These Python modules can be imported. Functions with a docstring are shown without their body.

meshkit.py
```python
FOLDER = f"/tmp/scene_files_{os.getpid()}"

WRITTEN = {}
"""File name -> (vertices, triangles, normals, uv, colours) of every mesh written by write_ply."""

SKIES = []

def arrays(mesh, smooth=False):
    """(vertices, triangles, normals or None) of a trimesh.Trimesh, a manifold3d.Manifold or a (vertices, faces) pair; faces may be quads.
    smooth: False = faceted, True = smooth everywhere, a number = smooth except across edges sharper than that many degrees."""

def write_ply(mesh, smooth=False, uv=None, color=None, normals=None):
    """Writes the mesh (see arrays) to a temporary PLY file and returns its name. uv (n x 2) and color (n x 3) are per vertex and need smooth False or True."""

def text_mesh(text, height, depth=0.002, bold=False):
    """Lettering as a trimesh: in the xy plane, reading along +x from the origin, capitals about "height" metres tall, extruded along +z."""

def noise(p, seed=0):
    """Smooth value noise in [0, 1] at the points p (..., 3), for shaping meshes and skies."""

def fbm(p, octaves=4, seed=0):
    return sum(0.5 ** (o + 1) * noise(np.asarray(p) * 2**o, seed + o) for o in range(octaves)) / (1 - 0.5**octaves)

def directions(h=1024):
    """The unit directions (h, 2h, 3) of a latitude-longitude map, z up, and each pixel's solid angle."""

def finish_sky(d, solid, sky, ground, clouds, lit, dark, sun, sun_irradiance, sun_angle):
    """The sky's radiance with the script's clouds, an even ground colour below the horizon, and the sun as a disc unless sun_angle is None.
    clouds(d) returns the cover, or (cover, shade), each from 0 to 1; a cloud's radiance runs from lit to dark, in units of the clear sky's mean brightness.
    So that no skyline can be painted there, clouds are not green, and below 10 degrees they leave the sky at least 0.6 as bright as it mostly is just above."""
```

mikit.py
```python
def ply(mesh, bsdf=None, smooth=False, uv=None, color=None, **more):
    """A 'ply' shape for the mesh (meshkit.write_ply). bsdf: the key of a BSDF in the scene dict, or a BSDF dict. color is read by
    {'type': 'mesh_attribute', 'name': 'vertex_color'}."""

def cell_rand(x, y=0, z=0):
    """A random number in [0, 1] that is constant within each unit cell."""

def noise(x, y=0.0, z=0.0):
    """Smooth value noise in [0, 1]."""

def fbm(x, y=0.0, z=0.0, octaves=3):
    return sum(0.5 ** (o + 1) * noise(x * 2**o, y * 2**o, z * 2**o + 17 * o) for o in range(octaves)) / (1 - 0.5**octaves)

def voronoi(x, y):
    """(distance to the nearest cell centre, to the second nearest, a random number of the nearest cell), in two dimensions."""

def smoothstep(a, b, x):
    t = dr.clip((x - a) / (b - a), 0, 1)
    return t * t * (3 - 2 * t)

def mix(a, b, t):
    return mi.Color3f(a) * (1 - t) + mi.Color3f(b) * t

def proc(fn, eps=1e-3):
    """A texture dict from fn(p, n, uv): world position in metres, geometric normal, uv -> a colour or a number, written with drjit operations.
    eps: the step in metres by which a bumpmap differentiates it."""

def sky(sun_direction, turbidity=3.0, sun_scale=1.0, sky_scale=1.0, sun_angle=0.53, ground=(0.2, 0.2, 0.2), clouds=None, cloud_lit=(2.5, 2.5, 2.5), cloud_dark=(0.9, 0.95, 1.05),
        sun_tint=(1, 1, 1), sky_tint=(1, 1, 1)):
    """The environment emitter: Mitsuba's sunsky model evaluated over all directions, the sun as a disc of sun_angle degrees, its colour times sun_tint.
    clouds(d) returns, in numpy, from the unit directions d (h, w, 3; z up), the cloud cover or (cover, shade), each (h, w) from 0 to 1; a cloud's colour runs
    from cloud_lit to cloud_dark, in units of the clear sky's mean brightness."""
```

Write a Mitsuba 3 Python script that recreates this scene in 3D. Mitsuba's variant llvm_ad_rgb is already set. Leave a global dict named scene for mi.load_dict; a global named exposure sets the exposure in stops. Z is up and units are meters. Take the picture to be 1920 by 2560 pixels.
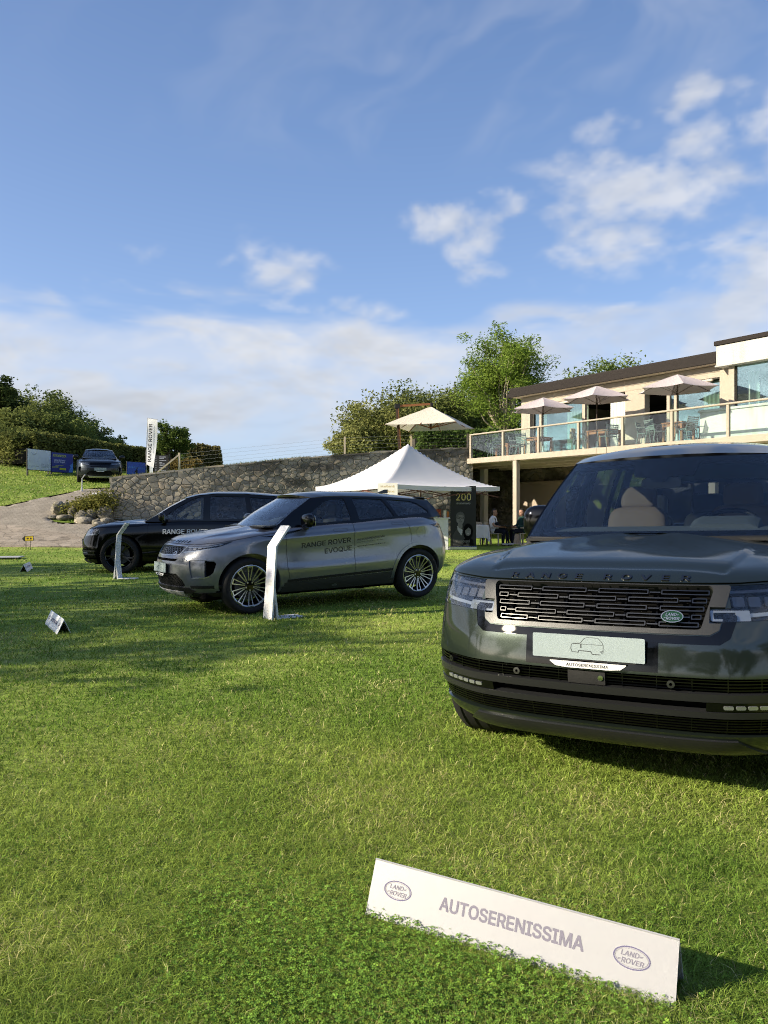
import math, random
import numpy as np, trimesh, mitsuba as mi, drjit as dr
import manifold3d as m3
from manifold3d import Manifold, CrossSection
from shapely import affinity
from shapely.geometry import Polygon, LineString, Point, box as sbox, MultiPolygon
from shapely.ops import unary_union
from scipy.interpolate import RBFInterpolator, RegularGridInterpolator, LinearNDInterpolator, Akima1DInterpolator
from scipy.ndimage import gaussian_filter
from scipy.spatial import Voronoi
import mikit, meshkit
T4 = mi.ScalarTransform4f
scene, labels = {}, {}

# ------------------------------------------------------------------ camera, sky, sun, exposure
CAM_H = 1.33
scene['camera'] = dict(type='perspective', fov=53.1, fov_axis='x', near_clip=0.05, far_clip=2000.0,
                       to_world=T4().look_at(origin=[0, 0, CAM_H], target=[0, 10, CAM_H], up=[0, 0, 1]))
exposure = 1.8
SUN_AZ, SUN_EL = math.radians(17), math.radians(24.5)      # from the left, a little behind the camera
SUN = (-math.cos(SUN_AZ) * math.cos(SUN_EL), -math.sin(SUN_AZ) * math.cos(SUN_EL), math.sin(SUN_EL))


def clouds(d):
    az = np.degrees(np.arctan2(d[..., 0], d[..., 1]))
    el = np.degrees(np.arcsin(np.clip(d[..., 2], -1, 1)))
    q = np.stack([d[..., 0], d[..., 1], d[..., 2] * 2.2], -1)
    warp = meshkit.fbm(q * 5.0, 3, 3) - 0.5
    fine = 0.6 * meshkit.fbm(q * np.array([20, 20, 30]) + warp[..., None] * 3, 5, 5) + 0.4 * meshkit.fbm(q * np.array([46, 46, 70]) + warp[..., None] * 5, 4, 15)
    mid = meshkit.fbm(q * np.array([9, 9, 14]) + warp[..., None] * 2, 5, 8)
    sm = lambda a, b, x: np.clip((x - a) / (b - a), 0, 1) ** 2 * (3 - 2 * np.clip((x - a) / (b - a), 0, 1))
    cover = np.zeros(az.shape)
    iso = 0.6 * meshkit.fbm(d * np.array([17, 17, 24]) + warp[..., None] * 2.0, 5, 5) + 0.4 * meshkit.fbm(d * np.array([42, 42, 56]) + warp[..., None] * 3.0, 4, 15)
    # low bank of thin stratus round the horizon, thickest to the left
    top = 15.6 + 2.8 * (mid - 0.5) * 2 + 1.2 * np.sin(np.radians(az * 2.3 + 20)) - 1.6 * sm(-12, 6, az)
    bank = sm(-0.3, 2.6, top - el) * sm(2.0, 7.5, el)
    bank *= 0.52 + 0.56 * sm(0.38, 0.64, 0.45 * iso + 0.25 * fine + 0.3 * mid)
    bank *= 1 - 0.40 * sm(2, 20, az) * sm(60, 30, az)
    cover = np.maximum(cover, 0.86 * bank)
    # puffs
    for (a, e, ra, re, k) in [(16.4, 21.9, 4.4, 1.9, 1.0), (21.8, 21.2, 4.0, 2.1, 1.0), (13.6, 20.6, 2.2, 1.6, .85), (17.4, 17.8, 3.9, 1.7, 1.05), (25.8, 16.6, 4.0, 1.9, 1.1),
                              (4.4, 20.9, 3.4, 1.2, .74), (8.8, 21.6, 2.0, 1.1, .66), (7.0, 18.5, 1.8, 1.7, .86), (21.6, 26.8, 1.7, 1.4, .86), (22.3, 23.9, 2.1, 1.6, .95), (16.0, 25.6, 1.8, 1.0, .62),
                              (-8.0, 17.6, 3.0, 1.6, .82), (-17.6, 18.0, 2.0, .7, .55), (-6.5, 14.6, 2.2, .9, .6), (20.5, 14.8, 1.2, .7, .7), (25.5, 13.6, 2.8, 1.6, .95), (15.7, 12.2, 4.5, 1.7, .9), (23, 11.5, 5, 1.9, .9),
                              (-1.8, 14.6, 2.6, .9, .6), (34, 24, 8, 4, 1), (-45, 22, 9, 4, .8), (-70, 30, 14, 6, .7), (80, 35, 16, 6, .8), (150, 30, 20, 6, .8), (-140, 35, 18, 7, .7)]:
        g = np.exp(-0.5 * (((az - a + 180) % 360 - 180) / ra) ** 2 - 0.5 * ((el - e) / re) ** 2)
        cover = np.maximum(cover, sm(0.24, 1.02, g ** .6 * k * .72 + (iso - .5) * 2.0 - .04 + .30 * (g - .5)) * 0.72 * sm(.04, .5, g))
    # high cirrus streaks, combed towards the upper right
    s = (az * 0.80 - el * 0.60), (az * 0.60 + el * 0.80)
    st = meshkit.fbm(np.stack([s[0] * 0.26, s[1] * 0.10, 0 * az], -1) + warp[..., None] * 2.2, 5, 21)
    cir = sm(0.42, 0.82, st) * sm(23, 27, el) * sm(60, 36, el) * (0.45 + 0.55 * sm(-14, 8, az)) * sm(-32, -8, az)
    cover = np.maximum(cover, 0.17 * cir)
    shade = sm(0.35, 0.72, 0.5 * mid + 0.5 * fine) * 0.55 + 0.35 * sm(13, 4, el)
    return cover, shade


scene['sky'] = mikit.sky(SUN, turbidity=3.2, sun_scale=2.25, sky_scale=1.75, clouds=clouds, cloud_lit=(1.90, 1.90, 1.92), cloud_dark=(1.08, 1.16, 1.30),
                         ground=(0.10, 0.13, 0.06), sun_tint=(0.86, 1.0, 1.22), sky_tint=(0.97, 0.93, 1.12))

# ------------------------------------------------------------------ helpers
rng = np.random.default_rng(7)
_count = {}


def key_for(path):
    """path or path_001 ... the first one not taken"""
    n = _count.get(path, 0)
    _count[path] = n + 1
    return path if n == 0 else f'{path}_{n:03d}'


def thing(name, label, category, group=None):
    k = key_for(name)
    labels[k] = {'label': label, 'category': category}
    if group:
        labels[k]['group'] = group
    return k


def as_mesh(m):
    if isinstance(m, Manifold):
        q = m.to_mesh()
        return trimesh.Trimesh(np.array(q.vert_properties[:, :3]), np.array(q.tri_verts), process=False)
    if isinstance(m, (list, tuple)) and len(m) and not isinstance(m[0], np.ndarray):
        return trimesh.util.concatenate([as_mesh(x) for x in m])
    if isinstance(m, tuple):
        v, f = m
        f = np.asarray(f)
        if f.shape[1] == 4:
            f = np.vstack([f[:, [0, 1, 2]], f[:, [0, 2, 3]]])
        return trimesh.Trimesh(v, f, process=False)
    return m


def part(parent, name, mesh, mat, smooth=False, M=None, label=None, kind=None, color=None, uv=None):
    """one entry of scene under its parent; parent None: a piece of the setting"""
    k = key_for(parent + '__' + name) if parent else key_for(name)
    mesh = as_mesh(mesh)
    if M is not None:
        mesh = mesh.copy()
        mesh.apply_transform(M)
    scene[k] = mikit.ply(mesh, mat, smooth=smooth, color=color, uv=uv)
    lab = {}
    if label:
        lab['label'] = label
    if kind:
        lab['kind'] = kind
    if lab:
        labels[k] = {**labels.get(k, {}), **lab}
    return k


def solo(name, mesh, mat, label, category, group=None, smooth=False, M=None, color=None, kind=None):
    k = thing(name, label, category, group)
    mesh = as_mesh(mesh)
    if M is not None:
        mesh = mesh.copy()
        mesh.apply_transform(M)
    scene[k] = mikit.ply(mesh, mat, smooth=smooth, color=color)
    if kind:
        labels[k]['kind'] = kind
    return k


def struct(name, mesh, mat, smooth=False, label=None, color=None):
    k = part(None, name, mesh, mat, smooth, color=color)
    labels[k] = {'kind': 'structure', 'label': label or name.replace('_', ' ')}
    return k


def xf(x=0, y=0, z=0, rz=0, rx=0, ry=0, s=1.0):
    M = trimesh.transformations.euler_matrix(rx, ry, rz, 'sxyz')
    M[:3, :3] *= s
    M[:3, 3] = (x, y, z)
    return M


def frame(o, ex, ey, ez):
    M = np.eye(4)
    M[:3, 0], M[:3, 1], M[:3, 2], M[:3, 3] = ex, ey, ez, o
    return M


def cub(x0, x1, y0, y1, z0, z1, ch=0.0):
    """a box, its edges chamfered by ch"""
    if ch <= 0:
        b = trimesh.creation.box((x1 - x0, y1 - y0, z1 - z0))
        b.apply_translation(((x0 + x1) / 2, (y0 + y1) / 2, (z0 + z1) / 2))
        return b
    pts = []
    for a in (0, 1):
        for b in (0, 1):
            for c in (0, 1):
                p = np.array([(x0, x1)[a], (y0, y1)[b], (z0, z1)[c]], float)
                sg = np.array([1 - 2 * a, 1 - 2 * b, 1 - 2 * c]) * ch
                for k in range(3):
                    q = p + sg
                    q[k] = p[k]
                    pts.append(q)
    return trimesh.convex.convex_hull(np.array(pts))


def rod(p, q, r, r2=None, n=10):
    """a (tapered) round bar from p to q"""
    p, q = np.asarray(p, float), np.asarray(q, float)
    r2 = r if r2 is None else r2
    d = q - p
    L = np.linalg.norm(d)
    d = d / L
    a = np.cross(d, [0, 0, 1] if abs(d[2]) < 0.9 else [1, 0, 0])
    a /= np.linalg.norm(a)
    b = np.cross(d, a)
    t = np.arange(n) * 2 * np.pi / n
    ring = np.cos(t)[:, None] * a + np.sin(t)[:, None] * b
    v = np.vstack([p + ring * r, q + ring * r2, [p], [q]])
    i = np.arange(n)
    j = (i + 1) % n
    f = np.vstack([np.c_[i, j, j + n], np.c_[i, j + n, i + n], np.c_[j, i, i * 0 + 2 * n], np.c_[i + n, j + n, i * 0 + 2 * n + 1]])
    return trimesh.Trimesh(v, f[:, ::-1], process=False)


def bar(p, q, w, h, up=(0, 0, 1)):
    """a square bar from p to q, w wide and h high"""
    p, q = np.asarray(p, float), np.asarray(q, float)
    d = q - p
    L = np.linalg.norm(d)
    d /= L
    s = np.cross(d, up)
    s /= np.linalg.norm(s)
    u = np.cross(s, d)
    b = cub(0, L, -w / 2, w / 2, -h / 2, h / 2)
    b.apply_transform(frame(p, d, s, u))
    return b


def tube(path, r, n=8):
    path = [np.asarray(x, float) for x in path]
    r = np.broadcast_to(r, (len(path),))
    return trimesh.util.concatenate([rod(path[i], path[i + 1], r[i], r[i + 1], n) for i in range(len(path) - 1)])


def lathe(prof, n=48):
    """prof: (radius, z) from bottom to top, about z"""
    return trimesh.creation.revolve(np.array(prof, float), sections=n)


def polys(g):
    if g.is_empty:
        return []
    return [p for p in getattr(g, 'geoms', [g]) if isinstance(p, Polygon) and p.area > 1e-9]


def prism(g, h0, h1, res=None):
    """a shapely shape extruded from z = h0 to h1, its triangles refined to res"""
    rings = []
    for p in polys(g):
        p = p.simplify(1e-5)
        rings.append(np.array(p.exterior.coords)[:-1])
        rings += [np.array(i.coords)[:-1] for i in p.interiors]
    m = CrossSection(rings, m3.FillRule.EvenOdd).extrude(h1 - h0).translate((0, 0, h0))
    return m.refine_to_length(res) if res else m


def lift(g, fn, c0, c1, res=0.04, solid=False, mirror=False, sheet=False):
    """a flat shape (a, b) laid on the surface fn(a, b) -> (points, normals), c0 to c1 along the normals"""
    m = as_mesh(prism(g, min(c0, c1), max(c0, c1), res))
    v = np.array(m.vertices)
    p, n = fn(v[:, 0], v[:, 1])
    out = p + n * v[:, 2:]
    f = np.array(m.faces)
    if sheet:
        keep = (np.abs(v[:, 2] - max(c0, c1)) < 1e-6)[f].all(1)
        f = f[keep]
    t = trimesh.Trimesh(out, f, process=False)
    if not sheet and t.volume < 0:
        t.invert()
    if solid:
        return Manifold(m3.Mesh(np.asarray(t.vertices, np.float32), np.asarray(t.faces, np.uint32)))
    return t


def text_shape(s, height, bold=False, wide=1.0):
    """lettering as a flat shapely shape, left end at 0, capitals height tall"""
    m = meshkit.text_mesh(s, height, 0.01, bold)
    v, f = m.vertices, m.faces
    top = (v[:, 2] > 0.009)[f].all(1)
    g = unary_union([Polygon(v[t][:, :2]).buffer(height * 0.002) for t in f[top]])
    return affinity.scale(g, wide, 1, origin=(0, 0))


def rrect(x0, y0, x1, y1, r):
    return sbox(x0 + r, y0 + r, x1 - r, y1 - r).buffer(r, 6)


def ellipse(cx, cy, a, b, n=12):
    return affinity.translate(affinity.scale(Point(0, 0).buffer(1, n), a, b), cx, cy)


def oval_badge(w):
    """ring, inner hairline and the two-line lettering of the oval badge, w wide, centred"""
    h = w * 0.56
    e = ellipse(0, 0, w / 2, h / 2, 16)
    e2 = ellipse(0, 0, w / 2 * .93, h / 2 * .89, 16)
    ring = e.difference(e2)
    e3 = ellipse(0, 0, w / 2 * .885, h / 2 * .82, 16)
    hair = e3.difference(ellipse(0, 0, w / 2 * .87, h / 2 * .79, 16))
    a = text_shape('LAND', h * .22, True, 1.08)
    b = text_shape('ROVER', h * .22, True, 1.08)
    ax, bx = a.bounds[2], b.bounds[2]
    a = affinity.translate(a, -ax / 2 - w * .07, h * .05)
    b = affinity.translate(b, -bx / 2 + w * .05, -h * .27)
    sk = lambda g: affinity.skew(g, 12, 0, origin=(0, 0))
    d1 = Polygon([(ax / 2 - w * .05, h * .14), (ax / 2 + w * .06, h * .19), (ax / 2 + w * .03, h * .12), (ax / 2 - w * .03, h * .10)])
    d2 = Polygon([(-bx / 2 + w * .03, -h * .14), (-bx / 2 - w * .07, -h * .19), (-bx / 2 - w * .05, -h * .12), (-bx / 2 + w * .01, -h * .10)])
    return e, ring, hair, unary_union([sk(a), sk(b), d1, d2])


# ------------------------------------------------------------------ materials
def mat(name, d):
    scene[name] = d
    return name


def rgb(*c):
    return {'type': 'rgb', 'value': list(c)}


def two(d):
    return {'type': 'twosided', 'bsdf': d}


def plain(name, c, rough=0.6, spec=0.3):
    return mat(name, two({'type': 'principled', 'base_color': rgb(*c), 'roughness': rough, 'specular': spec}))


N3 = mikit.noise


def proc_plain(name, fn, rough=0.7, spec=0.25, bump=None, scale=1.0):
    d = {'type': 'principled', 'base_color': mikit.proc(fn), 'roughness': rough, 'specular': spec}
    if bump is not None:
        d = {'type': 'bumpmap', 'tex': mikit.proc(bump, 0.004), 'scale': scale, 'bsdf': d}
    return mat(name, two(d))


def gloss(name, c, alpha=0.03, nonlinear=True):
    return mat(name, two({'type': 'roughplastic', 'diffuse_reflectance': rgb(*c), 'alpha': alpha, 'nonlinear': nonlinear}))


def metal(name, c, rough=0.25):
    return mat(name, two({'type': 'principled', 'base_color': rgb(*c), 'metallic': 1.0, 'roughness': rough}))


def pane(name, t, refl=1.0):
    return mat(name, {'type': 'thindielectric', 'int_ior': 1.5, 'specular_transmittance': rgb(*t), 'specular_reflectance': rgb(refl, refl, refl)})


gloss('mat_black_gloss', (0.004, 0.004, 0.005), 0.012)
plain('mat_black_plastic', (0.012, 0.012, 0.013), 0.55, 0.3)
plain('mat_rubber', (0.014, 0.014, 0.015), 0.75, 0.25)
plain('mat_void', (0.004, 0.004, 0.004), 0.9, 0.05)
plain('mat_print_black', (0.02, 0.02, 0.022), 0.5, 0.3)
plain('mat_white_paint', (0.62, 0.62, 0.635), 0.35, 0.5)
plain('mat_steel', (0.35, 0.35, 0.36), 0.4, 0.5)
metal('mat_chrome', (0.82, 0.83, 0.85), 0.08)
metal('mat_silver', (0.55, 0.55, 0.56), 0.28)
metal('mat_dark_metal', (0.13, 0.13, 0.135), 0.34)
metal('mat_grille_metal', (0.115, 0.115, 0.113), 0.28)
mat('mat_bronze_trim', two({'type': 'principled', 'base_color': rgb(0.050, 0.051, 0.053), 'metallic': 0.5, 'roughness': 0.42, 'specular': 0.5}))
plain('mat_gold', (0.62, 0.50, 0.18), 0.4, 0.5)
plain('mat_wood', (0.22, 0.09, 0.035), 0.5, 0.3)
plain('mat_grey_print', (0.40, 0.35, 0.40), 0.6, 0.2)
plain('mat_navy_print', (0.12, 0.11, 0.20), 0.6, 0.2)
# ------------------------------------------------------------------ ground
_ctrl = np.array([
    (-6, -20, 0), (6, -20, 0), (-20, -8, 0), (20, -8, 0), (-4, 0, 0), (4, 0, 0), (0, 3, 0), (-8, 6, 0), (8, 6, 0), (0, 8, 0), (-3, 10, -.01), (1, 12, .03), (-6, 14, .02), (-12, 14, .03), (6, 14, .04), (14, 14, .05),
    (-5, 17, .05), (0, 20, .06), (6, 20, .08), (3, 26, .08), (10, 24, .08), (16, 30, .08), (0, 30, .1), (8, 34, .1), (-22, 14, .3), (-30, 20, 1.0), (-12, 20, .10), (-7, 22, .10), (-12.2, 24, .22), (-9.3, 24, .20), (-4, 25, .12),
    (-17, 24, .40), (-12.1, 25.5, .49), (-13.5, 27, .75), (-11.9, 27.2, .88), (-8.5, 27.5, .55), (-4, 29, .2), (-14.7, 29.5, 1.51), (-13.2, 30, 1.62), (-11, 29.5, 1.25), (-13.6, 31, 1.93), (-11.7, 32.5, 2.35), (-12.9, 35, 2.73), (-11.1, 36, 2.9),
    (-17, 36, 3.0), (-17.5, 38.5, 3.25), (-21, 34, 3.0), (-19, 30, 1.9), (-21, 42, 4.2), (-28, 42, 5.0), (-13, 42, 3.4), (-30, 30, 2.4), (-26, 24, 1.2), (-16, 50, 4.2), (-40, 60, 6.5), (-45, 30, 3.0), (-60, 0, 1.0), (60, 0, 0), (60, 60, 0), (0, 70, 0), (-60, 100, 7), (-14, 70, 4.5)], float)
_rbf = RBFInterpolator(_ctrl[:, :2], _ctrl[:, 2], kernel='linear', smoothing=0.02)
_gx, _gy = np.arange(-80, 80.01, 0.5), np.arange(-40, 110.01, 0.5)
_GX, _GY = np.meshgrid(_gx, _gy, indexing='ij')
_Z = gaussian_filter(_rbf(np.c_[_GX.ravel(), _GY.ravel()]).reshape(_GX.shape), 1.6)
_near = np.exp(-((_GX - 1) ** 2 + (_GY - 4) ** 2) / 40.0)
_Z = _Z * (1 - np.clip(_near * 1.6, 0, 1))
_gz = RegularGridInterpolator((_gx, _gy), _Z, bounds_error=False, fill_value=None)
_ctrl2 = np.array([(-10.4, 29.05, 2.55), (-3.4, 30.6, 3.40), (3.6, 32.15, 3.55), (-10.6, 33, 2.62), (-11.1, 36, 2.98), (-10.9, 42, 3.3), (-10.5, 50, 4.1), (-6, 34, 3.2), (0, 35, 3.5), (4, 36, 3.56), (10, 36, 3.56), (20, 30, 3.56), (-4, 40, 3.6), (4, 44, 3.8), (14, 44, 3.8), (-5, 55, 4.4), (10, 60, 4.4), (30, 60, 4.2), (40, 40, 3.6), (0, 90, 4.5), (50, 100, 4.5)], float)
_rbf2 = RBFInterpolator(_ctrl2[:, :2], _ctrl2[:, 2], kernel='linear', smoothing=0.01)


def gz(x, y):
    return _gz(np.stack([np.asarray(x, float), np.asarray(y, float)], -1))


def gz2(x, y):
    return _rbf2(np.stack([np.ravel(x), np.ravel(y)], -1).astype(float)).reshape(np.shape(x))


def G(x, y):
    return float(gz(x, y))


def G2(x, y):
    return float(gz2(np.array([x]), np.array([y]))[0])


def ground_col(p, n, uv):
    a = mikit.fbm(p.x * 0.55, p.y * 0.55, 0.0, 4)
    b = N3(p.x * 9.0, p.y * 9.0)
    c = mikit.fbm(p.x * 38.0, p.y * 22.0, 0.0, 2)
    g = mikit.mix((0.09, 0.14, 0.025), (0.17, 0.21, 0.046), mikit.smoothstep(0.3, 0.7, a))
    g = mikit.mix(g, (0.150, 0.150, 0.050), 0.35 * mikit.smoothstep(0.62, 0.85, b))
    return g * (0.75 + 0.85 * c)


proc_plain('mat_lawn', ground_col, 0.9, 0.1)


def sheet(xs, ys, zfn, mask=None):
    X, Y = np.meshgrid(xs, ys, indexing='ij')
    v = np.c_[X.ravel(), Y.ravel(), zfn(X, Y).ravel()]
    nx, ny = X.shape
    i, j = np.meshgrid(np.arange(nx - 1), np.arange(ny - 1), indexing='ij')
    q = np.stack([i * ny + j, (i + 1) * ny + j, (i + 1) * ny + j + 1, i * ny + j + 1], -1).reshape(-1, 4)
    if mask is not None:
        c = v[q].mean(1)
        q = q[mask(c[:, 0], c[:, 1])]
    m = trimesh.Trimesh(v, np.vstack([q[:, [0, 1, 2]], q[:, [0, 2, 3]]]), process=False)
    m.remove_unreferenced_vertices()
    return m


_xs = np.unique(np.concatenate([np.arange(-600, -60, 60), np.arange(-60, -22, 2), np.arange(-22, 16, 0.4), np.arange(16, 60, 3), np.arange(60, 601, 60)]))
_ys = np.unique(np.concatenate([np.arange(-600, -30, 60), np.arange(-30, 0, 2), np.arange(0, 46, 0.4), np.arange(46, 100, 4), np.arange(100, 901, 80)]))
_zl = lambda X, Y: gz(np.clip(X, -78, 78), np.clip(Y, -38, 108))
struct('lawn', sheet(_xs, _ys, _zl), 'mat_lawn', True, 'mown grass lawn rising to a slope on the left')

# retaining wall line (front face), world xy
WALL = np.array([(-10.3, 29.0), (-6.8, 29.65), (-3.2, 30.55), (0.2, 31.45), (3.75, 32.35)])
WALL_TOP = np.array([2.60, 3.05, 3.47, 3.80, 4.02])
_wl = np.concatenate([[0], np.cumsum(np.linalg.norm(np.diff(WALL, axis=0), axis=1))])
WLEN = _wl[-1]


def wall_xy(s):
    return np.stack([np.interp(s, _wl, WALL[:, 0]), np.interp(s, _wl, WALL[:, 1])], -1)


def wall_top(s):
    return np.interp(s, _wl, WALL_TOP)


def upper_mask(x, y):
    yw = np.interp(x, WALL[:, 0], WALL[:, 1])
    return (x > -10.35) & (y > yw + 0.30) & ~((x > 2.8) & (y < 36 - 0.55 * (x - 2.8)))


struct('upper_terrain', sheet(np.arange(-10.4, 60, 0.4), np.arange(28.8, 100, 0.4), gz2, upper_mask), 'mat_lawn', True, 'grassy ground above the stone retaining wall')


# paved path curving up the slope
def path_col(p, n, uv):
    # herringbone-like small pavers on the upper part, irregular flagstones below
    u, v = p.x * 0.8 + p.y * 0.6, p.y * 0.8 - p.x * 0.6
    row = dr.floor(v / 0.16)
    fx = (u / 0.26 + 0.5 * row) - dr.floor(u / 0.26 + 0.5 * row)
    fy = v / 0.16 - row
    jo = mikit.smoothstep(0.0, 0.10, dr.minimum(fx, 1 - fx)) * mikit.smoothstep(0.0, 0.16, dr.minimum(fy, 1 - fy))
    r = mikit.cell_rand(dr.floor(u / 0.26 + 0.5 * row), row, 3)
    pav = mikit.mix((0.235, 0.205, 0.165), (0.285, 0.25, 0.205), r) * (0.68 + 0.32 * jo)
    d1, d2, rr = mikit.voronoi(p.x * 2.6, p.y * 2.6)
    flag = mikit.mix((0.25, 0.21, 0.165), (0.295, 0.25, 0.20), rr) * (0.55 + 0.45 * mikit.smoothstep(0.02, 0.10, d2 - d1))
    t = mikit.smoothstep(26.4, 27.0, p.y + 0.35 * (p.x + 12.0))
    return mikit.mix(flag, pav, t) * (0.75 + 0.5 * mikit.fbm(p.x * 3, p.y * 3, 0, 3))


proc_plain('mat_path', path_col, 0.85, 0.2)
PATH = Polygon([(-30, 23.2), (-14, 23.6), (-11, 23.9), (-8, 24.0), (-4.2, 24.4), (-3.6, 26.0), (-5.0, 29.2), (-10.2, 28.9), (-11.6, 27.4), (-12.3, 28.2), (-12.1, 30.0), (-11.2, 31.2), (-9.2, 32.6), (-8.6, 34.0), (-10.5, 33.6), (-12.4, 32.6), (-13.6, 31.0), (-14.6, 29.6), (-17, 27.8), (-30, 25.6)]).buffer(0.6).buffer(-0.6)
_pm = as_mesh(prism(PATH, 0, 0.01, 0.35))
_pv = np.array(_pm.vertices)
_top = (_pv[:, 2] > 0.005)[_pm.faces].all(1)
struct('path', trimesh.Trimesh(np.c_[_pv[:, :2], gz(_pv[:, 0], _pv[:, 1]) + np.where(_pv[:, 2] > .005, .035, -.2)], np.array(_pm.faces), process=False), 'mat_path', True, 'paved path of small blocks curving up to the upper lawn')

# ------------------------------------------------------------------ grass
mat('mat_grass', {'type': 'principledthin', 'base_color': {'type': 'mesh_attribute', 'name': 'vertex_color'}, 'roughness': 0.38, 'diff_trans': 0.7, 'spec_trans': 0.0, 'spec_tint': 0.0, 'eta': 1.35})


def keep_off(x, y):
    """places without blades: the path, under the folded sign"""
    ok = np.ones(len(x), bool)
    far = y > 22.5
    if far.any():
        import shapely
        ok[far] = ~shapely.contains_xy(PATH.buffer(0.05), x[far], y[far])
    return ok


def fb(x, y, s, seed, o=3):
    return meshkit.fbm(np.stack([x * s, y * s, 0 * x], -1), o, seed)


def blades(x, y, z, h, w, col, lean, rg):
    """three-triangle blades, one mesh with a colour per blade"""
    n = len(x)
    az, la = rg.uniform(0, 2 * np.pi, n), rg.uniform(0, 2 * np.pi, n)
    side = np.c_[np.cos(az), np.sin(az), 0 * az] * (w / 2)[:, None]
    ld = np.c_[np.cos(la), np.sin(la), 0 * la]
    base = np.c_[x, y, z]
    mid = base + ld * (h * lean * 0.35)[:, None] + np.c_[0 * h, 0 * h, h * 0.58]
    tip = base + ld * (h * lean)[:, None] + np.c_[0 * h, 0 * h, h * (1 - 0.25 * lean)]
    v = np.stack([base - side, base + side, mid - side * 0.8, mid + side * 0.8, tip], 1).reshape(-1, 3)
    o = np.arange(n)[:, None] * 5
    f = np.concatenate([o + np.array([[0, 1, 3]]), o + np.array([[0, 3, 2]]), o + np.array([[2, 3, 4]])], 1).reshape(-1, 3)
    c = np.repeat(col, 5, axis=0)
    return v, f, c


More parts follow.
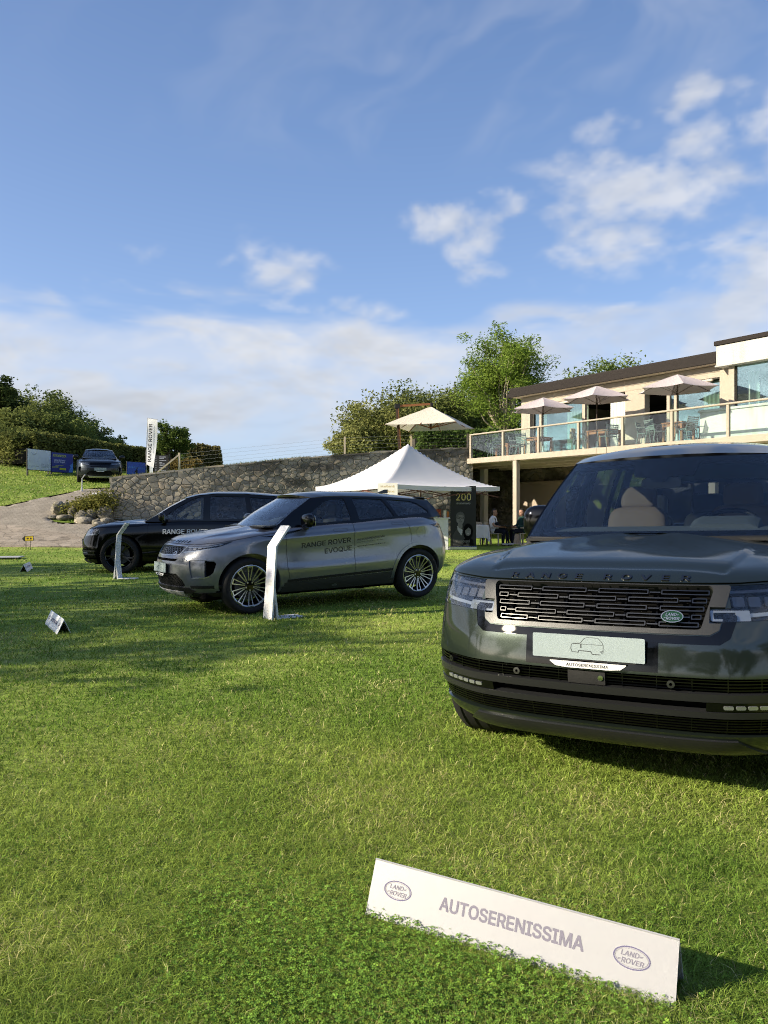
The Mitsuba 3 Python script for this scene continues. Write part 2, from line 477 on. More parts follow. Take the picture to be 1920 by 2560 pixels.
def trefoils(x, y, z, r, col, rg):
    n = len(x)
    V, F, C = [], [], []
    az0 = rg.uniform(0, 2 * np.pi, n)
    tx, ty = rg.normal(0, 0.28, n), rg.normal(0, 0.28, n)
    for k in range(3):
        a = az0 + k * 2 * np.pi / 3 + rg.normal(0, 0.15, n)
        d = np.stack([np.cos(a), np.sin(a)], -1)
        e = np.stack([-np.sin(a), np.cos(a)], -1)
        pts = []
        for (u, wv, up) in ((0.05, 0, 0), (0.55, 0.46, 0.10), (1.0, 0.34, 0.02), (0.9, 0.0, -0.10), (1.0, -0.34, 0.02), (0.55, -0.46, 0.10)):
            q = d * (u * r)[:, None] + e * (wv * r)[:, None]
            pts.append(np.c_[x + q[:, 0], y + q[:, 1], z + up * r + q[:, 0] * tx + q[:, 1] * ty])
        v = np.stack(pts, 1).reshape(-1, 3)
        o = np.arange(n)[:, None] * 6 + k * 0
        f = np.concatenate([o + np.array([[0, 2, 1]]), o + np.array([[0, 3, 2]]), o + np.array([[0, 4, 3]]), o + np.array([[0, 5, 4]])], 1).reshape(-1, 3)
        V.append(v); F.append(f + k * n * 6); C.append(np.repeat(col * rg.uniform(0.8, 1.2, (n, 1)), 6, axis=0))
    return np.vstack(V), np.vstack(F), np.vstack(C)


def clover_mask(x, y):
    return fb(x, y, 0.9, 31, 3) + 0.12 * np.exp(-((x - .6) ** 2 / 1.1 + (y - 2.45) ** 2 / .5)) + .06 * np.exp(-((x + .2) ** 2 + (y - 3.4) ** 2) / 1.2)


def grass_colour(x, y, n, rg):
    big = fb(x, y, 0.35, 11, 3)
    pat = fb(x, y, 1.7, 12, 3)
    t = np.clip((big - 0.35) / 0.3 * 0.6 + (pat - 0.35) / 0.3 * 0.4, 0, 1)[:, None]
    c = np.array([0.160, 0.262, 0.045]) * (1 - t) + np.array([0.330, 0.405, 0.088]) * t
    dry = (rg.uniform(0, 1, n) < 0.05 + 0.16 * np.clip((pat - 0.5) * 4, 0, 1))[:, None]
    c = np.where(dry, np.array([0.54, 0.50, 0.24]), c)
    return c * rg.uniform(0.50, 1.42, (n, 1)) + rg.normal(0, 0.004, (n, 3)).clip(-0.01, 0.01)


def make_grass():
    rg = np.random.default_rng(3)
    V, F, C, at = [], [], [], 0

    def push(t):
        nonlocal at
        V.append(t[0]); F.append(t[1] + at); C.append(t[2]); at += len(t[0])
    n1, n2 = int(215000 * GRASS), int(110000 * GRASS)
    d = np.concatenate([1 / rg.uniform(1 / 14.0, 1 / 1.5, n1), np.exp(rg.uniform(math.log(3.0), math.log(31), n2))])
    th = rg.uniform(-math.radians(36), math.radians(36), len(d))
    x, y = d * np.sin(th), d * np.cos(th)
    ok = keep_off(x, y) & ~((y > 25) & (x > -1))
    ok &= ~((x > -10.2) & (y > np.interp(x, WALL[:, 0], WALL[:, 1]) - 0.1))
    x, y, d = x[ok], y[ok], d[ok]
    z = gz(x, y)
    cl = clover_mask(x, y)
    n = len(x)
    h = rg.uniform(0.020, 0.046, n) * (0.8 + 0.5 * fb(x, y, 1.1, 5)) * np.clip(1.25 - (cl - 0.5) * 2.0, 0.55, 1.1)
    w = np.maximum(0.0026, 0.00105 * d) * rg.uniform(0.7, 1.3, n)
    push(blades(x, y, z - 0.004, h, w, grass_colour(x, y, n, rg), rg.uniform(0.4, 1.7, n), rg))
    # clover, thick in patches
    nc = int(80000 * GRASS)
    d = 1 / rg.uniform(1 / 7.5, 1 / 1.5, nc)
    th = rg.uniform(-math.radians(36), math.radians(36), nc)
    x, y = d * np.sin(th), d * np.cos(th)
    ok = clover_mask(x, y) + rg.normal(0, 0.10, nc) > 0.60
    x, y = x[ok], y[ok]
    n = len(x)
    col = np.array([0.165, 0.285, 0.050]) * rg.uniform(0.65, 1.5, (n, 1)) + np.array([0.05, 0.04, 0.0]) * (rg.uniform(0, 1, (n, 1)) < 0.12)
    push(trefoils(x, y, gz(x, y) + rg.uniform(0.010, 0.031, n), rg.uniform(0.0042, 0.0084, n), col, rg))
    m = trimesh.Trimesh(np.vstack(V), np.vstack(F), process=False)
    k = part(None, 'grass', m, 'mat_grass', False, color=np.vstack(C))
    labels[k] = {'kind': 'stuff', 'label': 'short green lawn grass mixed with clover', 'category': 'grass'}
    # rough tufts along the top of the wall and on the upper lawn
    V, F, C, at = [], [], [], 0
    n = 9000
    s = rg.uniform(0, WLEN - 0.5, n)
    p = wall_xy(s) + rg.uniform(0.32, 1.6, (n, 1)) * np.array([[-.22, .97]])
    z = gz2(p[:, 0], p[:, 1])
    col = np.where(rg.uniform(0, 1, (n, 1)) < 0.45, np.array([[0.27, 0.25, 0.09]]), np.array([[0.11, 0.15, 0.03]])) * rg.uniform(0.6, 1.3, (n, 1))
    push(blades(p[:, 0], p[:, 1], z, rg.uniform(0.05, 0.26, n), rg.uniform(0.012, 0.03, n), col, rg.uniform(0.2, 1.0, n), rg))
    n = 26000
    x, y = rg.uniform(-24, -11.0, n), rg.uniform(28, 44, n)
    ok = keep_off(x, y)
    x, y = x[ok], y[ok]
    n = len(x)
    push(blades(x, y, gz(x, y), rg.uniform(0.03, 0.07, n), rg.uniform(0.02, 0.05, n), grass_colour(x, y, n, rg), rg.uniform(0.2, 1.0, n), rg))
    m = trimesh.Trimesh(np.vstack(V), np.vstack(F), process=False)
    k = part(None, 'rough_grass', m, 'mat_grass', False, color=np.vstack(C))
    labels[k] = {'kind': 'stuff', 'label': 'longer yellowish grass along the wall top and upper slope', 'category': 'grass'}


GRASS = 1.0
make_grass()
# ------------------------------------------------------------------ stone retaining wall
def wall_col(p, n, uv):
    a = mikit.fbm(p.x * 2.2, p.y * 2.2, p.z * 2.2, 3)
    b = mikit.fbm(p.x * 17, p.y * 17, p.z * 17, 3)
    c = mikit.mix((0.235, 0.200, 0.150), (0.105, 0.094, 0.075), mikit.smoothstep(0.40, 0.66, a))
    c = mikit.mix(c, (0.055, 0.052, 0.045), 0.75 * mikit.smoothstep(-7.5, -2.0, p.x) * mikit.smoothstep(0.36, 0.62, mikit.fbm(p.x * 1.1, p.y * 1.1, p.z * 1.6, 3)))
    return c * (0.55 + 0.9 * b)


stone_tints = []
for q, (m1, m2) in enumerate([((0.38, 0.34, 0.27), (0.29, 0.26, 0.21)), ((0.34, 0.31, 0.25), (0.25, 0.23, 0.19)), ((0.37, 0.32, 0.245), (0.30, 0.25, 0.19)), ((0.32, 0.295, 0.255), (0.24, 0.222, 0.19))]):
    def fn(p, n, uv, m1=m1, m2=m2):
        b = mikit.fbm(p.x * 15, p.y * 15, p.z * 15, 3)
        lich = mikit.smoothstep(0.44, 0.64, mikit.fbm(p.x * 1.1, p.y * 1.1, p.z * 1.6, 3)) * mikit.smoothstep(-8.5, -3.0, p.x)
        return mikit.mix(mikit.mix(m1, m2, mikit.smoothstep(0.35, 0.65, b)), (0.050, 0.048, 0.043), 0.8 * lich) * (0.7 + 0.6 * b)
    stone_tints.append(proc_plain(f'mat_stone_{q}', fn, 0.9, 0.15))
proc_plain('mat_mortar', lambda p, n, uv: mi.Color3f(0.19, 0.172, 0.142) * (0.6 + 0.8 * mikit.fbm(p.x * 12, p.y * 12, p.z * 12, 2)), 0.95, 0.1)


def stone_cells(length, height_fn, size, rg, zmin=0.0):
    """irregular stones: relaxed Voronoi cells of the strip 0..length, as shapely polygons"""
    H = max(height_fn(np.linspace(0, length, 50)))
    n = int(length * (H - zmin) / (size * size * 0.85))
    p = np.c_[rg.uniform(0, length, n), rg.uniform(zmin, H, n)]
    for _ in range(3):
        ext = np.vstack([p, p * [-1, 1], [2 * length, 0] + p * [-1, 1], [0, 2 * zmin] + p * [1, -1], [0, 2 * H] + p * [1, -1]])
        ext[:, 1] *= 1.25
        vor = Voronoi(ext)
        cells = [vor.vertices[vor.regions[vor.point_region[i]]] / [1, 1.25] for i in range(n)]
        if _ < 1:
            p = np.array([np.mean(c, 0) for c in cells])
            p = p * 0.7 + 0.3 * (p + rg.normal(0, size * .25, p.shape))
            p = np.c_[np.clip(p[:, 0], 0.01, length - .01), np.clip(p[:, 1], zmin + .01, H - .01)]
    xs = np.linspace(0, length, 60)
    region = Polygon(np.vstack([[(0, zmin)], np.c_[xs, height_fn(xs)], [(length, zmin)]]))
    out = []
    for c in cells:
        g = Polygon(c).intersection(region)
        if isinstance(g, Polygon) and g.area > 0.006:
            out.append(g)
    return out


def stone_block(g, to_world, rg, joint=0.006, depth=0.034):
    """one stone: its cell shrunk by the joint, rounded, standing proud with a bevelled, uneven face"""
    g = g.buffer(-joint - .012).buffer(.012, 2)
    if g.is_empty or not isinstance(g, Polygon):
        return None
    g = g.simplify(.008)
    c = np.array(g.exterior.coords)[:-1]
    if len(c) < 3:
        return None
    ctr = c.mean(0)
    d = depth * rg.uniform(.55, 1.25)
    lv = [(1.0, -.05), (0.985, d * .6), (0.88, d)]
    V = [np.c_[ctr + (c - ctr) * k, np.full(len(c), h)] for k, h in lv]
    tilt = rg.normal(0, .05, 2)
    top = V[-1]
    top[:, 2] += (top[:, :2] - ctr) @ tilt + rg.normal(0, .006, len(c))
    V.append(np.array([[ctr[0], ctr[1], d * 1.12]]))
    n = len(c)
    f = []
    i = np.arange(n)
    j = (i + 1) % n
    for k in range(2):
        a, b = k * n, (k + 1) * n
        f.append(np.c_[a + i, a + j, b + j])
        f.append(np.c_[a + i, b + j, b + i])
    f.append(np.c_[2 * n + i, 2 * n + j, np.full(n, 3 * n)])
    v = np.vstack(V)
    w = to_world(v[:, 0], v[:, 1], v[:, 2])
    t = trimesh.Trimesh(w, np.vstack(f), process=False)
    return t


def wall_world(s, z, h):
    p = wall_xy(s)
    e = (wall_xy(np.asarray(s) + .02) - wall_xy(np.asarray(s) - .02))
    e /= np.linalg.norm(e, axis=-1, keepdims=True)
    nrm = np.stack([e[:, 1], -e[:, 0]], -1)                   # towards the lawn
    return np.c_[p + nrm * np.asarray(h)[:, None], z]


def stone_wall(key, cells, to_world, rg, limit, vis):
    order = sorted(range(len(cells)), key=lambda i: -vis(cells[i]) * cells[i].area)
    rest = []
    for r, i in enumerate(order):
        m = stone_block(cells[i], to_world, rg)
        if m is None:
            continue
        if r < limit:
            part(key, 'stone', m, stone_tints[int(rg.integers(0, 4))], 35)
        else:
            rest.append(m)
    if rest:
        part(key, 'small_stones', trimesh.util.concatenate(rest), stone_tints[1], 35, kind='stuff')


WK = thing('retaining_wall', 'long retaining wall of irregular brown rubble stone, rising to the right behind the cars', 'wall')
_rg = np.random.default_rng(5)
_ss = np.linspace(0, WLEN, 80)
_f, _b = wall_world(_ss, _ss * 0, np.zeros(80)), wall_world(_ss, _ss * 0, np.full(80, -.42))
_tp = wall_top(_ss) - .02
_v = np.vstack([np.c_[_f[:, :2], np.full(80, -.3)], np.c_[_f[:, :2], _tp], np.c_[_b[:, :2], _tp], np.c_[_b[:, :2], np.full(80, -.3)]])
_i = np.arange(79)
_q = np.vstack([np.c_[a * 80 + _i, a * 80 + _i + 1, b * 80 + _i + 1, b * 80 + _i] for a, b in ((0, 1), (1, 2), (2, 3), (3, 0))] + [[[0, 80, 160, 240]], [[79, 319, 239, 159]]])
part(WK, 'mortar', (_v, _q), 'mat_mortar', False)
_cells = stone_cells(WLEN, wall_top, 0.235, _rg, 0.0)
_zc = lambda g: g.centroid.y
stone_wall(WK, _cells, wall_world, _rg, 300, lambda g: 1.0 if g.centroid.y > np.interp(g.centroid.x, [0, 2, 5, 8, 14], [.9, 1.3, 1.95, 2.1, 2.3]) else 0.15)
# coping stones along the top, and the rough end face
_s = 0.0
while _s < WLEN - .3:
    _w = _rg.uniform(.35, .75)
    s1 = min(_s + _w, WLEN)
    c = [wall_world(np.array([x]), np.array([wall_top(x) + dz]), np.array([h]))[0] for x in (_s + .012, s1 - .012) for dz in (-.03, _rg.uniform(.02, .055)) for h in (.05 + _rg.normal(0, .008), -.44)]
    part(WK, 'coping_stone', trimesh.convex.convex_hull(np.array(c)), stone_tints[int(_rg.integers(0, 4))], False)
    _s = s1
_e0 = (wall_xy(.05) - wall_xy(0.))
_e0 /= np.linalg.norm(_e0)
_n0 = np.array([_e0[1], -_e0[0]])
for k in range(9):
    z = .75 + k * .21
    w = wall_xy(0.)
    for (h0, h1) in ((.04, -.19 - .08 * (k % 2)), (-.21 - .08 * (k % 2), -.44)):
        c = [np.r_[w - _e0 * d + _n0 * h, z + dz] for d in (-.05, _rg.uniform(.02, .07)) for h in (h0 - .012, h1 + .012) for dz in (.01, .20)]
        part(WK, 'end_stone', trimesh.convex.convex_hull(np.array(c) + _rg.normal(0, .008, (8, 3))), stone_tints[k % 4], False)

# ------------------------------------------------------------------ club house: local frame a along the front, b inwards, z up
BO, BE, BN = np.array([5.08, 30.0, 0.0]), np.array([.579, -.815, 0.0]), np.array([.815, .579, 0.0])
BM = frame(BO, BE, BN, (0, 0, 1))
FL = 3.56                                                     # terrace floor


def bw(a, b, z):
    return BO + BE * a + BN * b + np.array([0, 0, z])


def beige_col(p, n, uv):
    a = mikit.fbm(p.x * .7, p.y * .7, p.z * .7, 3)
    run = mikit.fbm((p.x - p.y) * 5.0, p.z * .5, 0, 3)
    return mi.Color3f(0.40, 0.345, 0.285) * (0.86 + 0.2 * a) * (0.93 + .14 * run)


proc_plain('mat_beige_render', beige_col, 0.8, 0.2)
proc_plain('mat_white_render', lambda p, n, uv: mikit.mix((0.50, 0.495, 0.475), (0.44, 0.425, 0.38), mikit.smoothstep(.45, .75, mikit.fbm((p.x - p.y) * 3.2, p.z * .6, 0, 4))), 0.8, 0.2)
plain('mat_roof_brown', (0.022, 0.018, 0.017), 0.7, 0.12)
plain('mat_roof_dark', (0.03, 0.026, 0.025), 0.7, 0.12)
plain('mat_soffit', (0.55, 0.48, 0.40), 0.85, 0.1)
plain('mat_inner_wall', (0.68, 0.66, 0.61), 0.85, 0.1)
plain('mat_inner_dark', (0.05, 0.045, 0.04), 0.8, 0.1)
plain('mat_blind', (0.36, 0.30, 0.25), 0.8, 0.1)
proc_plain('mat_tiles', lambda p, n, uv: mi.Color3f(0.48, 0.44, 0.39) * (0.8 + .4 * mikit.fbm(p.x * 4, p.y * 4, 0, 3)), 0.7, 0.2)
mat('mat_rail_glass', {'type': 'thindielectric', 'int_ior': 1.5, 'specular_transmittance': rgb(0.72, 0.90, 0.86)})
mat('mat_facade_glass', {'type': 'blendbsdf', 'weight': 0.42,
                         'b0': {'type': 'thindielectric', 'int_ior': 1.5, 'specular_transmittance': rgb(0.55, 0.75, 0.70)},
                         'b1': {'type': 'roughconductor', 'alpha': 0.004, 'material': 'none', 'specular_reflectance': rgb(0.62, 0.90, 0.92)}})
scene['mat_facade_glass']['b1'] = two(scene['mat_facade_glass']['b1'])
scene['mat_facade_glass'] = {'type': 'blendbsdf', 'weight': 0.42, 'b0': scene['mat_facade_glass']['b0'], 'b1': {'type': 'conductor', 'material': 'none', 'specular_reflectance': rgb(0.62, 0.90, 0.92)}}
plain('mat_curtain', (0.60, 0.60, 0.50), 0.85, 0.1)
plain('mat_curtain_white', (0.72, 0.72, 0.70), 0.85, 0.1)

HK = thing('club_house', 'two-storey beige building with a glass-railed upper terrace and dark flat roof', 'building')


def hb(name, a0, a1, b0, b1, z0, z1, m='mat_beige_render', ch=0.0, parent=None):
    return part(parent or HK, name, cub(a0, a1, b0, b1, z0, z1, ch), m, False, BM)


def pane_sheet(a0, a1, z0, z1, b):
    v = np.array([bw(a0, b, z0), bw(a1, b, z0), bw(a1, b, z1), bw(a0, b, z1)])
    return trimesh.Trimesh(v, [[0, 1, 2], [0, 2, 3]], process=False)


A1 = 14.0
# terrace slab with its edge beam
hb('edge_beam', -5.15, 3.98, 0.0, .22, 3.35, FL + .005, ch=.008)
hb('edge_beam', 3.995, 4.42, -.006, .22, 3.345, FL + .005, ch=.008)
hb('edge_beam', 4.435, A1, 0.0, .22, 3.35, FL + .005, ch=.008)
hb('canopy_end', -5.15, -5.0, .225, 3.0, 3.35, FL, ch=.006)
hb('terrace_slab', -5.0, A1, .225, 9.0, 3.42, FL - .004, 'mat_soffit')
hb('terrace_floor', -5.0, A1, .225, 9.0, FL - .001, FL + .02, 'mat_tiles')
for b in (1.3, 2.6, 3.9):
    hb('ceiling_beam', -4.9, A1, b, b + .14, 3.30, 3.418, 'mat_soffit')
# ground floor
hb('column', -.10, .10, .02, .22, -.1, 3.348, ch=.006)
hb('column', 8.2, 8.42, .02, .22, -.1, 3.348, ch=.006)
hb('paving', -4.8, A1, -.2, 9.0, .03, .10, 'mat_tiles')
hb('back_wall', -1.35, 1.3, 5.9, 6.2, .1, 3.418, 'mat_inner_wall')
hb('back_wall', 1.3, A1, 4.75, 5.0, 2.6, 3.418, 'mat_inner_wall')
hb('back_wall', 8.5, A1, 4.75, 5.0, .1, 2.6, 'mat_inner_wall')
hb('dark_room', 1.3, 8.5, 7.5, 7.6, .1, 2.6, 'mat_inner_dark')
hb('door_head', 1.1, 8.6, 4.62, 4.76, 2.52, 2.66, 'mat_inner_dark')
for a in (1.36, 2.9, 3.0, 4.6, 6.2, 8.4):
    hb('door_frame', a, a + .10, 4.66, 4.76, .1, 2.52, 'mat_inner_dark')
for a0, a1 in ((1.46, 2.9), (3.1, 4.6), (4.7, 6.2), (6.3, 8.4)):
    part(HK, 'door_pane', pane_sheet(a0, a1, .12, 2.52, 4.70), 'mat_privacy_glass', False)
# stone piers and blind under the left end of the terrace
_pier = thing('stone_pier', 'narrow pier of rubble stone under the terrace beside the taupe blind', 'pillar')
_pc = [g for g in stone_cells(.62, lambda x: 0 * x + 3.4, .26, np.random.default_rng(8), .05)]
part(_pier, 'mortar', cub(-2.0, -1.38, 5.7, 6.1, 0, 3.415), 'mat_mortar', False, BM)
stone_wall(_pier, _pc, lambda s, z, h: np.array([bw(-2.0 + x, 5.7 - hh, zz) for x, zz, hh in zip(s, z, h)]), np.random.default_rng(9), 40, lambda g: 1)
_up = thing('stone_backdrop', 'rubble stone wall in the shade under the left end of the terrace', 'wall')
part(_up, 'mortar', cub(-10.5, -2.0, 5.85, 6.2, 0, 3.5), 'mat_mortar', False, BM)
_pc = stone_cells(8.5, lambda x: 0 * x + 3.4, .30, np.random.default_rng(12), .05)
stone_wall(_up, _pc, lambda s, z, h: np.array([bw(-10.5 + x, 5.85 - hh, zz) for x, zz, hh in zip(s, z, h)]), np.random.default_rng(13), 220, lambda g: g.centroid.y)
_bl = thing('roller_blind', 'taupe roller blind let down between stone walls under the terrace', 'blind')
part(_bl, 'cloth', cub(-5.4, -2.25, 5.52, 5.55, .15, 2.62), 'mat_blind', False, BM)
part(_bl, 'cassette', cub(-5.45, -2.2, 5.47, 5.62, 2.62, 2.78, .02), 'mat_blind', False, BM)
part(_bl, 'bottom_rail', cub(-5.4, -2.25, 5.5, 5.57, .10, .15, .01), 'mat_blind', False, BM)
hb('pale_post', -6.05, -5.75, 3.75, 4.0, .1, 3.418, 'mat_inner_wall')
for a, b in ((1.05, 3.0), (2.6, 2.2), (4.4, 2.2)):
    k = thing('pendant_lamp', {1.05: 'bell-shaped pendant lamp under the terrace, far one, by the dark doors', 2.6: 'bell-shaped cream pendant lamp under the terrace just right of the post', 4.4: 'bell-shaped pendant lamp under the terrace, mostly behind the green car'}[a], 'lamp', None)
    part(k, 'cord', rod(bw(a, b, 2.72), bw(a, b, 3.42), .008), 'mat_black_plastic')
    part(k, 'shade', lathe([(.03, .42), (.10, .40), (.14, .26), (.22, .10), (.235, .02), (.235, 0), (.22, 0), (.21, .10), (.13, .25), (.09, .38), (.03, .40)], 24).apply_transform(xf(*bw(a, b, 2.36))), 'mat_curtain_white', 40)
# upper storey: facade at b = 2.5
F0 = 2.5
hb('pier', -2.07, -1.56, F0, F0 + .30, FL + .02, 6.235)
hb('header', -1.555, 7.10, F0 - .02, F0 + .30, 5.84, 6.235)
hb('header_joint', 3.28, 3.30, F0 - .026, F0 - .018, 5.84, 6.235, 'mat_soffit')
hb('pier', 3.30, 4.15, F0 - .01, F0 + .30, FL + .02, 5.835)
hb('pier', 7.11, 7.56, F0 - .05, F0 + .30, FL + .02, 6.08)
hb('corner_return', -2.07, -1.80, F0 + .305, 9.0, FL + .02, 6.235)
for a in (-1.50, -1.12):
    hb('door_post', a, a + .07, F0 + .10, F0 + .20, FL + .02, 5.83, 'mat_inner_dark' if a < -1.3 else 'mat_beige_render')
for a0, a1 in ((-1.02, -.93), (1.24, 1.38), (5.05, 5.17), (5.34, 5.46), (-1.08, -.98)):
    hb('window_post', a0, a1, F0 + .02, F0 + .14, FL + .02, 5.832) if a0 != -1.08 else None
hb('track', -1.55, 3.28, F0 - .06, F0 + .02, 5.80, 5.837, 'mat_inner_dark')
hb('track', 4.16, 7.10, F0 - .06, F0 + .02, 5.78, 5.837, 'mat_inner_dark')
for a0, a1 in ((-.92, 1.23), (5.18, 5.33), (5.47, 7.09)):
    part(HK, 'window_pane', pane_sheet(a0, a1, FL + .03, 5.82, F0 + .08), 'mat_facade_glass')
part(HK, 'window_pane', pane_sheet(-1.42, -1.13, FL + .03, 5.82, F0 + .16), 'mat_facade_glass')
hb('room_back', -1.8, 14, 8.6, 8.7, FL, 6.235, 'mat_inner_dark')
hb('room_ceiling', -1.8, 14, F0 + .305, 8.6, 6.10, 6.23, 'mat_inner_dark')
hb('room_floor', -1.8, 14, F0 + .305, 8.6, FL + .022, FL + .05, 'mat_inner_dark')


def curtain(a0, a1, z0, z1, b, m, tied=False):
    n = 60
    a = np.linspace(a0, a1, n)
    wv = .045 * np.sin(np.linspace(0, (a1 - a0) * 40, n))
    V = []
    for z in np.linspace(z0, z1, 14):
        t = (z - z0) / (z1 - z0)
        if tied:
            k = 1 - .62 * np.exp(-((t - .22) / .16) ** 2)
            aa = a0 + (a - a0) * k
        else:
            aa = a
        V.append(np.stack([bw(x, b + w, z) for x, w in zip(aa, wv)]))
    V = np.array(V)
    i, j = np.meshgrid(np.arange(13), np.arange(n - 1), indexing='ij')
    q = np.stack([i * n + j, i * n + j + 1, (i + 1) * n + j + 1, (i + 1) * n + j], -1).reshape(-1, 4)
    return part(HK, 'curtain', (V.reshape(-1, 3), q), m, True)


curtain(.10, 1.20, FL + .05, 5.82, F0 + .45, 'mat_curtain')
curtain(-1.48, -1.1, FL + .05, 5.82, F0 + .5, 'mat_curtain_white')
curtain(2.35, 3.25, FL + .05, 5.82, F0 + .35, 'mat_curtain_white', True)
curtain(6.15, 7.08, FL + .05, 5.82, F0 + .55, 'mat_curtain')
curtain(7.75, 8.15, 4.75, 6.0, F0 + .55, 'mat_curtain_white')
# roof edge of the left part, in two dark steps, and the raised white part to the right
hb('roof_edge', -2.45, 7.22, F0 - .46, F0 - .40, 6.25, 6.42, 'mat_roof_brown', .006)
hb('roof_edge', -2.40, 7.22, F0 - .40, F0 - .34, 6.425, 6.60, 'mat_roof_brown', .006)
hb('roof_cap', -2.42, 7.22, F0 - .37, 9.2, 6.605, 6.64, 'mat_roof_dark')
hb('roof_upstand', -2.30, 7.22, F0 - .10, F0 + .10, 6.645, 6.70, 'mat_roof_dark')
hb('roof_slab', -2.38, 7.22, F0 - .335, 9.0, 6.255, 6.60, 'mat_soffit')
hb('parapet', 7.25, 14.0, F0 - .50, 9.0, 6.14, 6.78, 'mat_white_render', .01)
hb('parapet_cap', 7.20, 14.0, F0 - .55, 9.0, 6.785, 6.93, 'mat_roof_brown', .008)
hb('parapet_lip', 7.22, 14.0, F0 - .53, 9.0, 6.085, 6.135, 'mat_white_render', .008)
hb('window_post', 7.57, 7.76, F0 - .30, F0 - .10, FL + 1.2, 6.08)
part(HK, 'window_pane', pane_sheet(7.80, 14.0, FL + 1.22, 6.07, F0 - .20), 'mat_facade_glass')
hb('window_frame', 7.765, 7.80, F0 - .24, F0 - .12, FL + 1.2, 6.08, 'mat_inner_dark')
hb('planter_wall', 6.95, 14.0, F0 - .95, F0 - .35, FL + .02, FL + 1.02, 'mat_white_render', .01)
hb('planter_cap', 6.90, 14.0, F0 - 1.0, F0 - .33, FL + 1.023, FL + 1.10, 'mat_white_render', .01)
hb('window_sill', 7.57, 14.0, F0 - .33, F0 - .05, FL + 1.10, FL + 1.20)
for a in (9.4, 11.6):
    hb('parapet_joint', a, a + .012, F0 - .504, F0 - .49, 6.14, 6.78, 'mat_soffit')
hb('header_joint', -.2, -.18, F0 - .026, F0 - .018, 5.84, 6.235, 'mat_soffit')
hb('header_joint', 5.2, 5.22, F0 - .026, F0 - .018, 5.84, 6.235, 'mat_soffit')
hb('header_ledge', -1.555, 7.10, F0 - .045, F0 - .022, 6.03, 6.045, 'mat_beige_render')
for a0, a1 in ((-1.0, 1.0), (4.5, 6.9)):
    hb('awning_box', a0, a1, F0 - .16, F0 - .065, 5.72, 5.80, 'mat_soffit', .02)
# glass railing of the terrace
RK = thing('terrace_railing', 'beige framed glass railing along the terrace edge', 'railing')
posts = [-2.60, -.68, 1.22, 3.14, 5.04, 6.92, 8.81, 10.7]
for i, a in enumerate(posts):
    part(RK, 'post', cub(a - .045, a + .045, .03, .13, FL + .006, FL + .96, .006), 'mat_beige_render', False, BM)
    if i + 1 < len(posts):
        part(RK, 'glass_panel', pane_sheet(a + .07, posts[i + 1] - .07, FL + .03, FL + .93, .08), 'mat_rail_glass')
part(RK, 'handrail', cub(-2.65, 12, .02, .14, FL + .965, FL + 1.02, .012), 'mat_beige_render', False, BM)
# ------------------------------------------------------------------ trees, hedges, rocks
def leaf_mat(name, c, trans=0.55):
    return mat(name, {'type': 'principledthin', 'base_color': {'type': 'mesh_attribute', 'name': 'vertex_color'}, 'roughness': 0.45, 'diff_trans': trans, 'eta': 1.4})


leaf_mat('mat_leaf', None)
proc_plain('mat_bark', lambda p, n, uv: mi.Color3f(0.13, 0.105, 0.08) * (0.5 + mikit.fbm(p.x * 14, p.y * 14, p.z * 3, 3)), 0.9, 0.1)
proc_plain('mat_pale_bark', lambda p, n, uv: mi.Color3f(0.30, 0.26, 0.20) * (0.6 + .8 * mikit.fbm(p.x * 14, p.y * 14, p.z * 3, 3)), 0.9, 0.1)
proc_plain('mat_rock', lambda p, n, uv: mikit.mix((0.30, 0.27, 0.22), (0.13, 0.12, 0.095), mikit.smoothstep(.4, .65, mikit.fbm(p.x * 3, p.y * 3, p.z * 3, 4))) * (0.7 + .6 * mikit.fbm(p.x * 20, p.y * 20, p.z * 20, 2)), 0.9, 0.15)


def leaf_mesh(p, size, col, rg, up=0.35, droop=0.0, aspect=0.5):
    """one folded diamond (two triangles) per point"""
    n = len(p)
    d = rg.normal(0, 1, (n, 3))
    d[:, 2] = d[:, 2] * .6 - droop
    d /= np.linalg.norm(d, axis=1, keepdims=True)
    w = rg.normal(0, 1, (n, 3)) + [0, 0, up]
    s = np.cross(d, w)
    s /= np.linalg.norm(s, axis=1, keepdims=True) + 1e-9
    nn = np.cross(s, d)
    L = (size * rg.uniform(.6, 1.3, n))[:, None]
    a, b = p - d * L * .5, p + d * L * .5
    c1, c2 = p + s * L * aspect * .5 + nn * L * .12, p - s * L * aspect * .5 + nn * L * .12
    v = np.stack([a, c1, b, c2], 1).reshape(-1, 3)
    o = np.arange(n)[:, None] * 4
    f = np.concatenate([o + np.array([[0, 1, 2]]), o + np.array([[0, 2, 3]])], 1).reshape(-1, 3)
    return v, f, np.repeat(col, 4, axis=0)


def foliage(key, name, p, size, c0, c1, rg, **k):
    n = len(p)
    t = rg.uniform(0, 1, (n, 1))
    clump = meshkit.fbm(p * .9, 2, 4)[:, None]
    t = np.clip(.55 * t + 1.3 * (clump - .5) + .25, 0, 1)
    col = 1.4 * (np.array(c0) * (1 - t) + np.array(c1) * t) * rg.uniform(.75, 1.25, (n, 1))
    v, f, c = leaf_mesh(p, size, col, rg, **k)
    return part(key, name, trimesh.Trimesh(v, f, process=False), 'mat_leaf', False, color=c)


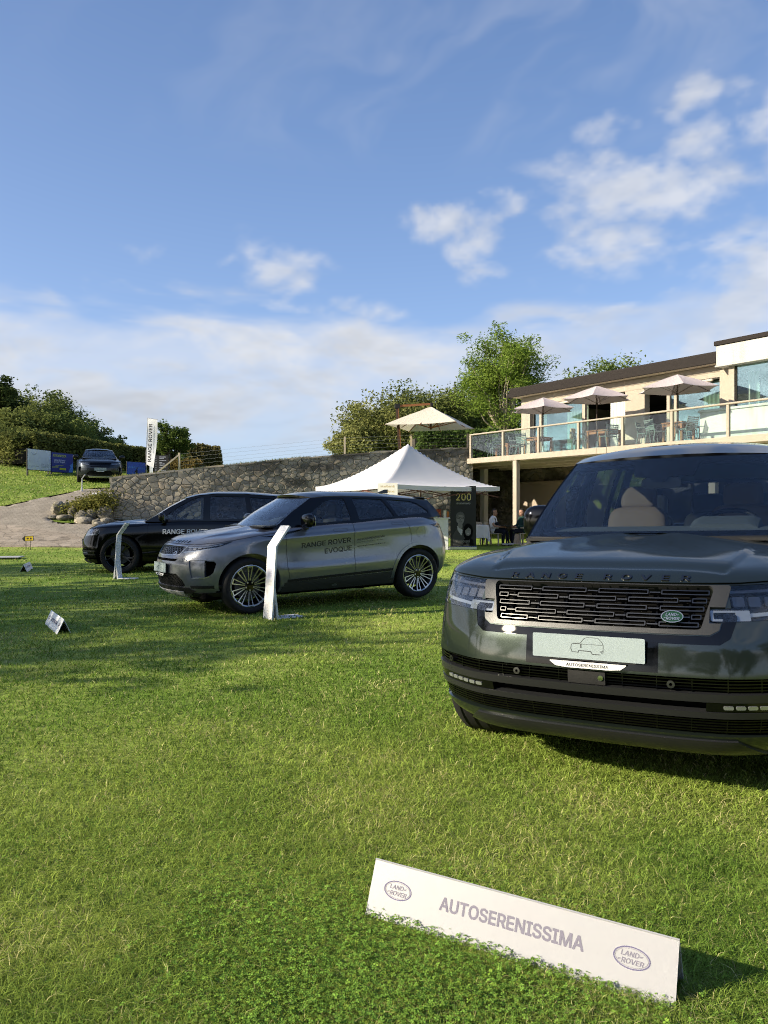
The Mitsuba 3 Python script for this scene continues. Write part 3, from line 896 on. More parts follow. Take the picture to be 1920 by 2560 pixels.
def tree(name, label, x, y, z, height, rad, leaves=9000, size=.16, c0=(.03, .06, .012), c1=(.10, .15, .03), seed=0, trunk=.30, bark='mat_bark', shape=(1.0, 1.0), nl=26, spread=.9, group=None, gappy=.55, lean=0.0, aspect=.5, twig=True):
    """trunk and forking limbs; leaf clusters round the limb ends, so that the crown has an uneven edge and gaps"""
    rg = np.random.default_rng(seed)
    k = thing(name, label, 'tree', group)
    h0 = height * trunk
    base, fork = np.array([x, y, z - .3]), np.array([x + lean * .4, y, z + h0])
    r0 = .018 * height + .04
    segs = [tube([base, (base + fork) / 2 + rg.normal(0, .04, 3), fork], [r0 * 1.25, r0, r0 * .8], 10)]
    ctr = np.array([x + lean, y, z + h0 + (height - h0) * .52])
    hz = (height - h0) * .5
    ends = []
    for i in range(nl):
        u = rg.normal(0, 1, 3)
        u /= np.linalg.norm(u)
        u[2] = abs(u[2]) if rg.uniform() < .62 else u[2]
        lump = .62 + .75 * meshkit.noise(u * 1.9 + seed * 3.7, seed)
        r = rg.uniform(.30, 1.0) ** .55
        e = ctr + u * np.array([rad * shape[0], rad * shape[0], hz * shape[1]]) * r * float(np.clip(lump, .5, 1.15))
        mid = fork + (e - fork) * .5 + np.array([0, 0, .10 * height * rg.uniform(-.1, .6)]) + rg.normal(0, .08 * rad, 3)
        segs.append(tube([fork + (mid - fork) * 0.02, mid, e], [r0 * .42, r0 * .22, r0 * .07], 6))
        ends.append((e, mid))
    part(k, 'trunk', trimesh.util.concatenate(segs), bark, True)
    P = []
    per = leaves // (nl * 4)
    for e, mid in ends:
        for q in range(4):
            c = (e, e + rg.normal(0, .18 * rad * spread, 3), e * .72 + mid * .28 + rg.normal(0, .14 * rad, 3), e * .4 + mid * .6 + rg.normal(0, .16 * rad, 3))[q]
            s = rad * rg.uniform(.15, .31) * spread
            n = int(per * rg.uniform(.5, 1.5))
            P.append(c + np.clip(rg.normal(0, .5, (n, 3)), -.85, .85) * s * np.array([1.15, 1.15, .75]))
    P = np.vstack(P)
    foliage(k, 'crown', P, size, c0, c1, rg, aspect=aspect)
    return k


def at_px(u, v, d):
    """where a pixel of the photograph stood when d metres away (used once, to place things in the world)"""
    return (u - 960) / 1921 * d, d, CAM_H + (1280 - v) / 1921 * d


DARK0, DARK1 = (.052, .080, .025), (.155, .185, .055)
# behind the terrace and the wall
# olive-toned trees behind the wall
for (name, label, u, d, zb, top, rad, seed, c0, c1) in [
        ('olive_green_tree', 'low leafy tree sloping away at the left end of the clump behind the wall', 888, 46, 4.0, 1085, 1.7, 11, (.080, .095, .032), (.22, .225, .085)),
        ('olive_green_tree', 'broad olive-green tree behind the tilted pole of the cantilever parasol', 962, 47, 3.9, 1008, 2.6, 12, (.070, .085, .027), (.21, .215, .075)),
        ('olive_green_tree', 'dark grey-green tree above the square cream parasol', 1055, 50, 4.0, 995, 3.0, 13, (.05, .07, .022), (.16, .18, .055)),
        ('olive_green_tree', 'dark tree with a ragged top just left of the bright green tree', 1135, 52, 4.0, 978, 3.0, 14, DARK0, (.15, .17, .05)),
        ('olive_green_tree', 'shaded low tree filling the gap behind the trunk of the bright green tree', 1225, 53, 3.8, 1040, 3.0, 15, DARK0, DARK1)]:
    x, y, zt = at_px(u, top, d)
    tree(name, label, x, y, zb, zt - zb, rad, leaves=20000, size=.20, c0=c0, c1=c1, seed=seed, trunk=.12, nl=44, spread=1.2)
x, y, zt = at_px(1262, 842, 44)
tree('bright_green_tree', 'tall bright green feathery tree with a slim pale trunk left of the upper building', x, y, 3.5, zt - 3.5, 2.45, leaves=30000, size=.18, c0=(.060, .105, .016), c1=(.185, .25, .050), seed=28, trunk=.26, bark='mat_pale_bark', nl=60, spread=1.05, shape=(1.0, 1.12), gappy=.5, aspect=.34)
x, y, zt = at_px(1520, 905, 56)
tree('tree_behind_roof', 'tree top showing above the dark roof of the building', x, y, 3.8, zt - 3.8, 2.9, leaves=16000, size=.22, c0=(.05, .08, .018), c1=(.13, .165, .045), seed=36, trunk=.3, nl=60, spread=1.3)
x, y, zt = at_px(430, 1058, 44)
tree('young_oak', 'small young dark green tree standing alone right of the tall white flag', x, y, 3.4, zt - 3.4, 1.05, leaves=6500, size=.17, c0=(.03, .055, .014), c1=(.10, .135, .035), seed=41, trunk=.10, nl=34, shape=(.9, 1.05), spread=1.0)
for (label, u, d, zb, top, rad, seed, c0, c1) in [
        ('tall dark conifer-like tree cut by the left edge of the view', -8, 52, 5.5, 945, 1.6, 51, (.028, .045, .016), (.08, .10, .032)),
        ('olive tree in front of the dark clump at the left edge', 45, 50, 5.2, 1032, 2.3, 52, (.06, .08, .025), (.17, .19, .06)),
        ('broad dark rounded tree, the largest of the clump above the hedge', 100, 58, 5.8, 1000, 3.3, 53, (.045, .065, .022), (.13, .155, .05)),
        ('dark tree stepping down to the right above the hedge', 165, 60, 5.6, 1042, 2.6, 54, DARK0, DARK1),
        ('pale green tree above the hedge, right of the dark clump', 222, 62, 5.2, 1078, 1.9, 55, (.055, .08, .03), (.14, .17, .07)),
        ('low dark tree ending the clump above the middle of the hedge', 262, 60, 4.6, 1098, 1.6, 56, DARK0, DARK1),
        ('shaded olive tree low in the clump behind the left end of the hedge', 20, 47, 4.6, 1075, 1.9, 57, (.055, .072, .022), (.15, .17, .05)),
        ('dark green tree low in the clump behind the white board', 130, 52, 5.0, 1050, 2.4, 58, DARK0, DARK1)]:
    x, y, zt = at_px(u, top, d)
    tree('hedge_side_tree', label, x, y, zb, zt - zb, rad, leaves=13000, size=.23, c0=c0, c1=c1, seed=seed, trunk=.12, nl=30, spread=1.15)
# out of view: the trees whose long shadows streak the lawn, and those mirrored in the paintwork
for i, (x, y, h, r, sd, lb) in enumerate([(-16.5, 3.7, 8.5, 2.3, 61, 'tree left of the view whose shadow falls nearest the folded signs'), (-19.0, 6.2, 10.5, 2.8, 62, 'tall tree left of the view shading the lawn before the grey car'),
                                          (-15.5, 9.8, 8.0, 2.2, 63, 'tree left of the view shading the lawn round the black car'), (-22, 12.5, 11, 3.0, 64, 'farthest tree left of the view by the foot of the slope')]):
    tree('lawn_edge_tree', lb, x, y, G(x, y), h, r, leaves=3000, size=.27, c0=DARK0, c1=(.10, .13, .035), seed=sd, trunk=.16, nl=26, spread=1.0)
for i, (x, y, h, r, sd) in enumerate([(-22, -16, 9, 4.0, 71), (-13, -21, 11, 4.5, 72), (-5, -24, 8.5, 4.2, 73), (3, -23, 10, 4.4, 74), (11, -24, 9, 4.2, 75), (20, -20, 11, 4.6, 76), (-30, -8, 11, 4.4, 77)]):
    tree('tree_behind_viewer', 'dark tree behind the viewer mirrored in the car paint, ' + ['second', 'third', 'fourth', 'fifth', 'sixth', 'rightmost', 'leftmost'][i] + ' of the row', x, y, 0, h, r, leaves=3000, size=.75, c0=(.02, .035, .010), c1=(.06, .08, .02), seed=sd, trunk=.10, nl=26, spread=1.25, group='trees behind the viewer')


def leafy_box(key, name, path, width, zt_fn, zb_fn, n, size, c0, c1, seed, round_=.25):
    """a clipped hedge along a path: leaves on and just under its uneven skin"""
    rg = np.random.default_rng(seed)
    path = np.array(path, float)
    s = np.concatenate([[0], np.cumsum(np.linalg.norm(np.diff(path, axis=0), axis=1))])
    t = rg.uniform(0, s[-1], n)
    c = np.stack([np.interp(t, s, path[:, 0]), np.interp(t, s, path[:, 1])], -1)
    e = np.stack([np.interp(t + .05, s, path[:, 0]) - np.interp(t - .05, s, path[:, 0]), np.interp(t + .05, s, path[:, 1]) - np.interp(t - .05, s, path[:, 1])], -1)
    e /= np.linalg.norm(e, axis=1, keepdims=True) + 1e-9
    nrm = np.stack([e[:, 1], -e[:, 0]], -1)
    # superellipse cross-section
    a = rg.uniform(-.15, math.pi + .15, n)
    k = rg.uniform(.82, 1.06, n)
    ca, sa = np.cos(a), np.sin(a)
    w = np.sign(ca) * np.abs(ca) ** .45 * width / 2 * k
    zt, zb = zt_fn(t / s[-1]), zb_fn(t / s[-1])
    hh = np.clip(np.sign(sa) * np.abs(sa) ** .45, 0.02, 1) * k
    endt = np.minimum(1, (np.minimum(t, s[-1] - t) / round_ + .25)) ** .5
    bump = 1 + .16 * (meshkit.fbm(np.c_[c * .9, t * 0 + 3], 3, seed) - .5) * 2
    p = np.c_[c + nrm * (w * endt * bump)[:, None], zb + (zt - zb) * hh * endt * (0.5 + .5 * bump)]
    return foliage(key, name, p, size, c0, c1, rg, aspect=.6)


def hedge(name, label, path, width, ztf, zbf, n, size, c0, c1, seed):
    k = thing(name, label, 'hedge')
    path = np.array(path, float)
    leafy_box(k, 'foliage', path, width, ztf, zbf, n, size, c0, c1, seed)
    core = []
    for i in range(len(path) - 1):
        m = bar((*path[i], (ztf(0.5) + zbf(.5)) / 2), (*path[i + 1], (ztf(.5) + zbf(.5)) / 2), width * .4, (min(ztf(0), ztf(1)) - max(zbf(0), zbf(1))) * .55)
        core.append(m)
    part(k, 'branches', trimesh.util.concatenate(core), 'mat_inner_dark')
    return k


hedge('clipped_hedge', 'long clipped hedge with reddish new growth behind the boards and the hillside car', [(-20.5, 41.3), (-18.6, 40.2), (-16.0, 42.5), (-13.0, 47.5)], 1.8, lambda t: 5.55 - .70 * t, lambda t: 3.2 + .2 * t, 26000, .19, (.05, .068, .022), (.15, .155, .05), 3)
hedge('round_hedge', 'dark rounded hedge right of the young tree above the wall', [(-12.6, 48.5), (-10.4, 49.2)], 2.4, lambda t: 5.55 - .2 * t, lambda t: 3.4 + 0 * t, 8000, .19, (.04, .052, .02), (.13, .11, .045), 4)
hedge('low_hedge', 'low hedge with yellowish tips behind the fence brace above the wall', [(-13.2, 44.0), (-10.2, 43.2)], 1.2, lambda t: 4.25 + 0 * t, lambda t: 3.0 + 0 * t, 5000, .15, (.07, .06, .02), (.20, .15, .06), 5)

hedge('terrace_hedge', 'dense dark green hedge behind the left end of the terrace railing', [(1.5, 39.2), (6.0, 40.0), (10.5, 40.6)], 1.8, lambda t: 5.5 + 0 * t, lambda t: 3.5 + 0 * t, 15000, .17, (.035, .06, .018), (.10, .15, .04), 6)

# rocks edging the path and the shrub growing over them
rk = np.random.default_rng(17)
names_ = ['large pale boulder with a flat top, left end of the upper row', 'rounded grey boulder second in the upper row', 'tan boulder below the shrub, third in the upper row', 'squarish boulder against the end of the stone wall', 'low boulder at the left foot of the rock edging', 'wide tan boulder in the middle of the lower row', 'dark long boulder in front of the lower row', 'small boulder between the lower row and the wall', 'grey boulder at the right end of the lower row', 'small flat stone at the far left foot of the rocks', 'mossy boulder half hidden under the shrub', 'small stone wedged at the foot of the wall']
for i, (u, v, w, h) in enumerate([(148, 1272, 34, 36), (166, 1267, 30, 24), (186, 1282, 28, 28), (262, 1284, 38, 36), (160, 1294, 34, 14), (206, 1292, 34, 26), (212, 1304, 52, 22), (246, 1306, 26, 18), (266, 1302, 30, 16), (134, 1294, 24, 10), (232, 1286, 34, 26), (250, 1310, 30, 12)]):
    d = 28.3 + (1294 - v) * .03
    x, y, z = at_px(u, v, d)
    s = trimesh.creation.icosphere(3)
    p = s.vertices * [w * .5 * d / 1921, .28 + .1 * rk.uniform(), h * .56 * d / 1921]
    p = p * (1 + .55 * (meshkit.fbm(p * 4.0 + i * 9, 3, i)[:, None] - .5))
    q = np.round(p / .09) * .09
    p = .62 * p + .38 * q
    solo('path_rock', trimesh.Trimesh(p + [x, y, z], s.faces), 'mat_rock', names_[i], 'rock', 'rocks edging the path', smooth=30)
k = thing('spreading_shrub', 'low spreading shrub with yellow-green tips over the rocks by the wall end', 'shrub')
rg = np.random.default_rng(23)
n = 5200
pc = np.array([at_px(u, v, 28.9) for u, v in [(205, 1266), (225, 1258), (245, 1250), (262, 1242), (270, 1262), (235, 1272), (212, 1276), (255, 1276), (190, 1272)]])
p = pc[rg.integers(0, len(pc), n)] + rg.normal(0, 1, (n, 3)) * [.24, .30, .13]
foliage(k, 'foliage', p, .11, (.06, .075, .02), (.24, .22, .06), rg)
part(k, 'stem', trimesh.util.concatenate([tube([pc[5] + [0, .1, -.35], pc[i] + [0, 0, -.1]], [.02, .006], 5) for i in range(len(pc))]), 'mat_bark')
# ------------------------------------------------------------------ cars: a lofted shell, a greenhouse of lifted panels, wheels
def _ext(a, sign):
    """control values mirrored about both ends, so that curves cross the centre line squarely"""
    a = np.asarray(a, float)
    return np.concatenate([sign * a[2:0:-1], a, sign * a[-2:-4:-1]])


class Shell:
    """plan: (X, Y, Xspine) from front centre to rear centre; prof: {plan index: [(inset, z), ...]}"""

    def __init__(self, plan, prof, ns=220, nt=90, tops=None):
        P = np.array(plan, float)
        s = np.concatenate([[0], np.cumsum(np.linalg.norm(np.diff(P[:, :2], axis=0), axis=1))])
        L = s[-1]
        se = np.concatenate([-s[2:0:-1], s, 2 * L - s[-2:-4:-1]])
        fx, fy, fs = Akima1DInterpolator(se, _ext(P[:, 0], 1)), Akima1DInterpolator(se, _ext(P[:, 1], -1)), Akima1DInterpolator(se, _ext(P[:, 2], 1))
        idx = sorted(prof)
        ps = s[idx]
        K = len(prof[idx[0]])
        A = np.array([prof[i] for i in idx], float)           # stations x K x 2
        A = np.concatenate([A[2:0:-1], A, A[-2:-4:-1]])
        pe = np.concatenate([-ps[2:0:-1], ps, 2 * L - ps[-2:-4:-1]])
        from scipy.interpolate import PchipInterpolator
        fp = PchipInterpolator(pe, A, axis=0)
        u = np.linspace(0, 1, ns) ** 1.0
        self.s = s_ = L * u
        tt = np.linspace(0, K - 1, nt)
        C = np.c_[fx(s_), fy(s_)]
        C[0, 1] = C[-1, 1] = 0
        S = np.c_[fs(s_), 0 * s_]
        Q = fp(s_)                                            # ns x K x 2
        Qt = PchipInterpolator(np.arange(K), Q, axis=1)(tt)   # ns x nt x 2
        d = np.linalg.norm(S - C, axis=1)
        q = np.clip(Qt[..., 0] / d[:, None], -0.1, 0.985)
        self.XY = C[:, None] * (1 - q[..., None]) + S[:, None] * q[..., None]
        self.Z = Qt[..., 1]
        self.C, self.L, self.ns, self.nt = C, L, ns, nt
        # (s, z) -> X, Y for the lower, monotone part
        self.zg = np.linspace(self.Z[:, 0].min(), self.Z.max(), 260)
        self.kmono = int(nt * 0.9)
        R = np.zeros((ns, len(self.zg), 2))
        for i in range(ns):
            zz = np.maximum.accumulate(self.Z[i] + np.arange(nt) * 1e-7)
            for k in (0, 1):
                R[i, :, k] = np.interp(self.zg, zz, self.XY[i, :, k])
        self.rg = RegularGridInterpolator((s_, self.zg), R, bounds_error=False, fill_value=None)

    def at(self, a, z):
        a, z = np.broadcast_arrays(np.asarray(a, float), np.asarray(z, float))
        sg = np.where(a < 0, -1.0, 1.0)
        p = self.rg(np.stack([np.clip(np.abs(a), 0, self.L), np.clip(z, self.zg[0], self.zg[-1])], -1)).reshape(a.shape + (2,))
        return np.stack([p[..., 0], p[..., 1] * sg, z], -1)

    def fn(self, a, z):
        """points and outward normals at perimeter position a (0 front centre, + left) and height z"""
        e = 0.006
        p = self.at(a, z)
        da, dz = self.at(a + e, z) - self.at(a - e, z), self.at(a, z + e) - self.at(a, z - e)
        n = np.cross(da, dz)
        n /= np.linalg.norm(n, axis=-1, keepdims=True) + 1e-12
        return p, n

    def aY(self, Y, z=None):
        """perimeter position of a lateral offset on the front, at height z"""
        k = int(np.argmax(self.C[:, 1]))
        Y = np.asarray(Y, float)
        a = np.interp(np.abs(Y), self.C[:k, 1], self.s[:k])
        if z is not None:
            for _ in range(6):
                a = np.clip(a + (np.abs(Y) - self.at(a, z)[..., 1]) * 1.1, 0, self.s[k])
        return np.sign(Y) * a

    def aX(self, X, z=None):
        k = slice(3, self.ns - 3)
        X = np.asarray(X, float)
        a = np.interp(-X, -self.C[k, 0], self.s[k])
        if z is not None:
            for _ in range(5):
                a = np.clip(a - (X - self.at(a, z)[..., 0]), 0, self.L)
        return a

    def front(self, g):
        """flat (Y, z) shape -> (a, z)"""
        return affinity_map(g, lambda y, z: (self.aY(y, z), z))

    def side(self, g):
        """flat (X, z) shape -> (a, z)"""
        return affinity_map(g, lambda x, z: (self.aX(x, z), z))

    def mesh(self, warp=None):
        ns, nt = self.ns, self.nt
        V = np.concatenate([self.XY, self.Z[..., None]], -1)
        if warp is not None:
            V = warp(V)
        left = V
        right = V[1:-1].copy()
        right[..., 1] *= -1
        ring = np.concatenate([left, right[::-1]], 0)          # closed loop of m stations
        m = len(ring)
        v = ring.reshape(-1, 3)
        i, j = np.meshgrid(np.arange(m), np.arange(nt - 1), indexing='ij')
        i2 = (i + 1) % m
        q = np.stack([i * nt + j, i2 * nt + j, i2 * nt + j + 1, i * nt + j + 1], -1).reshape(-1, 4)
        f = [q[:, [0, 1, 2]], q[:, [0, 2, 3]]]
        for lev, flip in ((0, True), (nt - 1, False)):         # close bottom and top with strips left to right
            for k in range(ns - 1):
                a, b = k, k + 1
                c, d = (m - b) % m, (m - a) % m
                A, B, Cc, D = (x * nt + lev for x in (a, b, c, d))
                tri = []
                if a == 0:
                    tri = [[A, B, Cc]]
                elif b == ns - 1:
                    tri = [[A, B, D]]
                else:
                    tri = [[A, B, Cc], [A, Cc, D]]
                tri = np.array(tri)
                f.append(tri[:, ::-1] if flip else tri)
        t = trimesh.Trimesh(v, np.vstack(f), process=False)
        if t.volume < 0:
            t.invert()
        return t


def affinity_map(g, fn):
    from shapely import transform
    from shapely import segmentize
    g = segmentize(g, 0.03)
    def go(c):
        a, z = fn(c[:, 0], c[:, 1])
        return np.c_[a, z]
    return transform(g, go)


def solid(t):
    t = as_mesh(t)
    return Manifold(m3.Mesh(np.asarray(t.vertices, np.float32), np.asarray(t.faces, np.uint32)))


def band(pts, w):
    return LineString(pts).buffer(w / 2, cap_style=1)


class Cabin:
    """greenhouse: belt, rail: (X, Y, z) control points from the front pillar to the tail; pillar: (X, z) front edge from base to top"""

    def __init__(self, belt, rail, pillar, bow, tail, crown, rear_bow=0.12, bulge=0.015):
        b, r = np.array(belt, float), np.array(rail, float)
        self.b, self.r, self.bulge = b, r, bulge
        self.pillar, self.bow, self.tail, self.crown, self.rear_bow = np.array(pillar, float), bow, np.array(tail, float), crown, rear_bow

    def I(self, c, X, k):
        return np.interp(-X, -c[:, 0], c[:, k])

    def Y(self, X, z):
        zb, zr = self.I(self.b, X, 2), self.I(self.r, X, 2)
        w = np.clip((z - zb) / (zr - zb), -0.3, 1.1)
        return self.I(self.b, X, 1) * (1 - w) + self.I(self.r, X, 1) * w + self.bulge * 4 * w * (1 - w)

    def side(self, sg):
        def fn(X, z):
            e = 0.01
            g = lambda x, zz: np.stack([x, sg * self.Y(x, zz), zz], -1)
            p = g(X, z)
            n = np.cross(g(X, z + e) - g(X, z - e), g(X + e, z) - g(X - e, z)) * sg
            n /= np.linalg.norm(n, axis=-1, keepdims=True)
            n = np.where((n[:, 1:2] * sg) < 0, -n, n)
            return p, n
        return fn

    def Xa(self, z):
        return np.interp(z, self.pillar[:, 1], self.pillar[:, 0])

    def ws(self, Yn, z):
        """windscreen: Yn = -1..1 across at height z"""
        xa = self.Xa(z)
        ya = self.Y(xa, z)
        return np.stack([xa + self.bow * (1 - Yn ** 2), Yn * ya, z + 0 * Yn], -1)

    def ws_fn(self, Yn, z):
        e = 0.01
        p = self.ws(Yn, z)
        n = np.cross(self.ws(Yn + e, z) - self.ws(Yn - e, z), self.ws(Yn, z + e) - self.ws(Yn, z - e))
        n /= np.linalg.norm(n, axis=-1, keepdims=True)
        return p, np.where(n[:, :1] < 0, -n, n)

    def rear_fn(self, Yn, z):
        def g(yn, zz):
            xa = np.interp(zz, self.tail[::-1, 1], self.tail[::-1, 0]) if self.tail[0, 1] > self.tail[-1, 1] else np.interp(zz, self.tail[:, 1], self.tail[:, 0])
            return np.stack([xa - self.rear_bow * (1 - yn ** 2), yn * self.Y(xa, zz), zz + 0 * yn], -1)
        e = 0.01
        p = g(Yn, z)
        n = np.cross(g(Yn, z + e) - g(Yn, z - e), g(Yn + e, z) - g(Yn - e, z))
        n /= np.linalg.norm(n, axis=-1, keepdims=True)
        return p, np.where(n[:, :1] > 0, -n, n)

    def roof(self, over=0.015, n=48, m=40, thick=0.03):
        """roof skin from the header curve to the tail"""
        u, v = np.meshgrid(np.linspace(0, 1, n), np.linspace(-1, 1, m), indexing='ij')
        x0, x1 = self.pillar[-1, 0], self.r[-1, 0]
        xs = x0 + (x1 - x0) * u
        X = xs + self.bow * (1 - v ** 2) * (1 - u) ** 3 - self.rear_bow * (1 - v ** 2) * u ** 3
        yr = self.I(self.r, xs, 1) + over
        zr = self.I(self.r, xs, 2)
        cr = np.interp(u, [0, .06, .2, .5, 1], [self.crown[0], self.crown[0] + .35 * (self.crown[1] - self.crown[0]), self.crown[0] + .8 * (self.crown[1] - self.crown[0]), self.crown[1], self.crown[2]])
        Z = zr + cr * (1 - np.abs(v) ** 2.6)
        top = np.stack([X, v * yr, Z], -1)
        bot = top.copy()
        bot[..., 2] -= thick
        vv = np.vstack([top.reshape(-1, 3), bot.reshape(-1, 3)])
        i, j = np.meshgrid(np.arange(n - 1), np.arange(m - 1), indexing='ij')
        q = np.stack([i * m + j, (i + 1) * m + j, (i + 1) * m + j + 1, i * m + j + 1], -1).reshape(-1, 4)
        N = n * m
        f = [q, q[:, ::-1] + N]
        edge = [k for k in range(m)] + [i_ * m + m - 1 for i_ in range(1, n)] + [(n - 1) * m + k for k in range(m - 2, -1, -1)] + [i_ * m for i_ in range(n - 2, 0, -1)]
        e = np.array(edge)
        e2 = np.roll(e, -1)
        f.append(np.stack([e, e + N, e2 + N, e2], -1))
        t = trimesh.Trimesh(vv, np.vstack([np.vstack(f)[:, [0, 1, 2]], np.vstack(f)[:, [0, 2, 3]]]), process=False)
        if t.volume < 0:
            t.invert()
        return t


def tyre_mesh(R, rim, w):
    h = w / 2
    pr = [(rim, -h * .80), (rim + .012, -h * .92), ((R + rim) / 2, -h), (R - .03, -h * .96), (R - .008, -h * .80), (R, -h * .55), (R - .006, -h * .50), (R - .006, -h * .44), (R, -h * .40), (R, -h * .08), (R - .007, -h * .05), (R - .007, h * .05), (R, h * .08),
          (R, h * .40), (R - .006, h * .44), (R - .006, h * .50), (R, h * .55), (R - .008, h * .80), (R - .03, h * .96), ((R + rim) / 2, h), (rim + .012, h * .92), (rim, h * .80)]
    t = trimesh.creation.revolve(np.array(pr + [pr[0]]), sections=72)
    return t


def wheel(car, cx, cy, cz, R, rim, w, sgn, spokes, mats, M, steer=0.0, simple=False):
    """a wheel, its face towards sgn * Y"""
    wk = key_for(car + '__wheel')
    W = M @ xf(cx, cy, cz, rz=steer) @ (xf(rx=-math.pi / 2) if sgn > 0 else xf(rx=math.pi / 2))
    # local: z points outwards, face at z = w/2
    part(wk, 'tyre', tyre_mesh(R, rim, w), 'mat_rubber', 40, W)
    h = w / 2
    lip = [(rim - .045, -h * .8), (rim - .03, h * .40), (rim - .018, h * .78), (rim - .004, h * .86), (rim + .004, h * .84), (rim + .004, -h * .8), (rim - .045, -h * .8)]
    part(wk, 'rim', trimesh.creation.revolve(np.array(lip), sections=72), mats[0], 35, W)
    if simple:
        return wk
    part(wk, 'brake_disc', lathe([(0.0, h * .0), (rim * .66, h * .0), (rim * .66, h * .08), (0, h * .08)], 40), 'mat_steel_dark', 30, W)
    f0 = h * .62
    for g in spokes(rim):
        m = prism(g, 0, 0.032, 0.04)
        m = as_mesh(m)
        v = np.array(m.vertices)
        r = np.hypot(v[:, 0], v[:, 1])
        v[:, 2] += f0 - 0.030 + 0.045 * np.clip((r / rim - .15), 0, 1) ** 1.5
        top = v[:, 2] > (f0 + 0.045 * np.clip((r / rim - .15), 0, 1) ** 1.5)
        m.vertices = v
        part(wk, 'spoke', m, mats[1], 30, W)
    part(wk, 'hub_cap', lathe([(0, f0 - .03), (.075, f0 - .03), (.075, f0 - .004), (.066, f0 + .004), (.034, f0 + .006), (.031, f0 + .014), (0, f0 + .015)], 32), mats[2], 30, W)
    for k in range(5):
        a = k * 2 * math.pi / 5 + .3
        part(wk, 'wheel_nut', lathe([(0, f0 - .01), (.011, f0 - .01), (.011, f0 + .012), (0, f0 + .014)], 8).apply_transform(xf(.054 * math.cos(a), .054 * math.sin(a), 0)), mats[1], 30, W)
    return wk


plain('mat_steel_dark', (0.05, 0.05, 0.052), 0.5, 0.4)


def double_spokes(n, w=0.0085, gap=0.034):
    def make(rim):
        out = []
        for k in range(n):
            a = 360.0 * k / n + 90
            r0, r1 = .07, rim - .012
            one = Polygon([(r0, .004), (r1 - .05, gap * .62), (r1, gap * .80), (r1, gap * .80 + w * 1.25), (r1 - .055, gap * .62 + w * 1.25), (r0, .004 + w * .9)])
            g = unary_union([one, affinity.scale(one, 1, -1, origin=(0, 0)), Polygon([(r1 - .016, -gap * .9), (r1 - .002, -gap * 1.1), (r1 - .002, gap * 1.1), (r1 - .016, gap * .9)])])
            out.append(affinity.rotate(g, a, origin=(0, 0)))
        return out
    return make


def split_spokes(n):
    def make(rim):
        out = []
        for k in range(n):
            a = 360.0 * k / n + 12
            r1 = rim - .012
            g = unary_union([Polygon([(.05, -.022), (.05, .022), (r1 * .55, .016), (r1, .075), (r1, .045), (r1 * .62, 0), (r1, -.03), (r1, -.058), (r1 * .55, -.018)])])
            out.append(affinity.rotate(g, a, origin=(0, 0)))
        return out
    return make


def wing_mirror(car, M, sg, X, Y, z, mats, size=1.0, tall=1.0):
    k = key_for(car + '__wing_mirror')
    sx, sy, sz = .125 * size, .125 * size, .095 * size * tall
    s = trimesh.creation.icosphere(3, 1.0)
    v = np.array(s.vertices)
    v = np.sign(v) * np.abs(v) ** .72
    v = v * [sx * .62, sy, sz]
    v[:, 0] = np.where(v[:, 0] < 0, v[:, 0] * .55, v[:, 0])
    v[:, 2] += .25 * v[:, 1] * .2
    s = trimesh.Trimesh(v, s.faces, process=False)
    part(k, 'housing', s, mats[0], True, M @ xf(X, sg * (Y + sy), z))
    g = rrect(-sy * .86, -sz * .80, sy * .86, sz * .8, .03)
    m = as_mesh(prism(g, 0, .004))
    part(k, 'mirror_glass', m, 'mat_chrome', 30, M @ frame((X - sx * .345, sg * (Y + sy), z), (0, sg, 0), (0, 0, 1), (-1, 0, 0) if sg < 0 else (-1, 0, 0)))
    part(k, 'stalk', as_mesh(m3.Manifold.hull(solid(cub(-.05, .03, -.02, .05, -.03, -.0)) + solid(cub(-.03, .02, .09, .12, -.06, -.03)))), mats[1], 30, M @ (xf(X - .005, sg * (Y - .045), z - sz * .62) if sg > 0 else xf(X - .005, sg * (Y - .045), z - sz * .62) @ np.diag([1, -1, 1, 1])))
    return k
# ------------------------------------------------------------------ car paints
def paint(name, base, flake, w=0.5, alpha=0.008, rough=0.38, ior=1.5):
    mat(name, two({'type': 'blendbsdf', 'weight': w,
                   'b0': {'type': 'roughplastic', 'diffuse_reflectance': rgb(*base), 'alpha': alpha, 'nonlinear': True, 'int_ior': ior},
                   'b1': {'type': 'principled', 'base_color': rgb(*flake), 'metallic': 0.85, 'roughness': rough, 'clearcoat': 1.0, 'clearcoat_gloss': 0.97, 'specular': 0.6}}))


paint('mat_paint_green', (0.015, 0.024, 0.020), (0.075, 0.098, 0.086), 0.26, ior=1.85)
paint('mat_paint_grey', (0.165, 0.174, 0.198), (0.40, 0.415, 0.46), 0.36, 0.008, 0.26)
paint('mat_paint_black', (0.003, 0.003, 0.0035), (0.010, 0.010, 0.011), 0.06)
paint('mat_paint_dark_blue', (0.010, 0.014, 0.020), (0.030, 0.040, 0.052), 0.4)
pane('mat_car_glass', (0.44, 0.50, 0.54))
pane('mat_privacy_glass', (0.10, 0.11, 0.12))
pane('mat_lamp_lens', (0.90, 0.92, 0.94))
plain('mat_seat_tan', (0.19, 0.14, 0.10), 0.6, 0.3)
plain('mat_dash', (0.10, 0.112, 0.115), 0.6, 0.3)
plain('mat_lining', (0.10, 0.10, 0.10), 0.8, 0.1)
plain('mat_plate', (0.27, 0.325, 0.345), 0.35, 0.5)
mat('mat_led', two({'type': 'principled', 'base_color': rgb(0.36, 0.38, 0.40), 'metallic': 0.7, 'roughness': 0.16}))
mat('mat_skid', two({'type': 'principled', 'base_color': rgb(.020, .021, .023), 'metallic': .3, 'roughness': .30, 'specular': .5}))
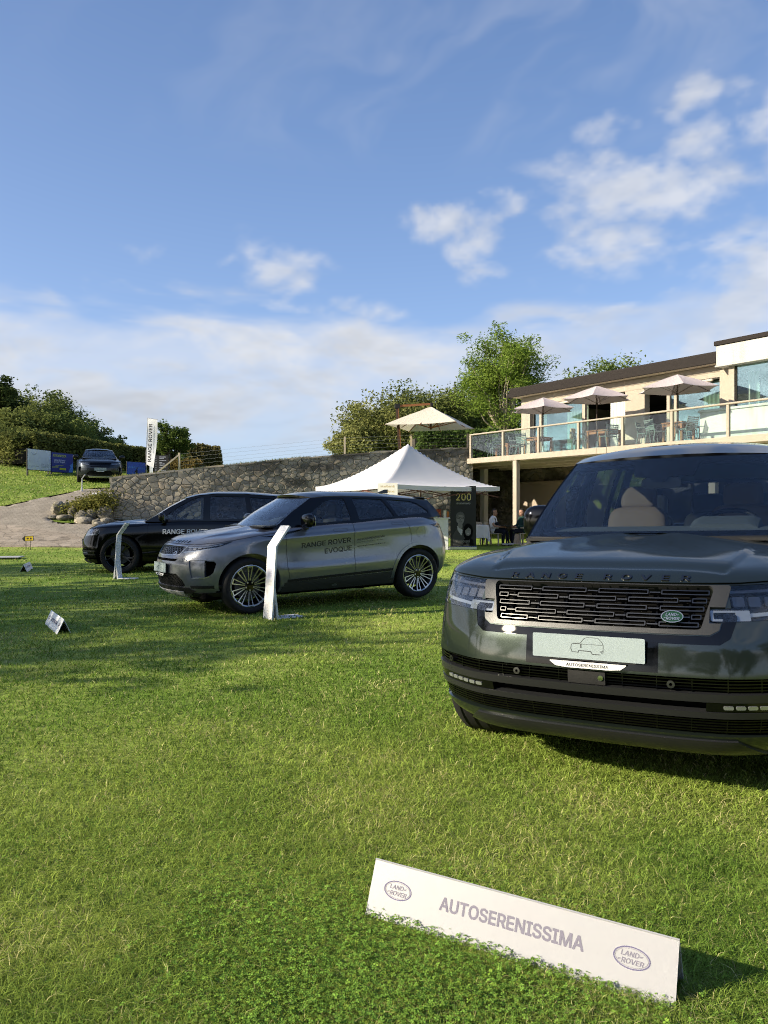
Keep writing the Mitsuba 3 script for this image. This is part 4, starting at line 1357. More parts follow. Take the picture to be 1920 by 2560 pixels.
metal('mat_letter_metal', (0.13, 0.13, 0.13), 0.32)
plain('mat_surround_black', (.006, .006, .007), .22, .35)
plain('mat_badge_green', (0.004, 0.03, 0.015), 0.3, 0.5)


def car_outline(w):
    """the small line drawing of an off-road car on the show plates, w wide, centred"""
    pts = [(-.5, -.02), (-.48, .10), (-.42, .13), (-.20, .15), (-.08, .30), (.06, .34), (.34, .32), (.45, .22), (.50, .12), (.495, -.10), (.44, -.12)]
    a = LineString([(x * w, y * w) for x, y in pts]).buffer(w * .0055)
    b = LineString([(-.5 * w, -.02 * w), (-.46 * w, -.13 * w), (-.32 * w, -.13 * w)]).buffer(w * .007)
    c = LineString([(-.28 * w, -.15 * w), (-.25 * w, -.08 * w), (.12 * w, -.09 * w), (.17 * w, -.17 * w), (.40 * w, -.17 * w)]).buffer(w * .010)
    d = sbox(-.20 * w, .0, -.17 * w, .12 * w)
    e = LineString([(-.42 * w, .12 * w), (.30 * w, .12 * w), (.49 * w, .13 * w)]).buffer(w * .005)
    return unary_union([a, b, c, d, e, Polygon([(.38 * w, -.08 * w), (.50 * w, -.05 * w), (.44 * w, -.10 * w)])])


def show_plate(car, M, X, z, w=.52, h=.11, strip=True, lean=0.05, detail=True):
    F = M @ frame((X, 0, z), (0, 1, 0), (-math.sin(lean), 0, math.cos(lean)), (math.cos(lean), 0, math.sin(lean)))
    k = key_for(car + '__number_plate')
    part(k, 'board', prism(rrect(-w / 2, -h / 2, w / 2, h / 2, .006), 0, .005), 'mat_plate', 30, F)
    if detail:
        part(k, 'emblem', prism(affinity.translate(car_outline(w * .29), 0, -h * .03), .005, .0062), 'mat_print_black', False, F)
    part(k, 'holder', prism(sbox(-w * .42, -h * .56, w * .42, h * .4), -.03, -.001), 'mat_black_plastic', 30, F)
    if strip:
        s = car + '__name_strip'
        g = Polygon([(-w * .335, -h * .64), (w * .335, -h * .64), (w * .29, -h * .80), (w * .2, -h * .85), (-w * .2, -h * .85), (-w * .29, -h * .80)]).buffer(.003)
        s = part(car, 'name_strip', prism(g, .0, .004), 'mat_white_paint', 30, F)
        if detail:
            t = text_shape('AUTOSERENISSIMA', h * .115, True, 1.15)
            b = t.bounds
            part(s, 'lettering', prism(affinity.translate(t, -(b[0] + b[2]) / 2, -h * .81), .004, .0048), 'mat_print_black', False, F)
    return k


def spaced_letters(word, centres, height, wide=1.6):
    out = []
    for ch, c in zip(word, centres):
        g = text_shape(ch, height, True, wide)
        b = g.bounds
        out.append(affinity.translate(g, c - (b[0] + b[2]) / 2, 0))
    return out


def seat(car, M, X, Y, zt, mat_, dz=0.0, w=.46):
    k = key_for(car + '__seat')
    def pad(sx, sy, sz, p=.55):
        s = trimesh.creation.icosphere(3, 1.0)
        v = np.array(s.vertices)
        v = np.sign(v) * np.abs(v) ** p
        return trimesh.Trimesh(v * [sx, sy, sz], s.faces, process=False)
    lean = xf(ry=-.22)
    part(k, 'headrest', pad(.060, .135, .090, .36), mat_, True, M @ xf(X - .02, Y, zt - .112) @ lean)
    part(k, 'backrest', pad(.085, w / 2, .30, .40), mat_, True, M @ xf(X + .07, Y, zt - .48) @ lean)
    for s in (-1, 1):
        part(k, 'headrest_post', rod((0, s * .05, -.2), (0, s * .05, 0), .007), 'mat_silver', True, M @ xf(X - .01, Y, zt - .06) @ lean)
    return k


def interior(car, M, cab, zb, x_dash, x_seat, z_head, y_seat=.38, trim=True, tan='mat_seat_tan', x_end=-4.6):
    X = np.linspace(x_dash + .45, x_end, 30)
    Yb = cab.Y(X, np.full(30, zb)) - .02
    part(car, 'cabin_floor', prism(Polygon(np.vstack([np.c_[X, Yb], np.c_[X, -Yb][::-1]])), zb - .005, zb + .012), 'mat_black_plastic', False, M)
    # dashboard with an instrument hood on the driver's side
    prof = [(x_dash + .42, zb), (x_dash + .42, zb + .02), (x_dash + .16, zb + .065), (x_dash - .02, zb + .075), (x_dash - .06, zb + .03), (x_dash - .06, zb)]
    d = as_mesh(prism(Polygon(prof), -.70, .70, .06))
    v = np.array(d.vertices)
    d.vertices = np.c_[v[:, 0] - .06 * (v[:, 2] / .7) ** 2, v[:, 2], v[:, 1]]
    d.fix_normals()
    part(car, 'dashboard', d, 'mat_dash', 30, M)
    h = as_mesh(prism(Polygon([(.17, zb + .05), (.60, zb + .05), (.585, zb + .115), (.54, zb + .135), (.24, zb + .135), (.20, zb + .115)]), 0, .24, .05))
    v = np.array(h.vertices)
    h.vertices = np.c_[x_dash - .08 + v[:, 2], v[:, 0], v[:, 1] - .05 * (v[:, 2] / .24) ** 2]
    h.fix_normals()
    part(car, 'instrument_hood', h, 'mat_dash', 30, M)
    t = trimesh.creation.torus(.18, .016, 48, 12)
    part(car, 'steering_wheel', t, 'mat_black_plastic', True, M @ xf(x_dash - .26, y_seat, zb + .06, ry=-.45 + math.pi / 2 - math.pi / 2) @ xf(ry=math.pi / 2 - .45))
    for s in (-1, 1):
        seat(car, M, x_seat, s * y_seat, z_head, tan)
    for yy in (-.48, 0, .48):
        seat(car, M, x_seat - .95, yy, z_head - .05, 'mat_dash', w=.40)


# ------------------------------------------------------------------ the big dark green car, seen from the front
def luxury_suv(name, label, M, pm, roofm, kind='rr', wheel_mats=None, full=True, ns=330, nt=130):
    car = thing(name, label, 'car', None)
    sp = kind == 'sport'
    zs = 0.955 if sp else 1.0
    plan = [(0, 0, -1.45), (-.012, .30, -1.45), (-.05, .55, -1.45), (-.16, .76, -1.46), (-.36, .945, -1.48), (-.60, 1.0, -1.52), (-.95, 1.01, -1.6), (-1.5, .995, -1.8), (-2.6, .99, -2.7), (-3.5, 1.0, -3.4), (-3.95, 1.005, -3.6), (-4.5, .97, -3.7), (-4.85, .85, -3.75), (-5.0, .5, -3.8), (-5.04, 0, -3.8)]
    zl = [.235, .30, .40, .56, .70, .80, .90, .985, 1.015, 1.054, 1.080, 1.136, 1.188]
    f0 = [.16, .075, .035, .0, .016, .048, .100, .155, .19, .265, .40, .72, 1.42]
    f2 = [.15, .07, .03, .0, .016, .048, .095, .145, .18, .25, .38, .78, 1.40]
    co = [.13, .06, .02, 0, .012, .026, .045, .08, .105, .17, .30, .65, 1.18]
    zc = [.25, .31, .41, .56, .70, .80, .90, .99, 1.03, 1.062, 1.098, 1.150, 1.188]
    wh = [.10, .05, .012, 0, .003, .010, .022, .042, .060, .10, .19, .5, .98]
    zw = [.27, .34, .45, .60, .72, .82, .92, 1.01, 1.055, 1.09, 1.112, 1.14, 1.16]
    do = [.12, .07, .022, .0, .004, .008, .016, .026, .036, .06, .105, .45, .95]
    zd = [.28, .35, .45, .58, .72, .82, .93, 1.02, 1.08, 1.125, 1.155, 1.165, 1.168]
    re = [.20, .10, .03, 0, .01, .025, .04, .06, .07, .09, .14, .5, 1.2]
    zr = [.30, .36, .46, .58, .72, .82, .93, 1.02, 1.08, 1.12, 1.15, 1.165, 1.168]
    P = lambda d, z: [(a, b * zs) for a, b in zip(d, z)]
    sh = Shell(plan, {0: P(f0, zl), 2: P(f2, zl), 4: P(co, zc), 6: P(wh, zw), 8: P(do, zd), 10: P(wh, zd), 12: P(co, zr), 14: P(re, zr)}, ns, nt)
    sm = lambda a, b, x: np.clip((x - a) / (b - a), 0, 1) ** 2 * (3 - 2 * np.clip((x - a) / (b - a), 0, 1))

    def warp(V):
        X, Y = V[..., 0], np.abs(V[..., 1])
        edge = np.interp(-X, [.2, .31, 1.4], [.555, .570, .745])
        inner = 1 - sm(-.014, .014, Y - edge)
        V[..., 2] += inner * 0.016 * sm(-.285, -.37, X) * (X > -1.6) * np.clip(1 - .3 * (Y / .6) ** 2, 0, 1) - 0.012 * inner * sm(-.255, -.29, X) * sm(-.42, -.30, X)
        return V
    body = solid(sh.mesh(warp))
    # wheel arches
    WX, RX, R = -.905, -3.90, .405
    for x in (WX, RX):
        for s in (-1, 1):
            body -= solid(trimesh.creation.cylinder(.475, .5, sections=64).apply_transform(xf(x, s * .95, R * .98, rx=math.pi / 2)))
    big = rrect(-1, .335 * zs, 1, .597 * zs, .055)
    aend = float(sh.aX(-.43, .5 * zs))
    F = lambda g: sh.front(affinity.scale(g, 1.022, 1, origin=(0, 0)))
    cut = lambda g, d, r=.05: lift(g, sh.fn, -d, .05, r, True)
    # openings of the front, in (Y, z)
    grille = Polygon([(-.516, .985 * zs), (.516, .985 * zs), (.468, .800 * zs), (-.468, .800 * zs)]).buffer(-.02).buffer(.02)
    trim = Polygon([(-.580, .988 * zs), (.580, .988 * zs), (.540, .80 * zs), (.505, .779 * zs), (-.505, .779 * zs), (-.540, .80 * zs)]).buffer(-.012).buffer(.012)
    ublk = Polygon([(-.615, .87 * zs), (.615, .87 * zs), (.585, .765 * zs), (.545, .738 * zs), (-.545, .738 * zs), (-.585, .765 * zs)]).buffer(-.02).buffer(.02).difference(trim.buffer(.004))
    lamp_of = {}
    for s in (-1, 1):
        ao = float(sh.aX(-.50, .94 * zs))
        ai, ab = float(sh.aY(.586, .94 * zs)), float(sh.aY(.510, .86 * zs))
        g = Polygon([(ai, .988 * zs), (ai, .892 * zs), (ab + .03, .892 * zs), (ab, .884 * zs), (ab, .838 * zs), (ab + .03, .832 * zs), (ao - .12, .848 * zs), (ao, .872 * zs), (ao + .02, .93 * zs), (ao - .06, 1.012 * zs), (ao - .22, 1.000 * zs)]).buffer(-.008).buffer(.008)
        lamp_of[s] = affinity.scale(g, s, 1, origin=(0, 0))
    opening = affinity_map(rrect(-aend, .335 * zs, aend, .597 * zs, .05), lambda a, z: (a, z))
    body -= cut(F(trim.union(ublk)), .012)
    body -= cut(F(grille), .07)
    body -= cut(opening, .065)
    for s in (-1, 1):
        body -= cut(lamp_of[s], .045)
    # shut lines: bonnet front edge and flanks, doors
    gap = lambda pts: band(pts, .007)
    hoodline = F(band([(-.62, .997 * zs), (-.3, .994 * zs), (0, .993 * zs), (.3, .994 * zs), (.62, .997 * zs)], .008))
    body -= cut(hoodline, .02)
    for s in (-1, 1):
        a0 = float(sh.aX(-.50, .94 * zs))
        pts = [(float(sh.aY(.62, .99 * zs)), .997 * zs), (a0 - .06, 1.018 * zs), (float(sh.aX(-.75)), 1.035 * zs), (float(sh.aX(-1.3)), 1.060 * zs), (float(sh.aX(-1.42)), 1.10 * zs)]
        body -= cut(affinity.scale(gap(pts), s, 1, origin=(0, 0)), .015)
        for pts in ([(-1.47, 1.12), (-1.47, .55), (-1.52, .36), (-3.30, .36), (-3.42, .60), (-3.56, .84), (-3.58, 1.12)], [(-2.62, .36), (-2.62, 1.12)]):
            g = gap([(float(sh.aX(x)), z * zs) for x, z in pts])
            body -= cut(affinity.scale(g, s, 1, origin=(0, 0)), .014)
    part(car, 'body', body, pm, 28, M)
    part(car, 'underbody', cub(-4.7, -.35, -.78, .78, .20, .42, .03), 'mat_void', False, M)
    # front dress
    gk = part(car, 'grille', lift(F(grille.buffer(.01)), sh.fn, -.072, -.060, .05), 'mat_void', 30, M)
    bt = 'mat_bronze_trim' if not sp else 'mat_black_gloss'
    tr = trim.difference(grille)
    for s in (-1, 1):   # the trim gives way to the lamp's inner bar
        tr = tr.difference(sbox(min(s * .500, s * .7), .828 * zs, max(s * .500, s * .7), .896 * zs))
    part(car, 'grille_surround', lift(F(tr), sh.fn, -.03, .004, .03), bt, 30, M)
    part(car, 'lower_surround', lift(F(ublk), sh.fn, -.03, -.002, .03), 'mat_black_gloss', 30, M)
    rows = [.962, .927, .892, .857, .824]
    A = [(-.497, -.314), (-.260, -.042), (.015, .240), (.296, .497)]
    B = [(-.497, -.437), (-.385, -.175), (-.122, .100), (.155, .370), (.428, .495)]
    for r, z in enumerate(rows):
        half = np.interp(z, [.806, .985], [.456, .504])
        segs = A if r % 2 == 0 else B
        for (y0, y1) in segs:
            y0, y1 = max(y0, -half), min(y1, half)
            if full:
                o = rrect(y0, (z - .0105) * zs, y1, (z + .0105) * zs, .004)
                g = o.difference(rrect(y0 + .0042, (z - .0063) * zs, y1 - .0042, (z + .0063) * zs, .002))
                part(gk, 'bar', lift(F(g), sh.fn, -.035, -.012, .05), 'mat_grille_metal', 30, M)
            else:
                part(gk, 'bar', lift(F(rrect(y0, (z - .009) * zs, y1, (z + .009) * zs, .004)), sh.fn, -.03, -.014, .05), 'mat_black_gloss', 30, M)
        for (p, q) in zip(segs[:-1], segs[1:]):
            if full:
                part(gk, 'link', lift(F(sbox(p[1] + .005, (z - .0025) * zs, q[0] - .005, (z + .0025) * zs)), sh.fn, -.035, -.016, .05), 'mat_grille_metal', 30, M)
    if full:
        posts = unary_union([sbox(y - .004, .815, y + .004, .975) for y in np.linspace(-.42, .42, 7)])
        part(gk, 'shutter_post', lift(F(posts), sh.fn, -.058, -.04, .05), 'mat_black_gloss', 30, M)
        e, ring, hair, let = oval_badge(.092)
        mv = lambda g: affinity.translate(g, .352, .852)
        bk = part(car, 'badge', lift(F(mv(e)), sh.fn, -.03, .004, .02), 'mat_badge_green', 30, M)
        part(bk, 'ring', lift(F(mv(ring)), sh.fn, .003, .007, .02), 'mat_silver', 30, M)
        part(bk, 'lettering', lift(F(mv(let)), sh.fn, .003, .0065, .02), 'mat_silver', 30, M)
        cen = list(-.417 + .0818 * np.arange(5)) + list(.0485 + .0862 * np.arange(5))
        for g in spaced_letters('RANGEROVER', cen, .021, 2.35):
            part(car, 'letter', lift(F(affinity.translate(g, 0, 1.005)), sh.fn, -.002, .006, .02), 'mat_black_gloss' if sp else 'mat_letter_metal', 30, M)
    # headlights
    for s in (-1, 1):
        g = lamp_of[s]
        hk = key_for(car + '__headlight')
        part(hk, 'lens', lift(g.buffer(-.002), sh.fn, -.003, -.001, .03, sheet=True), 'mat_lamp_lens', True, M)
        part(hk, 'housing', lift(g.buffer(-.001), sh.fn, -.046, -.040, .04), 'mat_black_gloss', 30, M)
        fl = lambda q: affinity.scale(q, s, 1, origin=(0, 0))
        ai, ab = float(sh.aY(.586, .94 * zs)), float(sh.aY(.510, .86 * zs))
        part(hk, 'light_bar', lift(fl(rrect(ab + .008, .841 * zs, ab + .185, .886 * zs, .006).difference(rrect(ab + .020, .850 * zs, ab + .12, .877 * zs, .004))), sh.fn, -.035, -.010, .03), 'mat_led', 30, M)
        part(hk, 'light_guide', lift(fl(Polygon([(ab + .17, .858 * zs), (ao - .04, .882 * zs), (ao - .02, .90 * zs), (ab + .17, .874 * zs)])), sh.fn, -.030, -.018, .03), 'mat_led', 30, M)
        part(hk, 'light_blade', lift(fl(Polygon([(ai + .012, .972 * zs), (ao - .10, .988 * zs), (ao - .05, .976 * zs), (ai + .012, .960 * zs)])), sh.fn, -.032, -.016, .03), 'mat_dark_metal', 30, M)
        for q in range(4):
            a = ai + .045 + q * .075
            part(hk, 'projector', lift(fl(rrect(a - .028, .905 * zs, a + .028, .948 * zs, .008)), sh.fn, -.036, -.022 - .002 * q, .02), 'mat_dark_metal', 30, M)
    # lower intake: back, blades, slats, fog lamps, sensors
    L = lambda g, c0, c1, r=.05: lift(g, sh.fn, c0, c1, r)
    part(car, 'intake', L(rrect(-aend - .01, .325 * zs, aend + .01, .607 * zs, .05), -.067, -.058), 'mat_void', 30, M)
    ae = aend - .025
    for (z0, z1) in ((.492, .528), (.418, .446)):
        part(car, 'bumper_blade', L(rrect(-ae, z0 * zs, ae, z1 * zs, .008), -.04, -.001, .04), 'mat_skid', 30, M)
    lines = [sbox(-ae, (z - .0022) * zs, ae, (z + .0022) * zs) for z in (.585, .570, .555, .541)] if full else [sbox(-ae, (z - .004) * zs, ae, (z + .004) * zs) for z in (.58, .555)]
    cols = [sbox(a - .002, .530 * zs, a + .002, .592 * zs) for a in np.linspace(-ae + .06, ae - .06, 15)]
    part(car, 'upper_slats', L(unary_union(lines + cols), -.045, -.022, .05), 'mat_black_gloss', 30, M, kind=None)
    lines = [sbox(-ae + .01, (z - .0028) * zs, ae - .01, (z + .0028) * zs) for z in (.404, .391, .378, .365, .352)] if full else [sbox(-ae, (z - .004) * zs, ae, (z + .004) * zs) for z in (.39, .36)]
    cols = [sbox(a - .002, .345 * zs, a + .002, .41 * zs) for a in np.linspace(-ae + .06, ae - .06, 15)]
    part(car, 'lower_slats', L(unary_union(lines + cols), -.045, -.012, .05), 'mat_black_gloss', 30, M)
    for s in (-1, 1):
        fl = lambda q: affinity.scale(q, s, 1, origin=(0, 0))
        ab = float(sh.aY(.50, .47 * zs))
        fk = key_for(car + '__fog_lamp')
        part(fk, 'housing', L(fl(sbox(ab, .449 * zs, ae - .02, .489 * zs)), -.05, -.006, .04), 'mat_black_gloss', 30, M)
        for q in range(6):
            a = ab + .07 + q * .052
            part(fk, 'led', L(fl(rrect(a, .461 * zs, a + .042, .477 * zs, .006)), -.02, -.001, .03), 'mat_led', 30, M)
    for a in (-.80, -.36, .36, .80):
        aa = np.sign(a) * float(sh.aY(abs(a)))
        part(car, 'parking_sensor', L(Point(aa, .562 * zs).buffer(.017).difference(Point(aa, .562 * zs).buffer(.007)), -.04, -.004, .02), 'mat_dark_metal' if full else 'mat_black_plastic', 30, M)
    part(car, 'camera_box', L(sbox(-.10, .532 * zs, .075, .592 * zs), -.05, -.008), 'mat_black_plastic', 30, M)
    part(car, 'camera_eye', L(Point(.055, .565 * zs).buffer(.012), -.01, -.002, .02), 'mat_chrome', 30, M)
    skid = Polygon([(-.600, .318 * zs), (.600, .318 * zs), (.70, .245 * zs), (-.70, .245 * zs)])
    part(car, 'skid_plate', L(F(skid), -.02, .012), 'mat_skid', 30, M)
    part(car, 'tow_recess', L(F(sbox(-.30, .61 * zs, .30, .742 * zs)), -.01, .003), 'mat_black_gloss', 30, M) if full else None
    show_plate(car, M, .008, .704 * zs, lean=0.06, detail=full)
    # greenhouse
    if not sp:
        belt = [(-1.20, .775, 1.16), (-1.42, .80, 1.165), (-2.0, .865, 1.165), (-2.8, .885, 1.165), (-3.6, .88, 1.165), (-4.3, .85, 1.165), (-4.95, .78, 1.165)]
        rail = [(-1.40, .60, 1.62), (-2.0, .635, 1.695), (-2.3, .655, 1.755), (-2.8, .668, 1.79), (-3.5, .668, 1.785), (-4.3, .645, 1.745), (-4.80, .62, 1.69)]
        pil = [(-1.34, 1.155), (-1.45, 1.24), (-1.72, 1.47), (-2.00, 1.695)]
        cab = Cabin(belt, rail, pil, .14, [(-4.97, 1.16), (-4.82, 1.69)], (.018, .075, .05), bulge=.02)
        zb, zt = 1.162, 1.69
        outline = Polygon([(-1.34, 1.155), (-1.45, 1.24), (-1.72, 1.47), (-2.00, 1.695), (-2.3, 1.755), (-2.8, 1.79), (-3.5, 1.785), (-4.3, 1.745), (-4.80, 1.69), (-4.96, 1.155)])
        wins = [Polygon([(-1.66, 1.18), (-1.62, 1.24), (-1.86, 1.47), (-2.10, 1.66), (-2.35, 1.715), (-2.52, 1.725), (-2.54, 1.18)]), Polygon([(-2.66, 1.18), (-2.64, 1.728), (-3.45, 1.725), (-3.53, 1.18)]), Polygon([(-3.64, 1.18), (-3.56, 1.72), (-4.2, 1.695), (-4.66, 1.64), (-4.80, 1.19)])]
        xd, xs, zh = -1.72, -2.78, 1.56
    else:
        belt = [(-1.20, .775, 1.105), (-1.45, .80, 1.11), (-2.1, .865, 1.125), (-2.9, .885, 1.135), (-3.7, .88, 1.15), (-4.3, .85, 1.16), (-4.95, .78, 1.17)]
        rail = [(-1.40, .60, 1.52), (-2.2, .635, 1.60), (-2.5, .655, 1.675), (-2.9, .668, 1.715), (-3.5, .668, 1.71), (-4.3, .645, 1.65), (-4.80, .62, 1.57)]
        pil = [(-1.42, 1.10), (-1.56, 1.19), (-1.92, 1.42), (-2.26, 1.605)]
        cab = Cabin(belt, rail, pil, .14, [(-4.97, 1.16), (-4.82, 1.57)], (.018, .06, .05), bulge=.02)
        zb, zt = 1.112, 1.60
        outline = Polygon([(-1.42, 1.10), (-1.56, 1.19), (-1.92, 1.42), (-2.26, 1.605), (-2.5, 1.675), (-2.9, 1.715), (-3.5, 1.71), (-4.3, 1.65), (-4.80, 1.57), (-4.96, 1.12)])
        wins = [Polygon([(-1.85, 1.14), (-1.80, 1.20), (-2.06, 1.40), (-2.36, 1.575), (-2.50, 1.625), (-2.62, 1.645), (-2.62, 1.145)]), Polygon([(-2.76, 1.148), (-2.76, 1.655), (-3.5, 1.64), (-3.58, 1.165)]), Polygon([(-3.68, 1.17), (-3.6, 1.63), (-4.2, 1.59), (-4.66, 1.53), (-4.80, 1.20)])]
        xd, xs, zh = -1.86, -2.78, 1.50
    wins = [w.buffer(-.03).buffer(.03) for w in wins]
    frame_ = outline.difference(unary_union(wins))
    for s in (-1, 1):
        part(car, 'pillars', lift(frame_, cab.side(s), -.035, .004, .06), 'mat_black_gloss' if not sp else pm, 30, M)
        for q, w in enumerate(wins):
            part(car, 'side_window', lift(w.buffer(.008), cab.side(s), -.012, -.010, .08, sheet=True), 'mat_car_glass' if q == 0 else 'mat_privacy_glass', True, M)
    part(car, 'roof', cab.roof(.012), roofm, 40, M)
    wsp = sbox(-.985, zb - .005, .985, zt + .004)
    part(car, 'windscreen', lift(wsp, cab.ws_fn, 0, .001, .06, sheet=True), 'mat_car_glass', True, M)
    inner = Polygon([(-.90, zb + .055), (.90, zb + .055), (.915, zb + .09), (.935, zt - .06), (.90, zt - .035), (-.90, zt - .035), (-.935, zt - .06), (-.915, zb + .09)])
    frit = wsp.difference(inner).union(Polygon([(-.30, zt - .03), (.36, zt - .03), (.30, zt - .12), (.08, zt - .13), (.06, zt - .155), (-.06, zt - .155), (-.08, zt - .13), (-.24, zt - .12)]))
    part(car, 'windscreen_band', lift(frit, cab.ws_fn, -.008, -.004, .06), 'mat_void', True, M)
    part(car, 'interior_mirror', as_mesh(prism(rrect(-.125, -.035, .125, .035, .03), 0, .03)), 'mat_black_gloss', 30, M @ frame((cab.Xa(zt - .16) + .03, -.0, zt - .17), (0, 1, 0), (0, 0, 1), (1, 0, 0)))
    part(car, 'headlining', cab.roof(-.02).apply_translation((0, 0, -.045)), 'mat_lining', True, M)
    rw = sbox(-.90, zb + .06, .90, zt - .05)
    part(car, 'rear_window', lift(rw, cab.rear_fn, 0, .001, .08, sheet=True), 'mat_car_glass', True, M)
    part(car, 'tailgate_frame', lift(sbox(-.99, zb - .01, .99, zt).difference(rw), cab.rear_fn, -.03, .004, .08), pm, 30, M)
    for s in (-1, 1):
        for (p, q) in (((-2.58, .86, zb), (-2.56, .665, zt + .03)), ((-3.6, .84, zb), (-3.52, .64, zt + .03))):
            part(car, 'belt_strap' if p[0] > -3 else 'pillar_lining', bar((p[0] - .02, s * p[1] * .97, p[2]), (q[0] - .02, s * q[1] * .97, q[2]), .09 if p[0] < -3 else .05, .02), 'mat_lining', False, M)
    interior(car, M, cab, zb, xd, xs, zh)
    part(car, 'cowl_panel', lift(sbox(-.985, zb - .03, .985, zb + .014), cab.ws_fn, .002, .010, .06), 'mat_black_plastic', True, M)
    for s in (-1, 1):
        wing_mirror(car, M, s, -2.0 if not sp else -1.80, .80 if not sp else .93, (1.278 if not sp else 1.20), ('mat_black_gloss', 'mat_black_gloss'), 1.0, 1.30 if not sp else 1.0)
        for q, x in enumerate((WX, RX)):
            wheel(car, x, s * .845, R, R, .295, .285, s, split_spokes(5), wheel_mats, M, simple=(s < 0 and full) or (s < 0 and sp))
        part(car, 'sill', lift(sh.side(sbox(-3.42, .285 * zs, -1.40, .375 * zs)) if s > 0 else affinity.scale(sh.side(sbox(-3.42, .285 * zs, -1.40, .375 * zs)), -1, 1, origin=(0, 0)), sh.fn, -.01, .012, .1), 'mat_black_gloss', 30, M)
    fin = m3.Manifold.hull(solid(cub(-.10, .08, -.006, .006, 0, .01)) + solid(cub(-.10, -.06, -.004, .004, 0, .055)))
    part(car, 'aerial', fin, roofm, 30, M @ xf(-4.2, 0, zt + .12 if not sp else zt + .075))
    part(car, 'door_handle', lift(sh.side(rrect(-2.50, .985 * zs, -2.25, 1.015 * zs, .012)), sh.fn, -.003, .003, .04), pm, 30, M)
    if sp:
        t = text_shape('RANGE ROVER SPORT', .098, True)
        a0, a1 = float(sh.aX(-1.78, .9)), float(sh.aX(-3.22, .9))
        t = affinity.scale(t, (a1 - a0) / t.bounds[2], 1, origin=(0, 0))
        part(car, 'door_lettering', lift(affinity.translate(t, a0, .845), sh.fn, -.001, .0015, .05), 'mat_white_paint', False, M)
    return car, sh, cab


def car_matrix(tx, ty, tz, b, roll=0.0, pitch=0.0):
    Rz = np.array([[-math.sin(b), math.cos(b), 0], [-math.cos(b), -math.sin(b), 0], [0, 0, 1]])
    cr, sr, cp, sp_ = math.cos(roll), math.sin(roll), math.cos(pitch), math.sin(pitch)
    Rr = np.array([[1, 0, 0], [0, cr, -sr], [0, sr, cr]])
    Rp = np.array([[cp, 0, -sp_], [0, 1, 0], [sp_, 0, cp]])
    M = np.eye(4)
    M[:3, :3] = Rz @ Rp @ Rr
    M[:3, 3] = (tx, ty, tz)
    return M
